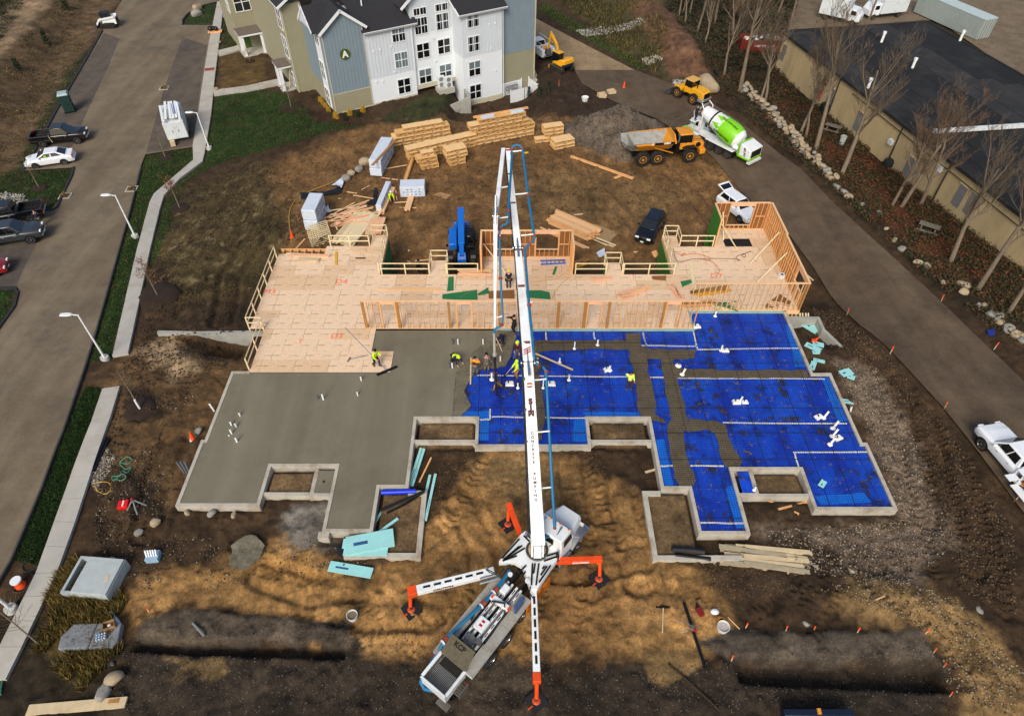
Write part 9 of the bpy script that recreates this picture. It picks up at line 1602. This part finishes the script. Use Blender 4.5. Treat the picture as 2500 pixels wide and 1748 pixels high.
# cones, stakes, lamps
cone_m=mat('cone_orange',(236,78,30),.5,dirt=(120,80,60),dirt_amt=.3)
def cone(u,v,label,h=.7,fallen=False):p=GG(u,v);t=thing('traffic_cone',label,'traffic cone',p,0,'orange traffic cones');b=B();b.cyl((0,0,.04),(0,0,h),h*.24,h*.04,14);b.build('cone_body',cone_m,t,60);b=B();b.bx(-h*.28,h*.28,-h*.28,h*.28,0,.04);b.build('cone_base',cone_m if u>600 else white,t);t.rotation_euler=(0,R(85),R(40))if fallen else(0,0,0.3);t.location.z+=h*.25 if fallen else 0
cone(400+175*.4112,720+855*.4112,'orange cone standing left of the wet slab',.75);cone(1523,217,'orange cone on the dark road in front of the wheel loader',.95);cone(714,580,'orange cone at the far left corner of the deck',.8);cone(1985,838,'orange cone lying on its side behind the angled wing wall',.7,True)
def stake(u,v,label,h=.45,m=None):p=GG(u,v);t=thing('survey_stake',label,'stake',p,rr.uniform(0,3),'survey stakes with orange flagging');b=B();b.beam((0,0,-.1),(.06,.03,h),.05,.03);b.build('stake',pine3,t);b=B();b.beam((.05,.02,h*.6),(.07,.03,h+.02),.07,.05);b.build('flagging',m or orng,t)
Bt=lambda x,y:(1500+x*.4355,1380+y*.4355)
for x,y,l in((735,352,'first stake at the upper left of the right trench bed'),(962,368,'stake second from the left along the upper edge of the right trench bed'),(1118,362,'stake in the middle of the upper edge of the right trench bed'),(1362,378,'stake third from the right along the upper edge of the right trench bed'),(1742,385,'stake at the upper right corner of the right trench bed'),(1790,492,'stake right of the right trench bed, below the corner'),(1845,568,'stake at the right end of the trench'),(655,535,'stake at the left end of the right trench'),(1880,735,'stake at the lower right of the dark gravel')):stake(*Bt(x,y),l)
for x,y,l in((180,185,'small stake at the left edge of the right road, uppermost'),(462,440,'tall orange stake at the left edge of the right road, middle'),(815,800,'orange stake on the dirt beside the white utility truck'),(795,100,'orange stake at the right edge of the right road, upper'),(1140,412,'orange stake at the right edge of the right road, lower'),(1275,1400,'pale stake at the lower right road edge')):stake(2000+x*.3737,700+y*.3737,l,.7)
for x,y,l in((310,770,'stake on the dirt near the white fence'),(915,1020,'stake on top of the gravel mound')):stake(1280+x*.2741,y*.2741,l,.8)
for x,y,l in((1195,640,'orange flag left of the left trench bed'),(1130,905,'orange flag at the lower left trench edge')):stake(*K_(x,y),l,.4)
def lamp(u,v,h,rz,label):
    p=G(u,v);t=thing('street_lamp',label,'street lamp',p,rz,'white street lamps along the west road');b=B();b.cyl((0,0,-.1),(0,0,.22),.32,.3,18);b.build('base',mat('lamp_base',(176,176,170),.8),t,40);b=B();b.tube([(0,0,.2),(0,0,h)],[.085,.06],10);b.build('pole',white,t,50);b=B();b.beam((.02,0,h-.05),(-.45,0,h+.05),.06,.06);b.build('arm',white,t)
    b=B();b.loft([[(-.4,-.09,h),(-.4,.09,h),(-.4,.09,h+.1),(-.4,-.09,h+.1)],[(-.7,-.17,h+.01),(-.7,.17,h+.01),(-.7,.16,h+.12),(-.7,-.16,h+.12)],[(-1.2,-.15,h+.03),(-1.2,.15,h+.03),(-1.2,.13,h+.1),(-1.2,-.13,h+.1)]]);hd_=b.build('lamp_head',white,t,40,.02);b=B();b.bx(-1.1,-.75,-.12,.12,h-.005,h+.02);b.build('lens',lampw,hd_)
lamp(257,876,4.4,.05,'white street lamp beside the end of the north sidewalk, nearest the wet slab');lamp(330,578,4.4,.05,'white street lamp on the verge halfway up the north sidewalk');lamp(511,363,4.2,.05,'white street lamp on the lawn edge near the white trailer');lamp(28,1487,4.6,-.6,'white street lamp cut by the left edge beside the south sidewalk')
# basins, boxes, buckets, odds and ends
for u,v,l in((401,217,'square drain basin in the asphalt filled with a brown tuft'),(322,463,'drain basin with straw at the right road edge below the turf'),(160,480,'drain basin with a pale kerb stone at the grass island')):
    p=G(u,v);t=thing('drain_basin',l,'drain',(p.x,p.y,p.z+.03),.1,'roadside drain basins stuffed with straw');b=B();b.bx(-.55,.55,-.55,-.4,0,.06);b.bx(-.55,.55,.4,.55,0,.06);b.bx(-.55,-.4,-.399,.399,0,.06);b.bx(.4,.55,-.399,.399,0,.06);b.build('frame',conc,t);b=B();g=random.Random(int(u));leaves(b,(0,0,.15),.4,120,.09,g,(1,1,.6));b.build('straw_wattle',mat('straw_wattle',(110,88,48),.9,var=.3),t)
p=G(512,172);b=B();b.bx(-.6,.6,-.45,.45,0,.03);o=tag(b.build('tactile_plate',mat('brick_red',(136,64,58),.8)),'brick red tactile plate set in the north sidewalk','plate');o.location=(p.x,p.y,p.z+.1);o.rotation_euler=(0,0,.2)
p=G(526,80);pa=thing('pallet_load','pallet with black bags on the north sidewalk','pallet',(p.x,p.y,p.z+.1),.2);b=B();b.bx(-1,1,-.5,.5,0,.15);b.build('pallet',pine2,pa)
for x,y,r in((-.6,.1,.4),(.2,0,.35),(-.2,.3,.35)):b=B();b.sphere((x,y,.15+r*.8),r,10,7,(1,1,.9));b.build('bag',blk,pa)
gm_=mat('vault_concrete',(168,176,176),.8,var=.1,scale=2,dirt=(120,124,120),dirt_amt=.4);pv=GG(*K_(800,400));vt=thing('concrete_vault','pale concrete vault with a dark slot, half sunk in tall grass at the lower left','concrete vault',(pv.x,pv.y,pv.z-.1),R(-5))
b=B();b.bx(-1.35,1.25,-1.05,-.9,0,.85);b.bx(-1.35,1.25,.95,1.1,0,.85);b.bx(-1.35,-1.2,-.899,.949,0,.85);b.bx(1.1,1.25,-.899,.949,0,.85);b.build('vault_wall',gm_,vt);b=B();b.bx(-.75,1.22,-1.02,1.07,.855,.98);b.build('lid',gm_,vt,bevel=.03);b=B();b.bx(-1.19,1.09,-.89,.94,.0,.1);b.build('floor',blk,vt);b=B();b.box((.85,-.1,.99),(.16,.35,.02));b.build('lifting_plate',pine3,vt)
pv=GG(*K_(770,850));lt=thing('transformer_lid','grey rounded utility pad with a seam, below the concrete vault','utility pad',(pv.x,pv.y,pv.z),R(2));lg=mat('pad_grey',(124,128,132),.6,var=.06)
for x0,x1 in((-1.5,.0),(.02,1.25)):b=B();b.prism([(x0,-.65),(x1,-.65),(x1+(.15 if x1>1 else 0),-.3),(x1,.65),(x0+(.3 if x0<-1 else 0),.65),(x0-(.12 if x0<-1 else 0),0)],.0,.45);b.build('cover',lg,lt,bevel=.06)
b=B()
pc=GG(*K_(910,775));cb=thing('cardboard_box','open cardboard box on the corner of the grey utility pad','box',(pc.x,pc.y,pv.z+.46),R(25));b=B();[b.bx(*q)for q in((-.28,.28,-.2,-.18,0,.3),(-.28,.28,.18,.2,0,.3),(-.28,-.26,-.179,.179,0,.3),(.26,.28,-.179,.179,0,.3),(-.27,.27,-.19,.19,0,.02))];b.build('carton',MATS['cardboard'],cb);b=B();b.sphere((0,0,.12),.1,8,6);b.build('content',white,cb)
pk=GG(*K_(845,865));bp_=thing('bottle_pack','shrink wrapped pack of water bottles on the grey utility pad','bottles',(pk.x,pk.y,pv.z+.46),.3)
for i in range(4):
    for j in range(3):b=B();b.tube([(-.2+i*.13,-.13+j*.13,0),(-.2+i*.13,-.13+j*.13,.16),(-.2+i*.13,-.13+j*.13,.22)],[.055,.055,.025],7);b.build('bottle',mat('bottle_plastic',(170,190,206),.2),bp_)
pr_=GG(*K_(165,420));rl=thing('hose_reel','orange and white reel standing beside the south sidewalk','reel',pr_,0);b=B();b.cyl((0,0,0),(0,0,.25),.3,.2,14);b.cyl((0,0,.25),(0,0,.5),.16,.2,14);b.build('drum',orange,rl,40);b=B();b.cyl((0,0,.5),(0,0,.58),.28,n=14);b.build('flange',white,rl,40)
pc=GG(377,1362);wc=thing('plastic_crate','white crate of stakes on the dirt above the concrete vault','crate',pc,.1);b=B();b.bx(-.35,.35,-.3,.3,0,.35);b.build('crate',mat('crate_blue',(140,170,190),.6),wc)
for i in range(5):b=B();b.beam((-.28+i*.13,-.1,.3),(-.28+i*.14,.1,.75),.08,.03);b.build('stake',white,wc)
tarp('torn pale plastic strip blowing at the edge of the tall grass',[K_(880,640),K_(920,560),K_(945,530),K_(900,620),K_(985,740),K_(950,740)],wrap,.1,11)
def bucket(u,v,r,h,m,label,name='bucket',tilt=0,fill=None):p=GG(u,v);t=thing(name,label,'bucket',p,0,'buckets left on the ground');b=B();b.loft([[(q*math.cos(i*PI/9),q*math.sin(i*PI/9),z)for i in range(18)]for q,z in((r*.8,0),(r,h),(r*.92,h),(r*.74,.05))]);b.build('shell',m,t,40);b=B();b.cyl((0,0,h*.3),(0,0,h*(.75 if fill else .34)),r*.86,n=16);b.build('content',fill or blk,t);t.rotation_euler=(tilt,0,0);return t
yb=mat('bucket_yellow',(232,150,16),.5);bucket(*Bt(590,300),.2,.38,yb,'yellow bucket tipped towards the camera beside the large white tub',tilt=.7);bucket(*Bt(603,358),.33,.42,mat('bucket_white',(206,210,206),.5,dirt=(150,120,90),dirt_amt=.5),'large white tub full of pale rubble',fill=mat('pale_rubble',(176,166,160),.8,var=.3,scale=12));bucket(862,1508,.3,.4,MATS['bucket_white'],'white mud spattered tub on the sand left of the pump truck',fill=mud_c);bucket(1428,247,.45,.5,MATS['bucket_white'],'white barrel lying on the dirt before the end wall',fill=white)
a,c=GG(*Bt(268,380)),GG(*Bt(272,238));tool('squeegee','long handled squeegee lying on the sand left of the black screed','squeegee',a+Vector((0,0,.1)),c+Vector((0,0,.1)),.03,rail_m,((1,-.02,0),.8,.1,.08));a,c=GG(*Bt(388,212)),GG(*Bt(507,580));vs=thing('vibrating_screed','long black vibrating screed with a small engine lying on the sand','screed',a);d=c-a;b=B();b.beam((0,0,.1),d+Vector((0,0,.1)),.14,.1);b.build('screed_bar',blk,vs);m_=d*.42+Vector((0,0,.25));b=B();b.box(m_,(.3,.28,.26));b.build('engine',steel,vs,bevel=.04);b=B();b.box(m_+Vector((.05,-.15,.1)),(.16,.16,.12));b.build('fuel_cap',redl,vs,bevel=.03)
for s in(-1,1):b=B();b.tube([m_,m_+Vector((-.4,s*.25,.25)),m_+Vector((-.75,s*.3,.2))],.025,6);b.build('handle_bar',chrome,vs)
pj=GG(*Bt(475,262));rj=thing('red_jug','dark red can with a black cap on the sand near the screed','can',pj,.4);b=B();b.bx(-.16,.16,-.28,.22,0,.2);b.build('can',mat('can_red',(120,22,26),.5),rj,bevel=.05);b=B();b.cyl((.05,.25,.1),(.1,.42,.12),.07,n=8);b.build('spout',blk,rj)
bd=GG(*Bt(560,265));b=B();b.sphere((0,0,.12),.24,10,6,(1,.8,.6));o=tag(b.build('plastic_bag',white,smooth=40),'pale plastic bag behind the yellow bucket','bag');o.location=bd
cord([Bt(635,292),Bt(700,358)],.03,pine,'wooden shaft lying right of the tubs',ground=True,cat='stick',name='stick');cord([Bt(300,555),Bt(400,640),Bt(590,815)],.05,cl2,'long half buried bar on the dark gravel',ground=True,cat='bar',name='buried_bar')
pt_=GG(304,1235);rc=thing('tool_case','red plastic tool case open on the dark dirt at the left','tool case',pt_,R(10));b=B();b.bx(-.3,.3,-.28,.28,0,.28);b.build('case',mat('case_red',(210,24,20),.4),rc,bevel=.05);b=B();b.bx(-.02,.06,-.2,.2,.281,.3);b.build('label_strip',white,rc)
pt_=GG(330,1240);tl_=thing('tripod','surveying tripod collapsed beside the red tool case','tripod',pt_,0);b=B();b.sphere((-.1,.3,.5),.12,8,6);b.build('head',mat('head_red',(120,30,30),.5),tl_)
for x,y in((.35,-.5),(.8,.1),(-.4,-.2)):b=B();b.cyl((-.1,.3,.45),(x,y,.03),.045,n=6);b.build('leg',greyp,tl_)
for u,v,l in((2030,322,'weathered picnic table behind the stone wall'),(2262,566,'picnic table under the bare trees near the right road')):
    p=GG(u,v);t=thing('picnic_table',l,'picnic table',p,R(-35),'weathered picnic tables');pg_=mat('table_grey',(112,104,92),.9,var=.2)
    for i in range(4):b=B();b.bx(-.9,.9,-.38+i*.19,-.21+i*.19,.72,.76);b.build('table_board',pg_,t)
    for s in(-1,1):b=B();b.bx(-.9,.9,s*.75-.13,s*.75+.13,.42,.46);b.build('bench_board',pg_,t);b=B();b.beam((s*.6,-.8,.02),(s*.6,.1,.7),.05,.09,(1,0,0));b.beam((s*.6-.06,.8,.02),(s*.6-.06,-.1,.7),.05,.09,(1,0,0));b.beam((s*.6+.06,-.8,.38),(s*.6+.06,.8,.38),.05,.09);b.build('trestle',pg_,t)
bucket(2054,352,.35,.95,mat('bin_white',(176,182,176),.5),'white bin standing in the leaves behind the stone wall','bin');p=GG(2013,275);b=B();b.loft([[(q*math.cos(i*PI/8),q*math.sin(i*PI/8),z)for i in range(16)]for q,z in((.7,0),(.75,.9),(.6,1.1),(.1,1.15))]);o=tag(b.build('round_tank',blk,smooth=40),'round black tank against the tan wall','tank');o.location=p;p=GG(2256,464);b=B();b.tube([(0,0,.25),(.75,-.3,.28)],.3,12);o=tag(b.build('plastic_drum',lblue,smooth=40),'blue drum lying in the leaves below the tan wall','drum');o.location=p;p=GG(2172,408);b=B();b.box((0,0,.5),(1.6,1.0,1.0));o=tag(b.build('covered_unit',mat('cover_dark',(30,36,34),.8),bevel=.3),'dark covered unit against the tan wall','unit');o.location=p;o.rotation_euler=(0,0,R(10))
tarp('blue rag lying at the right edge of the right road',[(2406,812),(2424,808),(2426,820),(2412,824)],mat('rag_blue',(24,44,130),.8),.1,12)
for u,v,l in((1469,238,'small grey crate on the dirt in front of the end wall'),(1492,230,'second grey crate beyond the first one')):p=GG(u,v);t=thing('crate',l,'crate',p,.3,'grey crates on the dirt');b=B();[b.bx(*q)for q in((-.5,.5,-.4,-.35,0,.5),(-.5,.5,.35,.4,0,.5),(-.5,-.45,-.349,.349,0,.5),(.45,.5,-.349,.349,0,.5),(-.49,.49,-.39,.39,0,.04))];b.build('crate_wall',pine3,t)
p=GG(602,1352);b=B();sheet(b,[(.9*math.cos(i*PI/8)*(1+.2*math.sin(i*2.1)),1.1*math.sin(i*PI/8))for i in range(16)],.18,.16,.16,.2,5);o=tag(b.build('concrete_heap',rough_c),'heap of wet grey concrete dumped on the sand at the left','concrete heap');o.location=p;o.data.shade_smooth()
b=B();b.beam((-.35,0,.05),(.35,.2,.05),.2,.08);o=tag(b.build('yellow_bracket',mat('bracket_yellow',(226,190,30),.5)),'yellow metal bracket on the dirt behind the boom tip','bracket');o.location=GG(1282,376)
